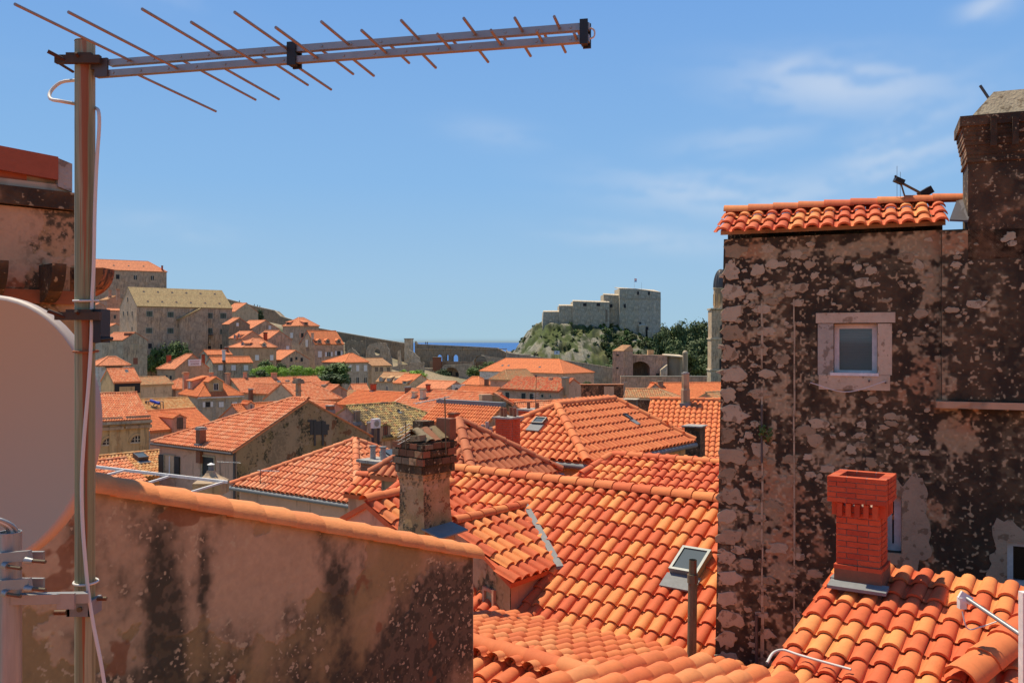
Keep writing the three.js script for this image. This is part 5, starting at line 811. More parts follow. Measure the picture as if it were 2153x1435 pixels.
  { const q = new GB(), a = M6.x0, b = M6.x1; q.box(a - 0.2, b + 0.2, M6.e - 0.35, M6.e - 0.12, M6.z1, M6.z1 + 0.45); add(M6.g, 'gutter_cornice', q.build(), M.white); for (let i = 0; i < 4; i++) for (let j = 0; j < 7; j++) { const x = lerp(a + 0.35, b - 0.35, i / 3), s = new GB(); s.box(x - 0.3, x + 0.3, M6.e - 0.9 - j * 0.5, M6.e - 0.5 - j * 0.5, M6.z1, M6.z1 + 0.07); add(M6.wall, 'quoin', s.build(), M.greyTrim); } }
  chim(M6, 'slopeL', 'b', 88, 850, 555, 120, 'pink', 1, 'tall pink chimney with a flared rim'); chim(M6, 'slopeL', 'b', 570, 650, 560, 90, 'pink');
  const M6l = hs('M6l', 'low hipped wing with tall narrow windows left of the dormered house', { name: 'hipped_house', wall: M.pink, H: 8 }); win(M6l, 'front', 'a', 1742, 890, 42, 150, { pane: M.brownWood }); win(M6l, 'front', 'a', 1662, 885, 42, 150, { pane: M.brownWood });
  const M7 = hs('M7', 'ochre baroque house front with half-round windows beside the mast', { name: 'baroque_house', wall: M.ochre, pal: 'soft', H: 12, dl: 5 });
  for (const [x, y] of [[235, 905], [520, 880]]) { // half-round windows with moulded surrounds
    const p = M7.hit('front', zx('E', x), zy('E', y + 22)), s = M7.depthOf(p) / FL, R = 56 / 4.784 * s * 1.1; const ring = new THREE.Shape(); ring.absarc(0, 0, R * 1.42, 0, Math.PI, false); ring.absarc(0, 0, R * 1.12, Math.PI, 0, true); ring.closePath(); const e = new THREE.ExtrudeGeometry(ring, { depth: 0.12, bevelEnabled: false, curveSegments: 16 }); e.translate(p.x, p.y, p.z - 0.02); const w = add(M7.g, 'window', e, M.ochre); w.userData.label = 'half-round window';
    const gl = new THREE.Shape(); gl.absarc(0, 0, R, 0, Math.PI, false); gl.closePath(); const ge = new THREE.ExtrudeGeometry(gl, { depth: 0.04, bevelEnabled: false, curveSegments: 16 }); ge.translate(p.x, p.y, p.z - 0.02); add(w, 'pane', ge, M.glass); const b = new GB(); for (const t of [-0.45, 0, 0.45]) b.obox(p, V(1, 0, 0), V(0, 1, 0), V(0, 0, 1), R * t - 0.04, R * t + 0.04, 0, R * Math.sqrt(1 - t * t), 0, 0.06); b.obox(p, V(1, 0, 0), V(0, 1, 0), V(0, 0, 1), -R * 0.9, R * 0.9, R * 0.38, R * 0.48, 0, 0.058); b.obox(p, V(1, 0, 0), V(0, 1, 0), V(0, 0, 1), -R * 1.2, R * 1.2, -0.12, 0, 0, 0.1); add(w, 'glazing_bar', b.build(), M.paleTrim);
  }
  for (const [x, w] of [[240, 230], [525, 230]]) { const p = M7.hit('front', zx('E', x), zy('E', 770 - (x > 400 ? 20 : 0))), s = M7.depthOf(p) / FL, q = new GB(), hw = w / 4.784 * s * 0.55; q.obox(p, V(1, 0, 0), V(0, 1, 0), V(0, 0, 1), -hw, hw, -0.12, 0.14, 0, 0.28); q.obox(p, V(1, 0, 0), V(0, 1, 0), V(0, 0, 1), -hw * 0.94, hw * 0.94, 0.14, 1.0, 0, 0.08); add(M7.g, 'cornice', q.build(), M.brownPlaster); const dr = M7.hit('front', zx('E', x), zy('E', 1060)), dq = new GB(); dq.obox(dr, V(1, 0, 0), V(0, 1, 0), V(0, 0, 1), -hw * 0.6, hw * 0.6, -2.2, 0.3, 0, 0.03); add(M7.g, 'doorway', dq.build(), M.dark); }
  { const q = new GB(); for (const x of [M7.x1 - 0.5, M7.x1 - 3.1]) q.box(x - 0.3, x + 0.3, 0, M7.e - 0.4, M7.z1, M7.z1 + 0.14); add(M7.g, 'pilaster', q.build(), M.ochre); const c = new GB(); c.box(M7.x0, M7.x1 + 0.15, M7.e - 0.32, M7.e - 0.08, M7.z1, M7.z1 + 0.42); add(M7.g, 'eaves_cornice', c.build(), M.greyStone); for (let j = 0; j < 14; j++) { const s = new GB(); s.box(M7.x1 - 0.02, M7.x1 + 0.06, M7.e - 1.0 - j * 0.62, M7.e - 0.5 - j * 0.62, M7.z1 - (j % 2 ? 1.1 : 0.7), M7.z1 + 0.02); add(M7.wall, 'quoin', s.build(), M.greyTrim); } }
  const M8 = hs('M8', 'tiled roof with a closed wooden dormer shutter', { pal: 'orange', wall: M.pink, H: 8, dl: 3, dr: 0.8 }); dorm(M8, 'slope', 'E', 945, 790, 116, 130, { wall: M.salmon, pitch: 0.5, ww: 0.42, wh: 0.8, pane: M.brownWood, frame: M.brownWood, label: 'pink dormer with brown shutters' });
  hs('M11', 'long orange roof with a row of pink chimneys on its ridge', { wall: M.cream, H: 10, pal: 'soft', dr: 1, mode: 'wave' }); { const h = housesBuilt.M11; for (const [x, yb, yt, w] of [[880, 680, 565, 100], [1210, 660, 558, 70], [1755, 665, 565, 105], [2140, 690, 650, 60]]) chim(h, 'slope', 'b', x, yb, yt, w, 'pink'); rlight(h, 'slope', 'b', 1845, 740, 70, 46, { frame: M.lead }); }
  const M12 = hs('M12', 'small hipped roof tucked before the long chimney roof', { name: 'hipped_house', wall: M.cream, H: 9, dr: 3 }); chim(M12, 'slope', 'b', 2010, 830, 705, 70, 'grey');
  const M12g = hs('M12g', 'little grey stone gable with a white coping slab', { wall: M.greyStone, H: 7, pal: 'soft' }); chim(M12g, 'slope', 'b', 1315, 1020, 865, 78, 'old', 1, 'brown brick chimney with a slanting cap');
  const M13 = hs('M13', 'broad hipped roof with a massive mushroom-capped chimney', { name: 'hipped_house', wall: M.cream, H: 8, pal: 'soft' });
  { const p = at(627, 832, 112), s = 112 / FL, g = M13.g, l = p.clone().applyMatrix4(g.matrixWorld.clone().invert()), q = new GB(), X = V(1, 0, 0), Y = V(0, 1, 0), Z2 = V(0, 0, 1); q.obox(l, X, Y, Z2, -4 * s, 4 * s, -2, 26 * s, -4 * s, 4 * s); q.obox(l, X, Y, Z2, -6 * s, 6 * s, 10 * s, 11.5 * s, -6 * s, 6 * s); const c = add(g, 'chimney', q.build(), M.brownPlaster); c.userData.label = 'massive chimney with a wide mushroom cap'; const k = new GB(); k.obox(l, X, Y, Z2, -9 * s, 9 * s, 26 * s, 32 * s, -9 * s, 9 * s); k.obox(l, X, Y, Z2, -7.5 * s, 7.5 * s, 32 * s, 35 * s, -7.5 * s, 7.5 * s); k.obox(l, X, Y, Z2, -4 * s, 4 * s, 35 * s, 37 * s, -4 * s, 4 * s); add(c, 'chimney_cap', k.build(), M.darkStone); }
  const M13b = hs('M13b', 'small pink gabled annex behind the shuttered house ridge', { wall: M.salmon, H: 6, dl: 0, W: 4.5, wBack: 0 }); chim(M13b, 'slope', 'c', 1200, 830, 730, 150, 'old');
  for (const [k2, lab] of [['C1', 'low orange roof with a box chimney right of the chimney row'], ['C2', 'tiny shed-like tiled roof beside the dark round tree'], ['C3', 'brown gabled roof with a metal vent below the stained hipped house'], ['C4', 'bleached tan roof before the brown gabled one']]) hs(k2, lab, { wall: M.salmon, H: 8, pal: k2 === 'C4' ? 'tan' : 'soft', mode: 'wave' });
  chim(housesBuilt.C1, 'slope', 'c', 1080, 415, 345, 90, 'ochre');
  const M14 = hs('M14', 'broad orange roof with a lit pink parapet on its edge', { pal: 'orange', wall: M.salmon, H: 8, dl: 2, mode: 'wave' }); chim(M14, 'slope', 'd', 222, 460, 320, 105, 'brick', 1, 'red chimney on the left end of the ridge'); chim(M14, 'slope', 'd', 880, 540, 375, 120, 'old', 1, 'big dark chimney on the right end of the ridge'); { const q = new GB(), a = M14.B, b = M14.Q; q.slab([a.clone().add(V(0, 0.35, 0)), V(a.x + 0.25, a.y + 0.35, a.z), V(b.x + 0.25, b.y + 0.35, 0), b.clone().add(V(0, 0.35, 0))], V(0, -0.9, 0)); add(M14.g, 'parapet', q.build(), M.salmon); }
  const M15 = hs('M15', 'old roof of lichen-yellow tiles with a small door dormer', { name: 'lichen_roof_house', pal: 'olive', wall: M.redStone, H: 8, dr: 0 }); dorm(M15, 'slope', 'd', 445, 1320, 200, 190, { wall: M.brownPlaster, pitch: 0.35, ww: 0.32, wh: 0.85, pane: M.redShut, frame: M.brownWood, label: 'small dormer with a red-brown door' }); chim(M15, 'slope', 'd', 160, 1260, 1040, 110, 'ochre'); chim(M15, 'slope', 'c', 1705, 1060, 830, 120, 'stone', 1, 'stained chimney with a square head'); rlight(M15, 'slope', 'd', 690, 860, 50, 26, { frame: M.gutter });
  const ac = thing('air_conditioner', 'white air-conditioning box between chimney and door dormer', 'air conditioner', at(zx('d', 265), zy('d', 1160), 57), M15.g.rotation.y), aq = new GB(); aq.box(-0.28, 0.28, 0, 0.6, -0.16, 0.16); add(ac, 'case', aq.build(), M.whitePaint); const af = new THREE.CylinderGeometry(0.2, 0.2, 0.02, 16); af.rotateX(Math.PI / 2); af.translate(-0.03, 0.3, 0.17); add(ac, 'fan_grille', af, M.greyTrim); const as = new GB(); as.box(-0.25, -0.2, -1.2, 0, -0.12, 0.12); as.box(0.2, 0.25, -1.2, 0, -0.12, 0.12); add(ac, 'stand', as.build(), M.gutter);
}
{ // middle distance, centre and right
  const M16 = hs('M16', 'wide orange roof with two fat pale chimneys', { pal: 'soft', wall: M.salmon, H: 9, mode: 'wave', dr: 4 }); chim(M16, 'slope', 'd', 1000, 590, 475, 100, 'white'); chim(M16, 'slope', 'd', 1160, 615, 420, 110, 'white'); chim(M16, 'slope', 'd', 1255, 480, 330, 80, 'brick'); chim(M16, 'slope', 'd', 1400, 975, 880, 70, 'white');
  const M17 = hs('M17', 'orange roof edged with grey lead below a tall stone fin wall', { pal: 'orange', wall: M.salmon, H: 6, dl: 1.0, mode: 'wave' }); chim(M17, 'slope', 'd', 1735, 1075, 870, 185, 'brick', 1, 'flared red brick chimney'); rlight(M17, 'slope', 'd', 1940, 1040, 70, 40, { frame: M.gutter }); { const q = new GB(); q.obox(V(0, M17.r, 0), V(1, 0, 0), V(0, 1, 0), V(0, 0, 1), -M17.L / 2, M17.L / 2, 0, 0.25, -0.3, 0.14); add(M17.g, 'lead_flashing', q.build(), M.lead); }
  { // fin wall stepping down behind it
    const g = thing('fin_wall', 'stained stone fin wall with a sloping tiled top', 'wall', at(1025, 850, 60), 0.35), k = 60 / FL, P = (x, y) => V((zx('e', x) - 1025) * k, (850 - zy('e', y)) * k, 0), q = new GB(), f = [P(290, 1200), P(1010, 1330), P(960, 1150), P(880, 1000), P(560, 815), P(420, 800), P(410, 830), P(290, 830)], r = f.map(p => p.clone().add(V(0, 0, -0.4))); q.poly(f); for (let i = 0; i < f.length; i++) { const j = (i + 1) % f.length; q.quad(r[i], r[j], f[j], f[i]); } add(g, 'wall', q.build(), M.mould); const cells = [...capCells(P(545, 808).add(V(0, 0, -0.2)), P(900, 1012).add(V(0, 0, -0.2)), 0.2, 0.34)]; layTiles(g, cells, 'soft', {}); const c = new GB(); c.obox(P(352, 930), V(1, 0, 0), V(0, 1, 0), V(0, 0, 1), -0.36, 0.36, -0.6, 0.5, -0.2, 0.5); add(g, 'chimney', c.build(), M.brownPlaster);
  }
  const H18 = hs('H18', 'pink house with dark windows under a mottled orange roof', { pal: 'mottled', wall: M.pink, H: 8, mode: 'wave' }); for (const [x, y, w, h2] of [[780, 822, 74, 130], [1085, 838, 80, 132], [1240, 846, 76, 130], [1440, 822, 44, 54], [1590, 832, 20, 50]]) win(H18, 'front', 'e', x, y, w, h2, { pane: M.darkGreen, fr: 0.12 }); chim(H18, 'slope', 'e', 1872, 640, 470, 130, 'ochre', 1, 'broad ochre chimney by the dark gable'); chim(H18, 'slope', 'e', 1595, 520, 475, 76, 'white');
  hs('H17', 'bleached tan hipped roof before the long orange one', { name: 'hipped_house', pal: 'tan', wall: M.salmon, H: 10, mode: 'wave' }); const H16 = hs('H16', 'very long orange hipped roof with a white end wall', { name: 'hipped_house', pal: 'orange', wall: M.pink, H: 14 }); for (const [x, y] of [[690, 250], [805, 252], [1392, 280]]) rlight(H16, 'slope', 'e', x, y, 40, 24, { frame: M.lead }); { const q = new GB(), h = H16; q.box(h.x0 - 0.05, h.x0 + 12, 0, h.e - 0.2, h.z1, h.z1 + 0.06); add(h.g, 'white_wall', q.build(), M.white); }
  const H20 = hs('H20', 'grey house with three little dormers in a bleached roof', { pal: 'tan', wall: M.greyPlaster, H: 12 }); for (const x of [365, 510, 655]) dorm(H20, 'slope', 'd', x, 280, 74, 66, { wall: M.greyPlaster, shed: x > 400, pane: M.greyTrim }); for (const x of [480, 650]) win(H20, 'front', 'd', x, 420, 30, 90, { bars: 1, frame: M.whitePaint });
  const H20b = hs('H20b', 'cream gabled house with a low dormer strip, right of the grey one', { pal: 'orange', wall: M.cream, H: 12, dl: 4 }); dorm(H20b, 'slope', 'd', 815, 330, 90, 60, { wall: M.cream, shed: true }); 
  const H21 = hs('H21', 'gabled house with two round vents on a white panel', { pal: 'soft', wall: M.pink, H: 10, dl: 6 }); { const p = H21.hit('right', zx('d', 1815), zy('d', 440)), q = new GB(), X = V(0, 0, -1), Y = V(0, 1, 0), N = V(1, 0, 0); q.obox(p, X, Y, N, -2.0, 2.0, -1.2, 1.2, 0, 0.3); const pn = add(H21.g, 'panel', q.build(), M.white); for (const s of [-0.7, 0.7]) { const c = new THREE.CylinderGeometry(0.5, 0.5, 0.12, 18); c.rotateZ(Math.PI / 2); c.translate(p.x + 0.33, p.y, p.z - s); add(pn, 'vent', c, M.gutter); } }
  const H22 = hs('H22', 'red-orange hipped roof left of the bleached hipped one', { name: 'hipped_house', pal: 'orange', wall: M.salmon, H: 9 }); chim(H22, 'slope', 'e', 385, 610, 495, 80, 'old');
  const H19 = hs('H19', 'orange gridded roof with a tall octagonal chimney in front', { pal: 'orange', wall: M.redStone, H: 8, mode: 'wave', dr: 4 }); chim(H19, 'slope', 'f', 1270, 480, 410, 80, 'stone'); dorm(H19, 'slope', 'f', 1195, 545, 190, 20, { wall: M.greyPlaster, pitch: 0.75, win: false, label: 'grey gable facing the roofs' });
  hs('H19b', 'tan hipped roof right of the dark boundary wall', { name: 'hipped_house', pal: 'tan', wall: M.brownPlaster, H: 7, mode: 'wave' });
  for (const [k2, lab, pal] of [['R1', 'bleached tan roof with a blue-grey roof strip in the middle of the town', 'tan'], ['R2h', 'plain orange roof behind the bleached middle one', 'orange'], ['R3', 'bright orange roof below the pink house windows', 'orange'], ['R4', 'pale striped roof behind the big centre hipped roof', 'soft'], ['R5', 'narrow strip of orange roof under the dark boundary wall', 'soft'], ['R6', 'bleached roof at the foot of the bell tower', 'tan']]) hs(k2, lab, { wall: M.salmon, H: 8, pal, mode: 'wave', dl: 1, dr: 2 });
  rlight(housesBuilt.R1, 'slope', 'd', 1770, 595, 60, 90, { frame: M.lead, z: 0.1 }); 
  { // dark boundary wall with a pale patch
    const g = thing('boundary_wall', 'dark sooty boundary wall with one pale panel', 'wall', at(1268, 837, 92), 0.0), k = 92 / FL, q = new GB(); q.box((1222 - 1268) * k, (1311 - 1268) * k, -4, 28.5 * k, -0.5, 0); add(g, 'wall', q.build(), M.crust); const p = new GB(); p.box((1270 - 1268) * k, (1291 - 1268) * k, -4, 25 * k, 0, 0.05); add(g, 'panel', p.build(), M.pale); const c = new GB(); c.box((1220 - 1268) * k, (1312 - 1268) * k, 28.5 * k, 30 * k, -0.6, 0.1); add(g, 'coping', c.build(), M.cap);
    const b = thing('roof_box', 'small wooden rooftop box with a pale lid behind the centre roof', 'roof box', at(1326, 858, 50), -0.3), k2 = 50 / FL, bq = new GB(); bq.box(-14 * k2, 14 * k2, -2, 18 * k2, -0.5, 0.3); add(b, 'wall', bq.build(), M.brownWood); const bl = new GB(); bl.box(-16 * k2, 16 * k2, 18 * k2, 20 * k2, -0.6, 0.4); add(b, 'lid', bl.build(), M.paleTrim);
    const dw = thing('gable_stub', 'dark mossy wall stub at the end of the right-hand roof', 'wall', at(1355, 862, 43), -0.3), k3 = 43 / FL, dq = new GB(); dq.box(-14 * k3, 12 * k3, -2, 22 * k3, -0.6, 0); add(dw, 'wall', dq.build(), M.crust);
  }
}
// ---------------------------------------------------------------- near roofs
function facePlate(H, f, mat, name, label, z = 0.012) {       // a coat of render on one end wall
  const k = H.frame(f), q = new GB(), x = k.o.x + Math.sign(k.o.x) * z, zz = H.z1, yw = H.e + H.tp * H.ov - 0.1, p = [V(x, 0, zz), V(x, 0, -zz), V(x, yw, -zz), V(x, H.r - 0.1, 0), V(x, yw, zz)];
  q.poly(x > 0 ? p : [...p].reverse()); const m = add(H.g, name, q.build(), mat); if (label) m.userData.label = label; return m;
}
function gutterOn(H, mat = M.gutter, side = 'front') { const q = new GB(); if (side === 'front') q.bar(V(-H.L / 2, H.e - 0.09, H.W / 2 + 0.04), V(H.L / 2, H.e - 0.09, H.W / 2 + 0.04), 0.07, 0.07, 8); else q.bar(V(-H.L / 2 - 0.04, H.e - 0.09, -H.W / 2), V(-H.L / 2 - 0.04, H.e - 0.09, H.W / 2), 0.07, 0.07, 8); add(H.g, 'gutter', q.build(), mat); }
{
  const N1 = hs('N1', 'large gabled house with black shutters and a mouldy blank gable', { name: 'gabled_house', wall: M.pink, pal: 'soft', H: 9, ov: 0.3, detail: true });
  facePlate(N1, 'right', M.gable, 'gable_render', 'brown stained gable render'); gutterOn(N1);
  win(N1, 'front', 'E', 845, 1140, 88, 200, { pane: M.cream, bars: 1, shut: 'open', shutMat: M.darkGreen, frame: M.pale }); win(N1, 'front', 'E', 1235, 1150, 110, 190, { pane: M.darkGreen, frame: M.pale }); chim(N1, 'slope', 'E', 1158, 930, 752, 92, 'old', 1, 'short brown chimney with a lead apron');
  { const dp = new GB(); dp.bar(V(N1.x1 - 0.1, 0, N1.z1 + 0.08), V(N1.x1 - 0.1, N1.e, N1.z1 + 0.08), 0.06, 0.06, 8); add(N1.g, 'downpipe', dp.build(), M.gutter); }
  { const k = N1.frame('right'), r = mulberry(3), sc = 51 / FL; for (const [x0, x1, y0, y1] of [[770, 930, 1005, 1050], [815, 1110, 1030, 1130], [820, 1170, 1120, 1200], [815, 1145, 1195, 1290], [1060, 1175, 1090, 1130]]) { const a = N1.hit('right', zx('c', x0), zy('c', (y0 + y1) / 2)), b = N1.hit('right', zx('c', x1), zy('c', (y0 + y1) / 2)), h = (y1 - y0) / 8.967 * sc * 0.49, q = new GB(), d = b.clone().sub(a), L = d.length(); q.obox(a, d.normalize(), V(0, 1, 0), k.n, 0, L, -h, h, 0.012, 0.05 + 0.01 * r()); add(N1.g, 'board', q.build(), M.greyWood); } for (const x of [895, 1045]) { const p = N1.hit('right', zx('c', x), zy('c', 1180)), q = new GB(); q.obox(p, k.t, V(0, 1, 0), k.n, -0.06, 0.06, -0.95, 0.5, 0.06, 0.09); add(N1.g, 'batten', q.build(), M.greyWood); } }
  const N2 = hs('N2', 'tiled pyramid roof left of the big stained chimney', { name: 'hipped_house', wall: M.pink, pal: 'soft', H: 7, single: 300, capR: 0.12, ov: 0.2 }); gutterOn(N2, M.lead);
  const N2w = hs('N2w', 'small tiled wing roof butting against the pyramid roof', { name: 'roof_wing', wall: M.salmon, pal: 'mixed', H: 5, single: 120, dr: 1.2, ov: 0.12, capR: 0.12 });
  { // brick double-flue chimney with slab and pots
    const g = thing('flue_chimney', 'low brick chimney with two clay pots behind the tiled wing', 'chimney', at(794, 1000, 25.6), -0.65), w = 0.75, q = new GB(); q.box(-w / 2, w / 2, -1, 0.40, -0.3, 0.3); add(g, 'core', q.build(), M.mortar); const cells = brickCells(w + 0.02, 0.62, 0.40, 0.075, 0.24, 0.012), bq = new GB(); for (const c of cells) bq.box(...c); const bm = add(g, 'brickwork', bq.build(), M.oldBrick); bm.userData.kind = 'stuff'; const sl = new GB(); sl.box(-w / 2 - 0.1, w / 2 + 0.1, 0.405, 0.48, -0.4, 0.4); add(g, 'slab', sl.build(), M.concrete); for (const x of [-0.2, 0.22]) { const p = new THREE.CylinderGeometry(0.075, 0.085, 0.34, 14); p.translate(x, 0.65, 0); const pm = add(g, 'pot', p, M.concrete); const c = new THREE.CylinderGeometry(0.1, 0.1, 0.04, 14); c.translate(x, 0.84, 0); add(pm, 'pot_cap', c, M.lead); }
    const sk = thing('skylight_hood', 'small glazed rooflight box behind the double chimney', 'skylight', at(822, 985, 27), -0.65), sq = new GB(); sq.slab([V(-0.5, 0.5, 0), V(0.5, 0.1, 0), V(0.5, 0.1, -0.7), V(-0.5, 0.5, -0.7)], V(0, -0.8, 0)); add(sk, 'box', sq.build(), M.lead); const sp = new GB(); sp.slab([V(-0.42, 0.51, -0.08), V(0.42, 0.17, -0.08), V(0.42, 0.17, -0.62), V(-0.42, 0.51, -0.62)], V(0, 0.02, 0)); add(sk, 'pane', sp.build(), M.skyGlass);
  }
  const N3 = hs('N3', 'matte terracotta pyramid roof just right of the stained chimney', { name: 'hipped_house', wall: M.darkStone, pal: 'matte', H: 6, single: 300, capR: 0.11, ov: 0.18 }); gutterOn(N3, M.lead);
  const N4 = hs('N4', 'broad bright orange hipped roof with two roof lights, in the centre', { name: 'hipped_house', wall: M.ochre, pal: 'orange', H: 7, single: 300, capR: 0.12, ov: 0.2 }); gutterOn(N4, M.lead); gutterOn(N4, M.lead, 'left'); rlight(N4, 'slopeL', 'G', 547, 525, 112, 84, { z: 0.16 }); rlight(N4, 'slope', 'f', 785, 955, 90, 130, { z: 0.14 });
  { // brick chimney between the two pyramid roofs
    const g = thing('brick_chimney', 'red brick chimney with a slab and four pots between the two hipped roofs', 'chimney', at(1068, 945, 22.2), -0.62), w = 0.43, q = new GB(); q.box(-w / 2, w / 2, -2, 0.78, -w / 2, w / 2); add(g, 'core', q.build(), M.mortar); const bq = new GB(); for (const c of brickCells(w + 0.02, w + 0.02, 0.78, 0.062, 0.2, 0.008)) bq.box(...c); const bm = add(g, 'brickwork', bq.build(), M.brick); bm.userData.kind = 'stuff'; const sl = new GB(); sl.box(-0.29, 0.29, 0.785, 0.83, -0.29, 0.29); add(g, 'slab', sl.build(), M.concrete); for (const [x, z] of [[-0.15, 0.05], [0.0, 0.12], [0.17, -0.05], [-0.03, -0.17]]) { const p = new THREE.CylinderGeometry(0.045, 0.045, 0.24, 12); p.translate(x, 0.93, z); add(g, 'pot', p, M.oldBrick); }
    const c2 = thing('brick_chimney', 'wide low brick chimney with two clay pipes behind the centre roof', 'chimney', at(1120, 876, 27.5), -0.65), q2 = new GB(); q2.box(-0.35, 0.35, -2, 0.19, -0.25, 0.25); add(c2, 'core', q2.build(), M.mortar); const b2 = new GB(); for (const c of brickCells(0.72, 0.52, 0.19, 0.065, 0.22, 0.01)) b2.box(...c); add(c2, 'brickwork', b2.build(), M.brick).userData.kind = 'stuff'; const s2 = new GB(); s2.box(-0.42, 0.42, 0.195, 0.25, -0.32, 0.32); add(c2, 'slab', s2.build(), M.concrete); for (const x of [-0.16, 0.18]) { const p = new THREE.CylinderGeometry(0.055, 0.055, 0.2, 12); p.translate(x, 0.35, 0); add(c2, 'pot', p, M.oldBrick); }
    const pp = thing('stub_pots', 'group of grey chimney pots left of the red brick chimney', 'chimney pots', at(1022, 925, 24), -0.4); for (const [x, h] of [[-0.1, 0.42], [0.03, 0.5], [0.14, 0.36]]) { const p = new THREE.CylinderGeometry(0.05, 0.06, h + 1, 10); p.translate(x, (h - 1) / 2 , 0); add(pp, 'pot', p, M.concrete); }
  }
  const N5 = hs('N5', 'orange tiled roof running behind the crusted house', { name: 'gabled_house', wall: M.brownPlaster, pal: 'orange', H: 8, single: 300, dr: 5, ov: 0.2 });
  dorm(N5, 'slope', 'f', 1500, 1160, 130, 60, { wall: M.salmon, shed: true, win: false, pal: 'soft' });
  { const p = N5.hit('slope', zx('f', 1625), zy('f', 735)), s = N5.depthOf(p) / FL, q = new GB(), w = 105 / 6.728 * s * 0.62, X = V(1, 0, 0), Y = V(0, 1, 0), Z2 = V(0, 0, 1), pr = (g, r0, r1, y0, y1) => { const A = [], B = []; for (let i = 0; i < 8; i++) { const a = (i + 0.5) / 8 * 6.283; A.push(V(p.x + r0 * Math.cos(a), p.y + y0, p.z - r0 * Math.sin(a))); B.push(V(p.x + r1 * Math.cos(a), p.y + y1, p.z - r1 * Math.sin(a))); } for (let i = 0; i < 8; i++) { const j = (i + 1) % 8; g.quad(A[i], A[j], B[j], B[i]); } g.poly(B); };
    pr(q, w, w, -1, 200 / 6.728 * s); pr(q, w, w * 0.86, 200 / 6.728 * s, 225 / 6.728 * s); pr(q, w * 0.86, w * 0.86, 225 / 6.728 * s, 430 / 6.728 * s); const c = add(N5.g, 'chimney', q.build(), M.brownPlaster); c.userData.label = 'tall octagonal stained chimney'; const k = new GB(); pr(k, w * 0.9, w * 0.9, 425 / 6.728 * s, 445 / 6.728 * s); pr(k, w * 0.6, w * 0.5, 445 / 6.728 * s, 458 / 6.728 * s); add(c, 'chimney_cap', k.build(), M.concrete); const f = new GB(); f.obox(p, X, Y, Z2, -w * 1.15, w * 1.15, -0.35, 0.05, -w, w * 1.4); add(c, 'flashing', f.build(), M.lead); }
  { const g = thing('tank_chimney', 'dark mossy box chimney at the right corner of the centre roof', 'chimney', at(1461, 932, 31), -0.5), k = 31 / FL, q = new GB(); q.box(-17 * k, 17 * k, -3, 36 * k, -0.3, 0.3); add(g, 'shaft', q.build(), M.crust); const c = new GB(); c.box(-21 * k, 21 * k, 36 * k, 38.5 * k, -0.4, 0.4); add(g, 'slab', c.build(), M.concrete); }
  const N6 = hs('N6', 'tiled roof with a hip, behind the long near ridge', { name: 'hipped_house', wall: M.pink, pal: 'mixed', H: 6, single: 300, dr: 1.5, W: 6, wBack: 0, capR: 0.11, ov: 0.2 });
  { const N6b = house({ key: 'N6b', fit: [5.9, -20.4, 3.6, 5.2, -37, -3.8, -2.3, 2.6, 0], name: 'hipped_house', label: 'tiled hip end beside the crusted house corner', wall: M.pink, pal: 'mixed', H: 6, single: 220, capR: 0.11, ov: 0.2 }); }
}
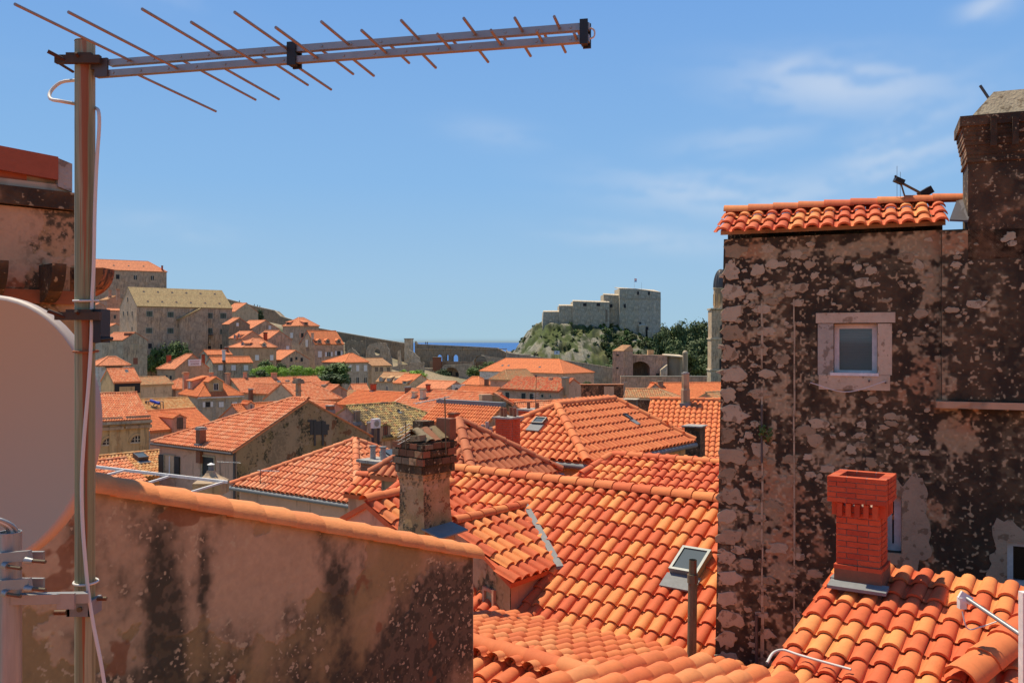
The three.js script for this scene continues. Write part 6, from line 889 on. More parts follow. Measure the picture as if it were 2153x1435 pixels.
// the long roof in front of them with its tiled dormer
let B1;
{
  B1 = hs('B1', 'long roof of mixed red and orange tiles below the centre', { name: 'gabled_house', wall: M.brownPlaster, pal: 'mixed', H: 6, single: 300, dr: 4.5, capR: 0.13, ov: 0.25, prefer: (px, py) => px > 930 && px < 1512 && py < 1390, skip: null });
  // dormer with a tiled gable roof
  const K = B1.hit('slope', 1102, 1068), E = B1.hit('slope', 1171, 1193), inv = B1.g.matrixWorld.clone().invert(), ro = V(0, 0, 0).applyMatrix4(inv);
  const zAt = (x, y, px) => { let lo = K.z, hi = K.z + 6; for (let i = 0; i < 40; i++) { const m = (lo + hi) / 2, w = V(x, y, m).applyMatrix4(B1.g.matrixWorld), q = PW / 2 + w.x / -w.z * FL; if (q > px) lo = m; else hi = m; } return (lo + hi) / 2; };
  const xr = K.x, yr = K.y, xe = E.x, ye = E.y, zf = zAt(xr, yr, 957), ze = zAt(xe, ye, 1073), wd = xe - xr, tp = (yr - ye) / wd, slopeY = z => B1.r - B1.tp * z;
  const dm = new GB(), zw = zf - 0.12, zv = ze - 0.12, zl = 2 * zw - zv, xl = xr - wd + 0.1, xw = xe - 0.1, yE = ye + 0.1 * tp - 0.08, low = slopeY(zv) - 0.3;
  dm.poly([V(xl, low, zl), V(xw, low, zv), V(xw, yE, zv), V(xr, yr - 0.08, zw), V(xl, yE, zl)]); const zb = K.z; dm.poly([V(xw, low, zv), V(xw, slopeY(E.z) - 0.1, E.z), V(xw, yE, E.z - 0.3), V(xw, yE, zv)]);
  const d = add(B1.g, 'dormer', dm.build(), M.mould); d.userData.label = 'stained dormer with a tiled gable roof'; { const q = new GB(); q.poly([V(xw + 0.01, low, zv - 0.01), V(xw + 0.01, slopeY(E.z) - 0.1, E.z), V(xw + 0.01, yE, E.z - 0.3), V(xw + 0.01, yE, zv - 0.01)]); add(d, 'side_render', q.build(), M.salmon); }
  const cells = [], R = V(xr, yr, zf), Rb = V(xr, yr, K.z), F1 = V(xe, ye, ze), Fb = V(xe, ye, E.z), L1 = V(xr - wd, ye, 2 * zf - ze), Lb = V(xr - wd, ye, E.z);
  const rd = new GB(true); rd.col = PAL.mixed[4]; rd.slab([R, F1, Fb, Rb], V(0, -0.07, 0)); rd.slab([R, Rb, Lb, L1], V(0, -0.07, 0)); const rdm = add(d, 'dormer_roof', rd.build(), matTileVC);
  const vv = V(1, -tp, 0).normalize(), nn = V(tp, 1, 0).normalize(); cells.push(...slopeCells([R, F1, Fb, Rb], V(0, 0, -1), vv, nn)); cells.push(...slopeCells([Rb, Lb, L1, R], V(0, 0, 1), V(-1, -tp, 0).normalize(), V(-tp, 1, 0).normalize())); cells.push(...capCells(V(xr, yr + 0.04, K.z - 0.1), V(xr, yr + 0.04, zf + 0.05), 0.115, 0.36));
  layTiles(d, cells, 'mixed', { single: 260, world: B1.g.matrixWorld });
  { const q = new GB(); const sy = z => slopeY(z) + 0.105; q.slab([V(xr + 0.02, sy(K.z + 0.06), K.z + 0.06), V(xe + 0.06, sy(E.z + 0.1), E.z + 0.1), V(xe + 0.17, sy(E.z + 0.06), E.z + 0.06), V(xr + 0.08, sy(K.z), K.z)], V(0, -0.05, 0)); add(d, 'lead_valley', q.build(), M.lead); }
  { const q = new GB(), X = V(xw - xl, 0, zv - zl).normalize(), Y = V(0, 1, 0), Z2 = X.clone().cross(Y), wall0 = V(xr, 0, zw), dr = ray(1031, 1268).transformDirection(inv), o = ro.clone().addScaledVector(dr, wall0.clone().sub(ro).dot(Z2) / dr.dot(Z2)); for (const [a, b, c, e] of [[-0.16, -0.11, -0.19, 0.19], [0.11, 0.16, -0.19, 0.19], [-0.16, 0.16, 0.19, 0.24], [-0.17, 0.17, -0.24, -0.19]]) q.obox(o, X, Y, Z2, a, b, c, e, -0.02, 0.05); add(d, 'dormer_window', q.build(), M.salmon); const p = new GB(); p.obox(o, X, Y, Z2, -0.11, 0.11, -0.19, 0.19, -0.02, 0.01); add(d, 'pane', p.build(), std(texPale, [0.30, 0.30, 0.20], 0.3)); }
  const rl = roofLightOn(B1, 'slope', 1457, 1196, 66, 74, { z: 0.2, frame: M.steelFrame, pane: M.skyGlass }); rl.userData.label = 'grey framed roof light';
  // small tiled gable left of the chimney
  const p0 = at(768, 1056, 15.2), th = 52 * DEG, dx = V(Math.cos(th), 0, -Math.sin(th)), c0 = p0.clone().addScaledVector(dx, 1.1); house({ key: 'D1', fit: [c0.x, c0.z, 2.2, 3.0, 52, p0.y - 0.75, p0.y, 0, 0], name: 'roof_wing', label: 'little tiled gable just left of the stained chimney', wall: M.salmon, pal: 'mixed', H: 4, single: 120, capR: 0.12, ov: 0.12 });
}
// two low roofs that fall away to the right, and the one with the brick chimney
house({ key: 'R2', fit: [0.487, -8.71, 5.5, 5.54, 143, -3.89, -3.25, 0, 0], name: 'low_house', label: 'low-pitched pale orange roof beyond the nearest tiles', wall: M.brownPlaster, pal: 'deep', H: 5, single: 300, back: true, capR: 0.12, ov: 0.15, prefer: (px, py) => px > 970 && px < 1420 && py > 1290 });
house({ key: 'RN', fit: [0.86, -3.34, 4.5, 6.4, 143, -2.52, -1.944, 0, 0], name: 'low_house', label: 'nearest orange tile roof along the bottom edge of the view', wall: M.brownPlaster, pal: 'deep', H: 5, single: 300, capR: 0.12, ov: 0.15, caps: false, dr: -0.3 });
const TH10 = -36 * DEG, P10 = at(1761, 1189, 9.3);
{
  const g = thing('shed_roof', 'tiled lean-to roof below the crusted house, with a brick chimney on it', 'roof', P10, TH10); g.updateMatrixWorld(true);
  const L = 5.2, S = 4.4, p = 14 * DEG, v = V(0, -Math.sin(p), Math.cos(p)), n = V(0, Math.cos(p), Math.sin(p)), q = new GB(), a = V(0, 0, 0), b = V(L, 0, 0), c = b.clone().addScaledVector(v, S), d = a.clone().addScaledVector(v, S); q.slab([a, d, c, b], V(0, -0.12, 0)); const dk2 = add(g, 'deck', q.build(), palMat.mixed[4]); const w = new GB(); w.box(0.1, L, -5, -0.12, -0.05, 0.1); w.box(0.1, 0.3, -6, -1.4, 0.1, 4.6); add(g, 'wall', w.build(), M.brownPlaster);
  layTiles(dk2, slopeCells([a, d, c, b], V(1, 0, 0), v, n, { su: 0.185, ex: 0.30 }), 'mixed', { single: 300, world: g.matrixWorld });
  const hitp = (px, py) => { const inv = g.matrixWorld.clone().invert(), r0 = V(0, 0, 0).applyMatrix4(inv), dd = ray(px, py).transformDirection(inv), t = -r0.dot(n) / dd.dot(n); return r0.addScaledVector(dd, t); };
  // brick chimney, every brick a piece
  const bp = hitp(1814, 1232), ch = thing('brick_chimney', 'new red brick chimney with a flared open top on the lean-to roof', 'chimney', bp.clone().applyMatrix4(g.matrixWorld), TH10 + 0.05), w0 = 0.41, r = mulberry(12), mats = [M.brick, std(texClay, [0.58, 0.105, 0.036]), std(texClay, [0.46, 0.07, 0.027])];
  const yB = 0.20, H1 = 0.575, H2 = 0.255, yS = yB + 0.05; const bs = new GB(); bs.box(-w0 / 2 - 0.016, w0 / 2 + 0.016, -0.5, yB, -w0 / 2 - 0.02, w0 / 2 + 0.02); add(ch, 'plinth', bs.build(), M.oldBrick);
  const core = new GB(); core.box(-w0 / 2 + 0.012, w0 / 2 - 0.012, yB - 0.01, yS + H1, -w0 / 2 + 0.012, w0 / 2 - 0.012); const ww = w0 * 0.5 + 0.07, t = 0.085; for (const [x0, x1, z0, z1] of [[-ww + 0.012, ww - 0.012, ww - t, ww - 0.012], [-ww + 0.012, ww - 0.012, -ww + 0.012, -ww + t], [-ww + 0.012, -ww + t, -ww + t, ww - t], [ww - t, ww - 0.012, -ww + t, ww - t]]) core.box(x0, x1, yS + H1 + 0.04, yS + H1 + H2 + 0.03, z0, z1); add(ch, 'mortar', core.build(), M.mortar);
  const put = (c, y) => { const gb = new GB(); gb.box(c[0], c[1], c[2] + y, c[3] + y, c[4], c[5]); add(ch, 'brick', gb.build(), mats[Math.floor(r() * 3)]); };
  for (const c of brickCells(w0 + 0.04, w0 + 0.04, 0.046, 0.046, 0.21, 0.006)) put(c, yB); for (const c of brickCells(w0, w0, H1, 0.0575, 0.185, 0.008)) put(c, yS);
  const nb = 5; for (let i = 0; i < nb; i++) for (const f of [0, 1, 2, 3]) { const u = -w0 / 2 + (i + 0.5) * w0 / nb, gb = new GB(), a2 = f * Math.PI / 2, X = V(Math.cos(a2), 0, -Math.sin(a2)), Z2 = V(Math.sin(a2), 0, Math.cos(a2)); gb.obox(V(0, yS + H1 - 0.07, 0), X, V(0, 1, 0), Z2, u - 0.024, u + 0.024, -0.03, 0.098, w0 / 2 - 0.05, w0 / 2 + 0.045); add(ch, 'corbel_brick', gb.build(), mats[i % 3]); }
  for (const c of brickCells(ww * 2, ww * 2, H2, 0.051, 0.19, 0.007)) put(c, yS + H1 + 0.038);
  const fl = new GB(); fl.slab([V(-w0 / 2 - 0.05, 0.06, w0 / 2), V(-w0 / 2 - 0.05, 0.03, w0 / 2 + 0.16), V(w0 / 2 + 0.08, 0.03, w0 / 2 + 0.16), V(w0 / 2 + 0.08, 0.06, w0 / 2)], V(0, 0.03, 0)); fl.box(-w0 / 2 - 0.06, -w0 / 2 - 0.02, -0.1, 0.10, -w0 / 2, w0 / 2); add(ch, 'flashing', fl.build(), M.lead);
  // loose ridge tiles of a crossing hip at the lower right
  const hip = thing('hip_cap_row', 'large overlapping hip tiles at the bottom right corner', 'ridge tiles', V(0, 0, 0)); const hc = []; { const A = hitp(2200, 1330).applyMatrix4(g.matrixWorld).add(V(0, 0.16, 0)), B = hitp(2020, 1470).applyMatrix4(g.matrixWorld).add(V(0, 0.12, 0)); hc.push(...capCells(A, B, 0.15, 0.36)); } layTiles(hip, hc, 'mixed', { single: 20 });
  // white low-noise block on an arm, and its post
  const p1 = at(2030, 1255, 7.2), p2 = at(2153, 1338, 6.6), ln = thing('receiver_arm', 'white receiver block on a thin grey arm over the tiles', 'receiver', p1); const aq = new GB(); aq.bar(V(0, 0, 0), p2.clone().sub(p1), 0.018, 0.018, 8); add(ln, 'arm', aq.build(), M.galv); const lb = new GB(); lb.obox(V(0, 0, 0), V(0.8, -0.5, 0.33).normalize(), V(0.5, 0.85, 0).normalize(), V(-0.28, 0.17, 0.94).normalize(), -0.045, 0.05, -0.035, 0.03, -0.03, 0.03); add(ln, 'head', lb.build(), M.whitePaint); const lb2 = new GB(); lb2.box(-0.055, 0.0, -0.09, 0.0, -0.025, 0.025); add(ln, 'horn', lb2.build(), M.whitePaint); add(ln, 'wire', tubeGeo([V(-0.05, -0.1, 0.05), V(-0.02, -0.23, 0.08), V(0.1, -0.22, 0.06), V(0.22, -0.16, 0.1)], 0.006, 24, 6), M.cable);
  const po = thing('white_post', 'white square post at the right edge above the tiles', 'post', at(2150, 1385, 6.6)), pq = new GB(); pq.box(-0.012, 0.05, -0.3, 0.5, -0.03, 0.03); add(po, 'post', pq.build(), M.whitePaint);
  const cab = thing('roof_cable', 'pale cable lying across the lower left tiles of the lean-to roof', 'cable', V(0, 0, 0)); const cp2 = [[1613, 1425], [1628, 1402], [1645, 1397], [1680, 1408], [1720, 1420], [1790, 1440]].map(([x, y]) => hitp(x, y).applyMatrix4(g.matrixWorld).add(V(0, 0.13, 0))); add(cab, 'cable', tubeGeo(cp2, 0.012, 40, 6), M.cable);
}
{ const b = at(1453, 1396, 9.6), g = thing('flue_pipe', 'tall rusty dark flue pipe standing before the tiles', 'flue', b), q = new GB(), h = 220 / FL * 9.6; q.bar(V(0, -0.6, 0), V(0.02, h * 0.83, 0), 0.052, 0.05, 12); const p = add(g, 'lower_pipe', q.build(), M.rustMetal); const q2 = new GB(); q2.bar(V(0.02, h * 0.78, 0), V(0.02, h * 0.86, 0), 0.06, 0.06, 12); add(g, 'collar', q2.build(), M.rustMetal); const q3 = new GB(); q3.bar(V(0.02, h * 0.86, 0), V(0.022, h, 0), 0.044, 0.042, 12, false); add(g, 'upper_pipe', q3.build(), M.rustMetal); const q4 = new GB(); q4.bar(V(0, -0.02, 0), V(0, 0.05, 0), 0.075, 0.07, 12); add(g, 'base_collar', q4.build(), M.lead); }

// ---------------------------------------------------------------- the crusted tall house on the right
{
  const O = at(1517, PH / 2, 10.9), TH = -22 * DEG, g = thing('crusted_house', 'tall house with a black-brown crusted wall and pale stone patches', 'house', O, TH); g.updateMatrixWorld(true);
  const inv = g.matrixWorld.clone().invert(), r0 = V(0, 0, 0).applyMatrix4(inv), tw = (px, py, z = 0) => { const d = ray(px, py).transformDirection(inv), t = (z - r0.z) / d.z; const p = r0.clone().addScaledVector(d, t); return p; };
  const yEave = tw(1523, 494).y, yBot = -7, uR = 4.6, sh = new THREE.Shape(); sh.moveTo(-0.14, yBot); sh.lineTo(uR, yBot); sh.lineTo(uR, yEave - 0.05); sh.lineTo(0.03, yEave - 0.05); sh.closePath();
  const rect = (x0, y0, x1, y1) => { const a = tw(x0, y1), b = tw(x1, y0), h = new THREE.Path(); h.moveTo(a.x, a.y); h.lineTo(b.x, a.y); h.lineTo(b.x, b.y); h.lineTo(a.x, b.y); h.closePath(); return { h, a, b }; };
  const W1 = rect(1754, 680, 1845, 788), W2 = rect(1862, 1044, 1896, 1160), W3 = rect(2118, 1142, 2190, 1238); for (const w of [W1, W2, W3]) sh.holes.push(w.h);
  const eg = new THREE.ExtrudeGeometry(sh, { depth: 0.5, bevelEnabled: false }); eg.translate(0, 0, -0.5); const wall = add(g, 'wall', eg, M.tower);
  const sd = new GB(); sd.box(0.03, uR, yBot, yEave - 0.06, -4.5, -0.5); add(g, 'wall_core', sd.build(), M.crust);
  // right-hand proud strip and the chimney above it
  const u1 = tw(1980, 700).x, yT = tw(1990, 488).y, st = new GB(); st.box(u1, uR, tw(2000, 840).y, yT, 0, 0.1); add(g, 'wall_projection', st.build(), M.tower); const led = new GB(); led.box(u1 - 0.06, uR, tw(2000, 856).y, tw(2000, 842).y, 0, 0.16); add(g, 'ledge', led.build(), M.brownPlaster);
  M.cement = std(texPale, [0.34, 0.27, 0.175]);
  { // cement collars round the newer windows
    const r = mulberry(19); for (const [W, k] of [[W2, 0.26], [W3, 0.24]]) { const s = new THREE.Shape(), cx = (W.a.x + W.b.x) / 2 + (W === W2 ? 0.1 : 0), cy = (W.a.y + W.b.y) / 2, hw = (W.b.x - W.a.x) / 2 + k * 0.8, hh = (W.b.y - W.a.y) / 2 + k; s.setFromPoints(Array.from({ length: 60 }, (_, i) => { const t = i / 60 * 6.283, q = 0.86 + 0.10 * Math.sin(t * 5 + hw * 9) + 0.05 * Math.sin(t * 11 + 1) + 0.13 * r(), c = Math.cos(t), d = Math.sin(t), e = 1 / Math.pow(c ** 4 + d ** 4, 0.25); return new THREE.Vector2(cx + hw * c * e * q, cy + hh * d * e * q); })); s.holes.push(new THREE.Path(W.h.getPoints())); add(g, 'render_patch', new THREE.ExtrudeGeometry(s, { depth: 0.014, bevelEnabled: false }), M.cement).userData.label = 'grey cement patch round a window'; }
  }
  // windows
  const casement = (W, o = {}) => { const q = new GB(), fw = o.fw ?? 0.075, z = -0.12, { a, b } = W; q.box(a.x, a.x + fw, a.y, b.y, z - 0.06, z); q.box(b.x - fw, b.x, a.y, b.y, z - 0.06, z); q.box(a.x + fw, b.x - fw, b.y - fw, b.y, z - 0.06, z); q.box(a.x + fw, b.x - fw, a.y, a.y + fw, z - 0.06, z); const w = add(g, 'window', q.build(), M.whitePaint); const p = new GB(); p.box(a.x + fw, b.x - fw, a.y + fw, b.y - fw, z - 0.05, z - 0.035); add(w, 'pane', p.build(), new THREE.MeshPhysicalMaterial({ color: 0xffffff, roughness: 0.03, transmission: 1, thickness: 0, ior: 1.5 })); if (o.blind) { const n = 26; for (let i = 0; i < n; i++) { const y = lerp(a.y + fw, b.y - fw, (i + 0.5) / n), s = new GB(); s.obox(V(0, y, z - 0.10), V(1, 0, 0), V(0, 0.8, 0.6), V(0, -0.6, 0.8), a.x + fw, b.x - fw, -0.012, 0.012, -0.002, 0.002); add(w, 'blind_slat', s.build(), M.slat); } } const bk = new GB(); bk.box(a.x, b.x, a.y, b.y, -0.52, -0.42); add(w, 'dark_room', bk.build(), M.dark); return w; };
  M.slat = std(null, [0.10, 0.115, 0.135], 0.5);
  casement(W1, { blind: true, fw: 0.055 }); casement(W2); casement(W3);
  { const sx = (n, x0, y0, x1, y1, z, m = M.paleTrim) => { const a = tw(x0, y1), b = tw(x1, y0), q = new GB(); q.box(a.x, b.x, a.y, b.y, 0, z); add(g, n, q.build(), m); }; sx('lintel', 1716, 656, 1883, 679, 0.022); sx('jamb', 1720, 680, 1753, 788, 0.012, M.greyTrim); sx('jamb', 1846, 680, 1876, 788, 0.014); sx('sill', 1722, 789, 1872, 818, 0.018); sx('sill_board', 1746, 784, 1848, 789, 0.035, M.whitePaint); }
  { const a = tw(1706, 803), b = tw(1862, 800), m = tw(1780, 822), ln = thing('clothes_line', 'sagging washing line with iron hooks under the blind window', 'clothes line', V(0, 0, 0)); const W = p => p.clone().add(V(0, 0, 0.16)).applyMatrix4(g.matrixWorld); add(ln, 'cord', tubeGeo([W(a), W(m), W(b)], 0.006, 30, 5), M.cable); for (const [x, y] of [[1707, 803], [1862, 803], [1828, 800]]) { const p = tw(x, y), q = new GB(); q.bar(p.clone().applyMatrix4(g.matrixWorld), W(p), 0.012, 0.012, 6); add(ln, 'hook', q.build(), M.gutter); } }
  // pale stones showing through the crust
  const r = mulberry(77), stones = [], clear = (x, y, s) => { for (const [W, m] of [[W1, 0.2], [W2, 0.25], [W3, 0.25]]) if (x > W.a.x - m - s && x < W.b.x + m + s && y > W.a.y - m - s && y < W.b.y + m + s) return false; for (const t of stones) if (Math.hypot(t[0] - x, (t[1] - y) * 1.3) < (t[2] + s) * 0.95) return false; return true; };
  const stoneMats = [M.pale, std(texPale, [0.38, 0.29, 0.175]), std(texPale, [0.46, 0.375, 0.245]), std(texPale, [0.31, 0.235, 0.135])];
  const stone = (x, y, w, h, z = 0) => { const n = 15, s = new THREE.Shape(); s.setFromPoints(Array.from({ length: n }, (_, i) => { const t = (i + 0.6 * (r() - 0.5)) / n * 6.283, k = 0.62 + 0.62 * r() * (0.6 + 0.4 * r()), c = Math.cos(t), d = Math.sin(t), e = 1 / Math.pow(Math.abs(c) ** 2.6 + Math.abs(d) ** 2.6, 1 / 2.6); return new THREE.Vector2(x + w * c * e * k, y + h * d * e * k); })); const e = new THREE.ExtrudeGeometry(s, { depth: 0.004 + 0.006 * r(), bevelEnabled: true, bevelThickness: 0.004, bevelSize: 0.005, bevelSegments: 1 }); e.translate(0, 0, z - 0.003); add(wall, 'stone', e, stoneMats[Math.floor(r() * 4)]); };
  for (let y = yEave - 0.2, i = 0; y > -6.2; y -= 0.25, i++) { const w = (i % 2 ? 0.085 : 0.135) + 0.045 * r(); stone(-0.14 * (yEave - y) / 8.3 + 0.04 + w * 0.8, y, w, 0.10); stones.push([w, y, w]); if (r() < 0.5) { const x2 = w * 2 + 0.18 + 0.08 * r(); stone(x2, y + 0.04 * r(), 0.07 + 0.05 * r(), 0.045 + 0.03 * r()); stones.push([x2, y, 0.13]); } }
  let tr = 0; while (stones.length < 290 && tr++ < 6000) { const right = r() < 0.16, x = right ? lerp(u1 + 0.1, uR - 0.5, r()) : Math.pow(r(), 1.25) * u1 * 0.96, y = lerp(right ? tw(2000, 800).y : -4.6, yEave - 0.15, Math.pow(r(), 0.75)), s = (0.018 + 0.070 * Math.pow(r(), 1.8)) * (x < 1.2 ? 1.15 : 0.85); if (!clear(x, y, s) || (x > 0.5 && fbm(x / 5 + 0.2, y / 7 + 0.5, 9, 3, 501) < 0.50)) continue; stones.push([x, y, s]); stone(x, y, s * (1 + 0.5 * r()), s * (0.6 + 0.4 * r()), right ? 0.1 : 0); }
  { const q = new GB(); for (let i = 0; i < 17; i++) { const y = lerp(yEave - 0.8, -4, i / 17); if (r() < 0.8) q.box(0.465 + 0.02 * r(), 0.49 + 0.02 * r(), y - 0.3, y, 0, 0.015); if (r() < 0.85) q.box(0.84 + 0.012 * r(), 0.86 + 0.012 * r(), y - 0.3, y, 0, 0.018); } add(g, 'mortar_strip', q.build(), M.pale); const ir = new GB(), a = tw(1603, 850), b = tw(1605, 972); ir.bar(V(a.x, a.y, 0.05), V(a.x, b.y, 0.05), 0.014, 0.014, 6); const a2 = tw(1592, 1290), b2 = tw(1592, 1420); ir.bar(V(a2.x, a2.y, 0.05), V(a2.x, b2.y, 0.05), 0.02, 0.02, 6); add(g, 'iron_rod', ir.build(), M.gutter); }
  { const p = tw(1612, 908), pl = thing('wall_plant', 'small green plant rooted in the crusted wall', 'plant', p.clone().add(V(0, 0, 0.05)).applyMatrix4(g.matrixWorld)), m = add(pl, 'leaves', crownGeo(340, 160, 'round', 0.16), LM.mid); m.scale.set(0.1, 0.12, 0.07); }
  // tiled top
  const yR = yEave + 0.30, za = 0.13, zb = -0.58, tp2 = (yR - yEave) / (za - zb), v = V(0, -tp2, 1).normalize(), n = V(0, 1, tp2).normalize(), x1 = tw(1990, 470).x, P4 = [V(-0.06, yR, zb), V(-0.06, yEave, za), V(x1 + 0.02, yEave, za), V(x1 + 0.02, yR, zb)], dq = new GB(); dq.slab([V(-0.02, yR, zb), V(-0.02, yEave + 0.06, za - 0.2), V(x1, yEave + 0.06, za - 0.2), V(x1, yR, zb)], V(0, -0.05, 0)); const roof = add(g, 'roof', dq.build(), M.brownPlaster); const cells = slopeCells(P4, V(1, 0, 0), v, n, { su: 0.172, ex: 0.31 }); cells.push(...capCells(V(x1 + 0.2, yR + 0.05, zb - 0.02), V(-0.05, yR + 0.05, zb - 0.02), 0.10, 0.31)); layTiles(roof, cells, 'mixed', { single: 200, world: g.matrixWorld });
  { const rc = new GB(); rc.box(0, x1, yEave - 0.3, yR - 0.12, -3.5, zb + 0.05); add(g, 'parapet', rc.build(), M.crust); const fl = new GB(); fl.slab([V(x1 + 0.02, yEave + 0.02, za + 0.06), V(x1 + 0.20, yEave + 0.0, za + 0.08), V(x1 + 0.36, yR + 0.1, zb), V(x1 + 0.16, yR + 0.06, zb)], V(0, 0.02, 0)); add(roof, 'flashing', fl.build(), M.gutter); }
  // chimney stack
  const c0 = tw(2034, 400).x, cw = 0.86, z0 = -0.5, z1c = 0.1, yb = yEave - 0.4, yn = tw(2040, 345).y, yc0 = tw(2030, 322).y, yc1 = tw(2020, 252).y, ytop = tw(2110, 188).y, cg = new GB(); cg.box(c0, c0 + cw, yb, yn, z0, z1c); cg.box(c0 - 0.02, c0 + cw + 0.02, yn, yn + 0.03, z0 - 0.02, z1c + 0.02); const cm = add(g, 'chimney', cg.build(), M.crust); cm.userData.label = 'crusted chimney stack with a stepped head and pyramid top';
  { const k = new GB(); for (let i = 0; i < 7; i++) { const e = 0.004 + 0.009 * i + 0.008 * r(), h = (yc1 - yn) * 0.72; k.box(c0 - e, c0 + cw + e, yn + 0.03 + h * i / 7, yn + 0.03 + h * (i + 1) / 7, z0 - e, z1c + e); } const e = 0.085; k.box(c0 - e, c0 + cw + e, yn + (yc1 - yn) * 0.72 + 0.03, yc1, z0 - e, z1c + e); add(cm, 'chimney_head', k.build(), M.crust); for (const x of [0.28, 0.52, 0.76]) { const b = new GB(); b.box(c0 + cw * x - 0.03, c0 + cw * x + 0.03, yc0 + 0.02, yc1 - 0.06, z1c + 0.086, z1c + 0.12); add(cm, 'corbel_rib', b.build(), M.crust); } const py = new GB(), xm = c0 + cw / 2, hw = cw / 2 - 0.02, hz = (z1c - z0) / 2 - 0.0, zm = (z0 + z1c) / 2, A = [[-hw, hz], [hw, hz], [hw, -hz], [-hw, -hz]].map(([x, z]) => V(xm + x, yc1 - 0.01, zm + z)), B = [[-0.16, 0.14], [0.16, 0.14], [0.16, -0.14], [-0.16, -0.14]].map(([x, z]) => V(xm + x, ytop, zm + z)); for (let i = 0; i < 4; i++) { const j = (i + 1) % 4; py.quad(A[i], A[j], B[j], B[i]); } py.poly(B); add(cm, 'pyramid_top', py.build(), M.pale); const rod = new GB(); rod.bar(V(xm - 0.28, ytop + 0.12, zm), V(xm - 0.1, ytop - 0.2, zm), 0.016, 0.016, 6); add(cm, 'iron_rod', rod.build(), M.gutter); }
  // broken dish mount on the tiled top
  { const bp = V(tw(1912, 432).x, yR + 0.12, zb).applyMatrix4(g.matrixWorld), a = thing('dish_mount', 'rusty tripod dish mount on the ridge of the crusted house', 'dish mount', bp), s = 0.81; a.scale.setScalar(0.81); const q = new GB(); q.bar(V(0, -0.1, 0), V(-0.10, 0.24, 0), 0.012, 0.012, 6); q.bar(V(-0.12, 0.24, 0), V(0.24, 0.04, 0.02), 0.02, 0.02, 8); q.bar(V(0.24, -0.12, 0), V(0.26, 0.05, 0), 0.018, 0.018, 6); add(a, 'strut', q.build(), M.rustMetal); const h = new GB(); h.obox(V(0.27, 0.07, 0), V(0.85, 0.5, 0), V(-0.5, 0.85, 0), V(0, 0, 1), -0.09, 0.10, -0.05, 0.06, -0.06, 0.06); h.box(0.16, 0.36, -0.04, 0.0, -0.04, 0.04); add(a, 'bracket', h.build(), M.blackPlastic); const h2 = new GB(); h2.obox(V(-0.12, 0.25, 0), V(0.9, -0.4, 0), V(0.4, 0.9, 0), V(0, 0, 1), -0.07, 0.07, -0.035, 0.035, -0.05, 0.05); h2.bar(V(-0.18, 0.33, 0), V(-0.10, 0.2, 0), 0.016, 0.016, 6); add(a, 'clamp', h2.build(), M.blackPlastic); const w = new GB(); w.bar(V(-0.15, -0.1, 0), V(-0.15, 0.47, 0), 0.003, 0.003, 5); w.bar(V(-0.11, -0.1, 0.02), V(-0.11, 0.38, 0.02), 0.003, 0.003, 5); add(a, 'whip', w.build(), M.gutter); }
}
// ---------------------------------------------------------------- the stained near gable wall with its row of coping tiles
{
  const d0 = V(0.6, 0, -0.8), a = at(200, 1008, 5.46), tan = 0.304, top = u => a.clone().addScaledVector(d0, u).add(V(0, -tan * u, 0)), g = thing('coping_wall', 'stained near gable wall capped with a row of orange tiles', 'wall', V(a.x, a.y, a.z), Math.atan2(0.8, 0.6)); g.updateMatrixWorld(true);
  const u0 = -1.3, u1 = 3.66, sh = new THREE.Shape(); sh.moveTo(u0, -6); sh.lineTo(u1, -6); sh.lineTo(u1, -tan * u1); sh.lineTo(u0, -tan * u0); sh.closePath(); const e = new THREE.ExtrudeGeometry(sh, { depth: 0.3, bevelEnabled: false }); e.translate(0, -0.05, -0.3); const w = add(g, 'wall', e, M.wallStains);
  const end = new GB(); end.box(u1 - 0.02, u1 + 0.012, -6, -tan * u1 - 0.1, -0.29, -0.005); add(g, 'end_render', end.build(), M.greyPlaster);
  layTiles(g, capCells(V(u0, -tan * u0 - 0.085, -0.14), V(u1 + 0.1, -tan * (u1 + 0.1) - 0.085, -0.14), 0.2, 0.30), 'coping', { single: 60, world: g.matrixWorld, flat: 0.66 });
}
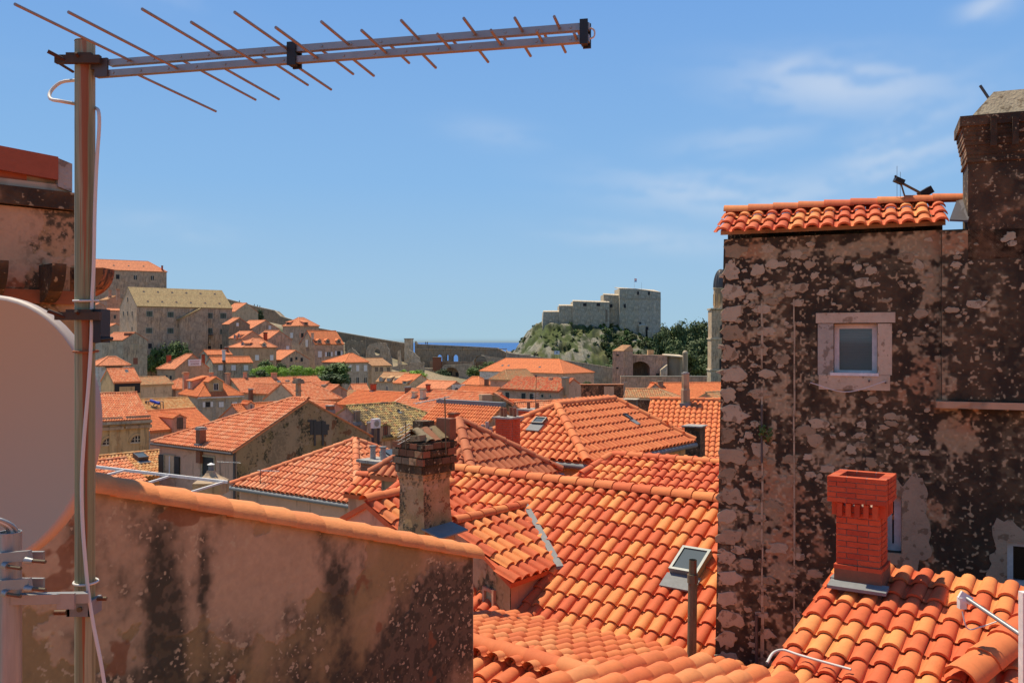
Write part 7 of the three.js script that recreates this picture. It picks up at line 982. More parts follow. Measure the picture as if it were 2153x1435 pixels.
// ---------------------------------------------------------------- stained chimney in the middle
{
  const D = 12.6, s = D / FL, base = at(893, 1105, D), g = thing('stained_chimney', 'stained plaster chimney with a crown of old bricks and a little tiled cap', 'chimney', base, -42 * DEG), Y = py => (1105 - py) * s;
  const ring = (gb, pts) => { for (let i = 0; i < pts.length - 1; i++) { const [y0, w0, dx0] = pts[i], [y1, w1, dx1] = pts[i + 1]; const c = (y, w, dx) => [[-1, 1], [1, 1], [1, -1], [-1, -1]].map(([x, z]) => V(x * w + dx * 0.7, y, z * w - dx * 0.7)), A = c(y0, w0, dx0), B = c(y1, w1, dx1); for (let k = 0; k < 4; k++) { const j = (k + 1) % 4; gb.quad(A[k], A[j], B[j], B[k]); } if (i === pts.length - 2) gb.poly(B); } };
  const sh = new GB(); ring(sh, [[-1.2, 0.30, 0.03], [-0.1, 0.288, 0.02], [0.12, 0.262, 0.01], [0.35, 0.252, 0], [Y(1018), 0.25, 0], [Y(1004), 0.255, -0.01], [Y(998), 0.27, -0.01], [Y(990), 0.272, -0.01]]); add(g, 'shaft', sh.build(), M.mouldFine);
  // crown: two rings of single blocks on corbels
  const r = mulberry(23), bm = [M.crust, M.oldBrick, M.mould, std(texClay, [0.16, 0.075, 0.04]), std(texPale, [0.22, 0.16, 0.10])], W = 0.325;
  const core = new GB(); core.box(-W + 0.03, W - 0.03, Y(990), Y(924), -W + 0.03, W - 0.03); add(g, 'core', core.build(), M.crust);
  for (let j = 0; j < 4; j++) for (let f = 0; f < 4; f++) for (let i = 0; i < 4; i++) { const a = f * Math.PI / 2, X = V(Math.cos(a), 0, -Math.sin(a)), Z2 = V(Math.sin(a), 0, Math.cos(a)), y0 = Y(990) + 0.012 + j * 0.112, x0 = -W + i * 2 * W / 4 + (j % 2 ? 0.03 : -0.02), q = new GB(), dp = 0.012 * (r() - 0.5); if (j === 0 && (i === 1 || i === 2) ) { if (r() < 0.55) continue; } q.obox(V(0, 0, 0), X, V(0, 1, 0), Z2, Math.max(-W, x0) + 0.006, Math.min(W, x0 + W / 2) - 0.006, y0 + 0.004, y0 + 0.1 - 0.012 * r() - (j === 3 ? 0.03 * r() : 0), W - 0.1, W + dp - (j === 0 ? 0.045 : 0)); add(g, 'block', q.build(), bm[Math.floor(r() * 5)]); }
  // the tiled cap: three barrel tiles a side, a broken ridge and stubs
  const yT = Y(924), cap = (x, z, ry, tilt, m, sc = 1) => { const t = add(g, 'cap_tile', capSet(0.12, 0.36, true)[1].geo, m); t.position.set(x, yT + 0.0, z); t.rotation.set(tilt, ry, 0, 'YXZ'); t.scale.setScalar(sc); return t; };
  const om = [std(texPale, [0.24, 0.17, 0.085]), std(texClay, [0.36, 0.15, 0.075]), std(texPale, [0.28, 0.21, 0.12]), std(texClay, [0.30, 0.11, 0.05])];
  for (let i = 0; i < 3; i++) { const z = -0.2 + i * 0.2; const t1 = cap(0.02, z * 0.8, Math.PI / 2 + 0.1 * (i - 1), 0.5 + 0.08 * (i % 2), om[i % 3]); t1.position.y = yT + 0.13; t1.scale.set(0.72, 0.45, 0.78); const t2 = cap(-0.02, z * 0.8, -Math.PI / 2 - 0.08 * i, 0.52, om[(i + 1) % 4]); t2.position.y = yT + 0.13; t2.scale.set(0.72, 0.45, 0.78); } for (let i = 0; i < 2; i++) { const t = cap(0, -0.32 + i * 0.32, 0, 0, i ? om[0] : bm[4], 0.8); t.position.y = yT + 0.12; t.scale.set(0.5, 0.4, 0.7); }
  const sb = new GB(); sb.box(-W + 0.02, -W + 0.24, yT - 0.02, Y(887), -0.26, -0.04); add(g, 'stub', sb.build(), M.crust); const sb2 = new GB(); sb2.box(0.02, 0.3, yT, yT + 0.3, -W + 0.0, -W + 0.12); add(g, 'broken_brick', sb2.build(), M.oldBrick); const sb3 = new GB(); sb3.obox(V(0.12, yT + 0.03, 0.25), V(1, 0.1, 0), V(-0.1, 1, 0), V(0, 0, 1), -0.12, 0.12, -0.02, 0.06, -0.06, 0.06); add(g, 'broken_brick', sb3.build(), om[2]);
  const fl = new GB(); fl.slab([V(0.24, 0.02, 0.28), V(0.62, -0.06, 0.28), V(0.62, -0.02, -0.25), V(0.24, 0.05, -0.25)], V(0, 0.02, 0)); add(g, 'flashing', fl.build(), M.lead);
  // television antenna fixed to it
  const am = thing('roof_antenna', 'thin rusty antenna mast with one long boom on the stained chimney', 'antenna', at(938, 925, 12.4)), S = 12.4 / FL, q = new GB(); q.bar(V(0, -0.2, 0), V(-0.02, 92 * S, 0), 0.011, 0.009, 7); add(am, 'mast', q.build(), M.rustMetal); const bo = new GB(), b0 = V(0.04, 91 * S, 0), b1 = V(-0.42, 78 * S, 0.1); bo.bar(b0, b1, 0.008, 0.008, 6); const el = new GB(); for (let i = 0; i < 9; i++) { const p = b0.clone().lerp(b1, i / 8), L = 0.05 + 0.012 * i; el.bar(p.clone().add(V(-0.3 * L, 0, -L)), p.clone().add(V(0.3 * L, 0, L)), 0.003, 0.003, 5); } add(am, 'boom', bo.build(), M.galv); add(am, 'elements', el.build(), M.galv);
  const a2 = thing('roof_antenna', 'small comb antenna on the left corner of the stained chimney', 'antenna', at(853, 928, 12.3)), q2 = new GB(); q2.bar(V(0, -0.1, 0), V(0, 0.28, 0), 0.008, 0.008, 6); add(a2, 'mast', q2.build(), M.rustMetal); for (let i = 0; i < 5; i++) { const e = new GB(), y = -0.02 + 0.05 * i; e.bar(V(-0.11, y - 0.02, 0.02), V(0.06, y + 0.07, -0.02), 0.005, 0.005, 6); add(a2, 'element', e.build(), M.galv); }
}
// ---------------------------------------------------------------- block at the upper left
{
  const D = 6.3, s = D / FL, g = thing('roof_block', 'stained rooftop block with a flat clay slab and rounded corbels behind the mast', 'chimney', at(157, 720, D), 46 * DEG), X = px => (px - 157) * s * 1.5, Y = py => (720 - py) * s;
  M.rustStain = std(texMould.map ? { map: M.mouldFine.map, bumpMap: M.mouldFine.bumpMap, bumpScale: 0.01 } : null, [0.75, 0.5, 0.35]); const b = new GB(); b.box(X(-140), X(157), Y(990), Y(446), -0.9, 0); add(g, 'body', b.build(), M.mouldFine);
  const l = new GB(); l.box(X(-150), X(161), Y(443), Y(407), -0.95, 0.04); add(g, 'ledge', l.build(), M.crust); const u = new GB(); u.box(X(-150), X(152), Y(406), Y(392), -0.9, 0.0); u.box(X(-150), X(148), Y(392), Y(345), -0.9, -0.04); add(g, 'upper_course', u.build(), M.greyPlaster);
  const t = new GB(); t.slab([V(X(-150), Y(312), 0.03), V(X(133), Y(336), 0.03), V(X(133), Y(332), -0.9), V(X(-150), Y(308), -0.9)], V(0, -0.16, 0)); add(g, 'clay_slab', t.build(), std(texClay, [0.36, 0.095, 0.05])); const te = new GB(); te.slab([V(X(133.5), Y(338), 0.02), V(X(152), Y(346), 0.02), V(X(152), Y(344), -0.9), V(X(133.5), Y(335), -0.9)], V(0, -0.2, 0)); add(g, 'mortar_end', te.build(), M.concrete); const pt = new GB(); pt.box(X(25), X(96), Y(394), Y(366), -0.04, -0.02); add(g, 'clay_patch', pt.build(), std(texClay, [0.40, 0.11, 0.05]));
  const quart = (x, dir, zz, w) => { const sh = new THREE.Shape(); sh.moveTo(0, 0); sh.lineTo(0.26, 0); sh.absarc(0, 0, 0.26, 0, -Math.PI / 2, true); sh.closePath(); const e = new THREE.ExtrudeGeometry(sh, { depth: w, bevelEnabled: false, curveSegments: 12 }); if (dir === 'z') e.rotateY(-Math.PI / 2); e.translate(x, Y(562), zz); return e; };
  { const sh = new THREE.Shape(); sh.moveTo(0, 0); sh.lineTo(0.20, 0); sh.quadraticCurveTo(0.20, -0.16, 0.02, -0.21); sh.lineTo(-0.1, -0.21); sh.lineTo(-0.1, 0); sh.closePath(); const e = new THREE.ExtrudeGeometry(sh, { depth: 0.18, bevelEnabled: false, curveSegments: 12 }); e.rotateY(-46 * DEG); e.translate(0.12, Y(563), -0.1); add(g, 'corbel', e, M.rustStain); } for (const px of [-60, 40, 110]) add(g, 'corbel', quart(X(px) + 0.09, 'z', 0.0, 0.09), M.crust); const lc = new GB(); lc.box(X(-140), X(200), Y(562), Y(552), -0.6, 0.10); const bd = new GB(); bd.box(X(-140), X(159), Y(640), Y(612), 0, 0.02); add(g, 'clay_band', bd.build(), M.rustRender);
}
// ---------------------------------------------------------------- mast, log-periodic antenna, cables
const MD = 2.13, mx = (178 - PW / 2) / FL * MD, my = py => (PH / 2 - py) / FL * MD;
{
  const g = thing('antenna_mast', 'rust-streaked steel mast at the left edge of the view', 'mast', V(mx, -1.9, -MD)), R = 0.0228, h = my(88) + 1.9; const q = new THREE.CylinderGeometry(R, R, h, 28, 1, true); { const uv = q.attributes.uv; for (let i = 0; i < uv.count; i++) uv.setXY(i, uv.getX(i), uv.getY(i) * h / 2.7); } q.translate(0, h / 2, 0); add(g, 'tube', q, M.mast); const cpp = new THREE.CylinderGeometry(R * 0.96, R * 0.96, 0.004, 24); cpp.translate(0, h - 0.006, 0); add(g, 'end_plug', cpp, M.blackPlastic);
  const rim = new THREE.TorusGeometry(R - 0.001, 0.0018, 6, 24); rim.rotateX(Math.PI / 2); rim.translate(0, h, 0); add(g, 'rim', rim, M.rustMetal);
  const tie = (py, mat) => { const t = new THREE.TorusGeometry(R + 0.004, 0.003, 6, 24); t.rotateX(Math.PI / 2 + 0.05); t.translate(0.003, my(py) + 1.9, 0.002); add(g, 'cable_tie', t, mat); }; tie(632, M.cable); tie(738, M.rustRender); tie(1222, M.cable);
  // rusty U-clamps
  const clamp = (name, py, s, mat) => { const y = my(py) + 1.9, c = new GB(); for (const z of [1]) { c.box(-0.056, 0.05, y - 0.009, y + 0.010, R - 0.002, R + 0.012); c.box(-0.03, 0.03, y + 0.010, y + 0.016, R, R + 0.01); } const m = add(g, name, c.build(), mat); for (const [p, q, r1, r2] of [[V(-0.062, y + 0.012, R + 0.03), V(-0.03, y - 0.003, R + 0.008), 0.005, 0.004], [V(0.0, y + 0.012, R + 0.022), V(0.0, y + 0.0, R), 0.004, 0.004], [V(-0.055, y - 0.004, R + 0.006), V(-0.055, y - 0.004, -R - 0.03), 0.0035, 0.0035], [V(0.034, y - 0.004, R + 0.006), V(0.034, y - 0.004, -R - 0.03), 0.0035, 0.0035]]) { const b = new GB(); b.bar(p, q, r1, r2, 8); add(m, 'bolt', b.build(), M.rustDark); } };
  M.rustDark = std(texRust, [0.18, 0.13, 0.11], 0.75); clamp('clamp', 133, 1, M.rustDark); clamp('clamp', 665, 1, M.rustDark);
  const pl = new GB(), yp = my(683) + 1.9; pl.box(0.024, 0.047, yp - 0.042, yp + 0.038, -0.03, 0.02); pl.bar(V(0.03, yp - 0.036, 0.01), V(0.075, yp - 0.032, 0.02), 0.008, 0.004, 8); add(g, 'bracket_plate', pl.build(), M.blackPlastic);
  const yc = my(1272) + 1.9, cc = new GB(); cc.box(-0.028, 0.026, yc - 0.018, yc + 0.019, R - 0.004, R + 0.008); cc.box(-0.030, -0.022, yc - 0.018, yc + 0.019, -R, R + 0.008); cc.box(0.022, 0.030, yc - 0.018, yc + 0.019, -R, R + 0.008); const cl2 = add(g, 'lower_clamp', cc.build(), M.lead); for (const [p, q, r1] of [[V(0.003, yc, R + 0.006), V(0.003, yc, R + 0.014), 0.006], [V(0.03, yc + 0.016, 0), V(0.052, yc + 0.016, 0), 0.005], [V(-0.055, yc - 0.007, R + 0.012), V(-0.028, yc - 0.007, R + 0.012), 0.006]]) { const cb = new GB(); cb.bar(p, q, r1, r1, 8); add(cl2, 'bolt', cb.build(), M.rustMetal); }
  const cab = thing('antenna_cable', 'beige cable looping down the rusty mast', 'cable', V(mx, 0, -MD)), k = MD / FL, P = (px, py, z) => V((px - 178) * k, my(py), z);
  add(cab, 'upper_loop', tubeGeo([P(190, 150, -0.03), P(150, 160, -0.03), P(118, 168, -0.02), P(101, 190, -0.01), P(110, 210, 0.01), P(135, 217, 0.02), P(160, 214, -0.03), P(197, 225, -0.01), P(211, 238, 0.01), P(213, 262, 0.012), P(208, 340, 0.012), P(204, 432, 0.012), P(202, 560, 0.014), P(199, 640, 0.016), P(200, 700, 0.02), P(196, 800, 0.024), P(187, 930, 0.028), P(184, 1010, 0.03), P(186, 1100, 0.03), P(192, 1180, 0.03), P(198, 1240, 0.03), P(211, 1310, 0.034), P(226, 1380, 0.036), P(240, 1470, 0.036)], 0.0042, 160, 8), M.cable);
}
{
  const S0 = V((230 - PW / 2) / FL * 2.12, 0, -2.12), dir = V(0.977, 0, 0.213).normalize(), nd = V(-0.213, 0, 0.977).normalize(), yT = 0.6645, yB = 0.6395, hw = 0.0075;
  const g = thing('television_antenna', 'long twin-boom log-periodic antenna pointing right from the mast', 'antenna', V(S0.x, 0, S0.z)); const sOf = px => { const r = (px - PW / 2) / FL; return (S0.x + r * S0.z) / -(dir.x + r * dir.z); };
  const sEnd = sOf(1240), sBeg = sOf(232), Y = V(0, 1, 0);
  for (const [y, s0, nm] of [[yT, sBeg, 'upper_boom'], [yB, sOf(203), 'lower_boom']]) { const q = new GB(); q.obox(V(0, y, 0), dir, Y, nd, s0, sEnd, -hw, hw, -hw, hw); add(g, nm, q.build(), M.galv); const rv = new GB(); for (let i = 0; i < 16; i++) { const s = lerp(s0 + 0.05, sEnd - 0.04, i / 15), p = V(0, y, 0).addScaledVector(dir, s); rv.bar(p.clone().addScaledVector(nd, hw), p.clone().addScaledVector(nd, hw + 0.002), 0.0032, 0.0028, 8); } add(g, 'rivets', rv.build(), M.galv).userData.kind = 'stuff'; }
  const els = [[278, 22, 1], [462, 303, 1], [606, 497, 1], [734.6, 678.6, 1], [882, 846, 1], [1002, 977, 1], [1099.7, 1084, 1], [1177.7, 1166.7, 1], [374, 148.8, 0], [540, 406, 0], [669, 583, 0], [813.7, 762.8, 0], [947, 922, 0], [1054, 1034, 0], [1141, 1129, 0], [1213, 1208, 0]];
  for (const [pa, pt, up] of els) {
    const s = sOf(pa), y1 = up ? yT : yB, y2 = up ? yB : yT, B = V(S0.x, 0, S0.z).addScaledVector(dir, s), r = (pt - PW / 2) / FL, l = Math.min(0.36, Math.max(0.02, (-r * B.z - B.x) / (nd.x + r * nd.z))), L = Math.max(l, 0.025);
    for (const [y, sg] of [[y1, 1], [y2, -1]]) { const q = new GB(), p = V(0, y, 0).addScaledVector(dir, s); q.bar(p.clone().addScaledVector(nd, sg * hw), p.clone().addScaledVector(nd, sg * (L + hw)), 0.0033, 0.0033, 8); add(g, 'element', q.build(), M.galvRod); }
  }
  for (const [px, w] of [[617, 0.021], [1229, 0.017]]) { const s = sOf(px), q = new GB(); q.obox(V(0, (yT + yB) / 2, 0).addScaledVector(dir, s), dir, Y, nd, -w / 2, w / 2, -0.026, 0.026, hw + 0.0005, hw + 0.006); q.obox(V(0, (yT + yB) / 2 - 0.003, 0).addScaledVector(dir, s + 0.004), dir, Y, nd, -w / 2, w / 2, -0.026, 0.026, -hw - 0.006, -hw - 0.0005); q.obox(V(0, (yT + yB) / 2, 0).addScaledVector(dir, s), dir, Y, nd, -w / 2 + 0.002, w / 2 - 0.002, -0.026, 0.026, -hw, hw); add(g, 'spacer', q.build(), M.blackPlastic); }
  const e = V(0, (yT + yB) / 2, 0).addScaledVector(dir, sEnd); add(g, 'feed_wire', tubeGeo([e.clone().add(V(-0.004, 0.012, 0)), e.clone().add(V(0.009, 0.006, 0)), e.clone().add(V(0.009, -0.008, 0)), e.clone().add(V(-0.004, -0.014, 0))], 0.002, 20, 6), M.cable);
  const br = new GB(); br.obox(V(0, (yT + yB) / 2, 0).addScaledVector(dir, sOf(215)), dir, Y, nd, -0.012, 0.022, -0.022, 0.022, hw, hw + 0.006); br.obox(V(0, yT - 0.005, 0).addScaledVector(dir, sOf(215)), dir, Y, nd, -0.05, 0.0, -0.01, 0.012, -0.01, 0.012); add(g, 'bracket', br.build(), M.gutter);
}
// ---------------------------------------------------------------- dish and lower pole
{
  const D = 3.2, c = at(-22, 908, D), R = 0.49, n = V(-0.20, 0.13, 0.97).normalize(), g = thing('satellite_dish', 'large satellite dish tinted warm, cut by the left edge of the view', 'satellite dish', c); const pts = []; for (let i = 0; i <= 16; i++) { const t = i / 16; pts.push(new THREE.Vector2(Math.max(0.001, R * 0.965 * t), 0.085 * t * t)); } const f = new THREE.LatheGeometry(pts, 64); const m = add(g, 'reflector', f, M.dishFace); m.material.side = THREE.DoubleSide; const rp = [[0.965, 0.085], [0.985, 0.083], [1.0, 0.070], [1.0, 0.045], [0.985, 0.040]].map(([a, b]) => new THREE.Vector2(R * a, b)); const rim = add(g, 'rim', new THREE.LatheGeometry(rp, 64), M.dishRim); rim.material.side = THREE.DoubleSide; const qt = new THREE.Quaternion().setFromUnitVectors(V(0, 1, 0), n); m.quaternion.copy(qt); rim.quaternion.copy(qt); m.scale.set(1, 1, 1);
  const bk = new GB(); bk.bar(V(0, 0, 0).addScaledVector(n, -0.22), V(0, 0, 0).addScaledVector(n, -0.01), 0.05, 0.09, 12); add(g, 'mount', bk.build(), M.galv);
}
{
  const D = 2.02, k = D / FL, g = thing('lower_pole', 'galvanised pole with bolted brackets in the lower left corner', 'pole', V((20 - PW / 2) / FL * D, -1.9, -D)), Y = py => (PH / 2 - py) * k + 1.9, R = 0.0245; const q = new THREE.CylinderGeometry(R, R, Y(1118), 24, 1, true); q.translate(0, Y(1118) / 2, 0); add(g, 'tube', q, M.galv); const inn = new THREE.CylinderGeometry(R * 0.94, R * 0.94, 0.002, 24); inn.translate(0, Y(1118) - 0.02, 0); add(g, 'bore', inn, M.blackPlastic); const rm = new THREE.TorusGeometry(R - 0.001, 0.0016, 6, 24); rm.rotateX(Math.PI / 2); rm.translate(0, Y(1118), 0); add(g, 'rim', rm, M.galv);
  for (const py of [1165, 1222]) { const y = Y(py), b = new GB(); b.obox(V(0, y, R), V(0.97, 0.12, 0.2).normalize(), V(-0.12, 0.99, 0).normalize(), V(-0.2, 0.02, 0.98).normalize(), -0.05, 0.075, -0.011, 0.011, 0, 0.012); b.obox(V(0, y - 0.012, -R - 0.014), V(1, 0, 0), V(0, 1, 0), V(0, 0, 1), -0.05, 0.06, -0.011, 0.011, 0, 0.010); const m = add(g, 'bracket', b.build(), M.galv), one = (nm, p, q2, r1, r2, mt) => { const h = new GB(); h.bar(p, q2, r1, r2, 8); add(m, nm, h.build(), mt); }; one('nut', V(0.066, y + 0.0, R + 0.03), V(0.085, y - 0.001, R + 0.034), 0.008, 0.006, M.galv); one('nut', V(0.008, y - 0.015, R + 0.012), V(0.022, y - 0.016, R + 0.02), 0.009, 0.008, M.galv); one('bolt', V(0.08, y, R + 0.033), V(0.115, y - 0.001, R + 0.04), 0.0042, 0.0042, M.rustMetal); one('bolt', V(0.02, y - 0.016, R + 0.02), V(0.055, y - 0.018, R + 0.03), 0.0042, 0.0042, M.rustMetal); }
  const a = V(0.01, Y(1252), R * 0.6), b2 = V(0.150, Y(1268), -0.06), d = b2.clone().sub(a), ar = new GB(); ar.obox(a, d.clone().normalize(), V(0, 1, 0), V(-d.z, 0, d.x).normalize().negate(), 0, d.length(), -0.014, 0.008, -0.012, 0.012); add(g, 'arm', ar.build(), M.galv); const fl = new GB(); fl.box(0.095, 0.135, Y(1268) - 0.02, Y(1268) + 0.016, -0.03, -0.022); add(g, 'arm_plate', fl.build(), M.galv);
  for (let i = 0; i < 3; i++) { const o = (i - 1) * 0.009; add(g, 'cable', tubeGeo([V(0.008 + o, Y(1122) - 0.05, 0), V(0.008 + o, Y(1118) + 0.004, 0.004), V(0.0 + o, Y(1105) + 0.006, 0.012), V(-0.03 + o, Y(1095) + 0.01, 0.02), V(-0.07, Y(1090), 0.02)], 0.0042, 24, 8), i === 1 ? M.cable : M.galv); }
}
// ---------------------------------------------------------------- small things over the roofs
{
  // white steel frame beyond the coping wall
  const D = 19, k = D / FL, g = thing('pergola', 'white steel pergola frame behind the coping tiles', 'pergola', at(340, 1005, D)), P = (x, y, z) => V((x - 340) * k, (1005 - y) * k, z), q = new GB(); const bar = (a, b, t = 0.028) => { const m = new GB(), d = b.clone().sub(a), L = d.length(); d.normalize(); const u = V(0, 1, 0).addScaledVector(d, -d.y).normalize(); m.obox(a, d, u, d.clone().cross(u), 0, L, -t, t, -t, t); add(g, 'beam', m.build(), M.whitePaint); };
  bar(P(150, 975, 0), P(478, 1013, 0)); bar(P(150, 988, 1.0), P(420, 1026, 1.0)); for (const [x, y, x2, y2] of [[262, 988, 230, 993], [355, 1001, 328, 1006], [470, 1013, 415, 1024]]) bar(P(x, y, 0), P(x2, y2, 1.0), 0.02); bar(P(472, 1013, 0), P(472, 1090, 0), 0.026);
  // flared hood with a steel cowl
  const h = thing('hood_cowl', 'flared beige smoke hood with a small steel cowl', 'smoke hood', at(443, 1012, 22)), s = 22 / FL, f = new GB(); const lv = [[0, 36], [4, 30], [9, 21], [14, 14], [19, 10], [24, 8]]; for (let i = 0; i < lv.length - 1; i++) { const c = (y, w) => [[-1, 1], [1, 1], [1, -1], [-1, -1]].map(([a, b]) => V(a * w * s * 0.8, y * s, b * w * s * 0.8)), A = c(...lv[i]), B = c(...lv[i + 1]); for (let j = 0; j < 4; j++) { const m = (j + 1) % 4; f.quad(A[j], A[m], B[m], B[j]); } } add(h, 'hood', f.build(), M.cream); const f2 = new GB(); f2.box(-36 * s * 0.8, 36 * s * 0.8, -0.3, 0, -36 * s * 0.8, 36 * s * 0.8); add(h, 'base', f2.build(), M.ochre); const cy = new THREE.CylinderGeometry(5 * s, 5 * s, 12 * s, 14); cy.translate(0, 29 * s, 0); const cm = add(h, 'pipe', cy, M.lead); const cn = new THREE.ConeGeometry(8 * s, 4 * s, 14); cn.translate(0, 38 * s, 0); add(cm, 'cowl', cn, M.whitePaint);
  // small yagis against the mouldy gable
  for (const [px, py, d, len, lab] of [[462, 970, 40, 44, 'small comb antenna in front of the shuttered house corner'], [547, 988, 30, 40, 'small comb antenna at the eave of the tiled pyramid roof']]) { const a = thing('roof_antenna', lab, 'antenna', at(px, py + 25, d)), k2 = d / FL, m = new GB(); m.bar(V(0, -0.5, 0), V(0, 26 * k2, 0), 0.015, 0.012, 6); add(a, 'mast', m.build(), M.gutter); const b = new GB(); b.bar(V(-6 * k2, 25 * k2, 0), V(len * k2, 22 * k2, 0), 0.011, 0.011, 6); add(a, 'boom', b.build(), M.galv); for (let i = 0; i < 7; i++) { const e = new GB(), x = i * len / 7 * k2; e.bar(V(x, 24 * k2, 0.22), V(x + 0.05, 24 * k2, -0.22), 0.006, 0.006, 5); add(a, 'element', e.build(), M.galv); } }
  { const d = 27.3, k2 = d / FL, a = thing('roof_antenna', 'tall thin antenna mast on the wide brick chimney', 'antenna', at(1125, 866, d)), m = new GB(); m.bar(V(0, -0.2, 0), V(3 * k2, 76 * k2, 0), 0.012, 0.008, 6); add(a, 'mast', m.build(), M.rustMetal); for (const y of [34, 38, 28]) { const e = new GB(); e.bar(V(-5 * k2, y * k2, 0.1), V(7 * k2, (y + 1) * k2, -0.1), 0.008, 0.008, 5); add(a, 'element', e.build(), M.galv); } const bx = new GB(); bx.box(0, 4 * k2, 74 * k2, 78 * k2, -0.03, 0.03); add(a, 'box', bx.build(), M.gutter); }
  { const d = 92, k2 = d / FL, a = thing('roof_antenna', 'bare thin mast with a cross bar behind the dark boundary wall', 'antenna', at(1313, 838, d)), m = new GB(); m.bar(V(0, -1, 0), V(0, 34 * k2, 0), 0.03, 0.02, 6); m.bar(V(-5 * k2, 34 * k2, 0), V(6 * k2, 35 * k2, 0), 0.02, 0.02, 5); add(a, 'mast', m.build(), M.galv); }
  { // blue tarp rolled on a steel frame
    const d = 120, k2 = d / FL, g2 = thing('tarp_frame', 'steel frame carrying a rolled bright blue tarp', 'frame', at(322, 862, d)), P2 = (x, y, z = 0) => V((zx('a', x) - 322) * k2, (862 - zy('a', y)) * k2, z), q2 = new GB(); for (const [a, b, c, e] of [[1180, 1060, 1180, 1240], [1250, 1070, 1270, 1250], [1500, 1090, 1500, 1240], [1560, 1060, 1570, 1240], [1190, 1060, 1560, 1060], [1270, 1250, 1390, 1100], [1350, 1230, 1500, 1090], [1190, 1050, 1270, 1245]]) q2.bar(P2(a, b), P2(c, e), 0.06, 0.06, 5); add(g2, 'frame', q2.build(), M.gutter); add(g2, 'tarp', tubeGeo([P2(1300, 1040, 0.2), P2(1370, 1062, 0.25), P2(1430, 1085, 0.2), P2(1500, 1100, 0.2)], 0.2, 20, 8), M.tarp);
    const r2 = house({ key: 'K4', fit: [-49, -122, 9, 7, 44, -9.6, -7.9, 0, 0], label: 'pale yellow roof under the blue tarp frame', wall: M.cream, pal: 'yellow', H: 8, mode: 'wave' });
    const pg = house({ key: 'K5', fit: [-54.5, -141.2, 4, 4, -37, -10.5, -9.4, 0, 0], label: 'pinkish blank gable right of the blue tarp frame', wall: M.redStone, pal: 'tan', H: 8, mode: 'wave' });
  }
  house({ key: 'K1', fit: [-23.5, -52.5, 9, 6.4, 50, -7.75, -6.75, 0, 0], label: 'yellow-orange roof with a raised glass hatch below the baroque house', wall: M.ochre, pal: 'yellow', H: 6, mode: 'wave' }); { const K1 = housesBuilt.K1; const h = roofLightOn(K1, 'slope', zx('E', 545), zy('E', 1085), 22, 26, { frame: M.gutter, z: 0.35 }); h.userData.label = 'raised glass hatch'; }
  house({ key: 'K2', fit: [-22.9, -48.66, 3.5, 5.0, 50, -7.6, -6.6, 1.5, 0], label: 'pale orange roof right of the raised glass hatch', wall: M.ochre, pal: 'soft', H: 6, mode: 'wave' });
  house({ key: 'K6', fit: [-17.6, -63, 5, 6, -37, -7.0, -5.4, 2.5, 0], name: 'hipped_house', label: 'reddish tiled roof between the wooden dormer and the shuttered house', wall: M.salmon, pal: 'matte', H: 7, mode: 'wave' });
  house({ key: 'K7', fit: [-26.5, -95, 8, 7, 50, -8.6, -6.6, 0, 0], label: 'orange roof with a small white-walled dormer behind the shuttered house', wall: M.salmon, pal: 'orange', H: 7, mode: 'wave' }); dorm(housesBuilt.K7, 'slope', 'b', 1320, 1270, 130, 110, { wall: M.cream, shed: false, ww: 0.25 });
  // people on the walls
  const body = (() => { const p = [[0, 0], [0.13, 0.02], [0.12, 0.4], [0.17, 0.8], [0.16, 0.95], [0.21, 1.35], [0.19, 1.42], [0.07, 1.47], [0.06, 1.52], [0.1, 1.58], [0.11, 1.68], [0.07, 1.76], [0, 1.78]].map(a => new THREE.Vector2(...a)); const g = new THREE.LatheGeometry(p, 12); g.scale(1.05, 1, 0.72); const arms = new GB(); for (const s of [-1, 1]) { arms.bar(V(s * 0.2, 1.36, 0), V(s * 0.26, 1.08, 0.03), 0.055, 0.045, 7); arms.bar(V(s * 0.26, 1.08, 0.03), V(s * 0.24, 0.82, 0.1), 0.042, 0.03, 7); } return mergeGeometries([g.toNonIndexed(), arms.build()]); })();
  for (const [px, py, d, c, lab] of [[503, 637, 500, [0.08, 0.07, 0.1], 'person in dark clothes, leftmost on the hill wall'], [534.5, 645, 499, [0.03, 0.03, 0.04], 'person in black, first of the three on the hill wall'], [541, 646.5, 498, [0.06, 0.05, 0.05], 'person in brown, middle of the three on the hill wall'], [546, 648, 497, [0.04, 0.05, 0.08], 'person in navy, last of the three on the hill wall'], [895, 725, 446, [0.1, 0.09, 0.08], 'person in grey walking on the wall by the turret, left one'], [898.5, 725, 446, [0.05, 0.04, 0.04], 'person in dark clothes on the wall by the turret, right one'], [1214.5, 767, 424, [0.55, 0.12, 0.12], 'person in a red top on the wall below the fort hill'], [1230, 770, 422, [0.6, 0.3, 0.3], 'person in a pink top on the wall near the gate fort'], [1237, 772, 421, [0.02, 0.02, 0.02], 'person in black on the wall near the gate fort'], [1249, 774, 420, [0.5, 0.5, 0.55], 'person in white on the wall near the gate fort']]) { const p = thing('person', lab, 'person', at(px, py, d + 1.6)); add(p, 'body', body, std(null, c, 0.85)); }
}

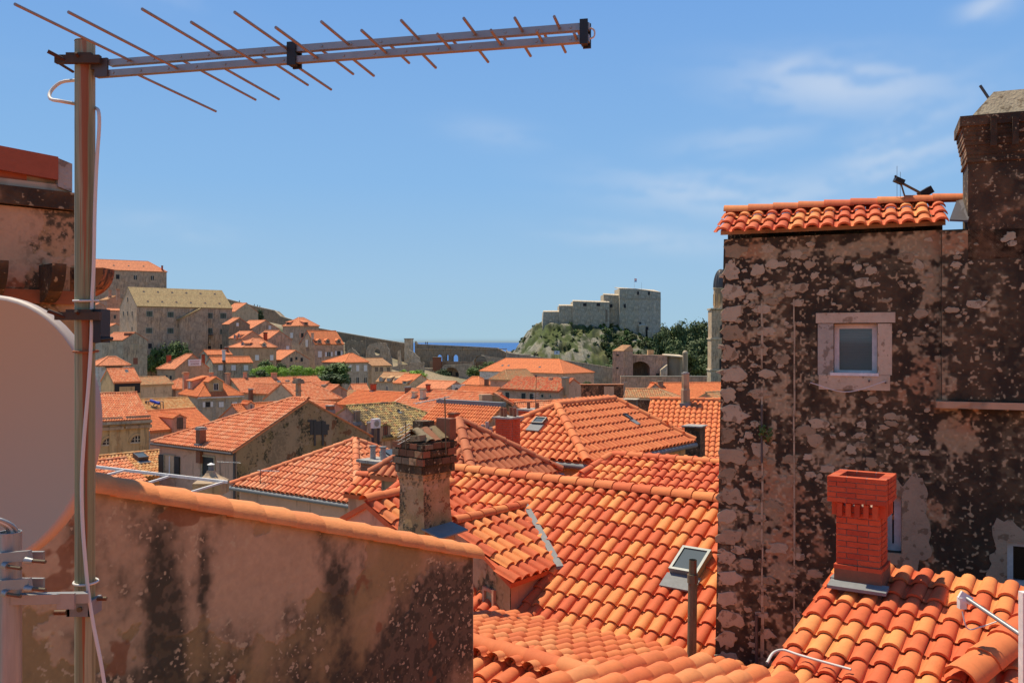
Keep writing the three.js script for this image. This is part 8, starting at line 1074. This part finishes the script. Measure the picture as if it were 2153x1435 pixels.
// roofs round the viewpoint, below and behind the frame: they throw the warm light on the antenna, the dish and the near wall
for (const [x, z, L, W, t, e, r2, lab] of [[-2.2, 3.2, 7, 7, 53, -3.6, -2.0, 'orange roof right below the viewpoint'], [5.5, 1.5, 6, 8, -37, -3.4, -1.9, 'orange roof to the right below the viewpoint'], [6, 11, 9, 9, 53, -3.2, -1.2, 'orange roof behind the viewpoint on the right'], [-7, 12, 10, 9, -37, -3.6, -1.4, 'orange roof behind the viewpoint on the left'], [13, -3, 8, 8, -37, -5, -3, 'orange roof beyond the lean-to, out of view'], [2.8, -7.5, 4, 6, 143, -5.4, -4.6, 'orange roof in the court before the crusted house']]) house({ key: lab, fit: [x, z, L, W, t, e, r2, 0, 0], name: 'roof_below', label: lab, wall: M.cream, pal: 'orange', H: 6, mode: 'flat', caps: false });
renderer.render(scene, camera);
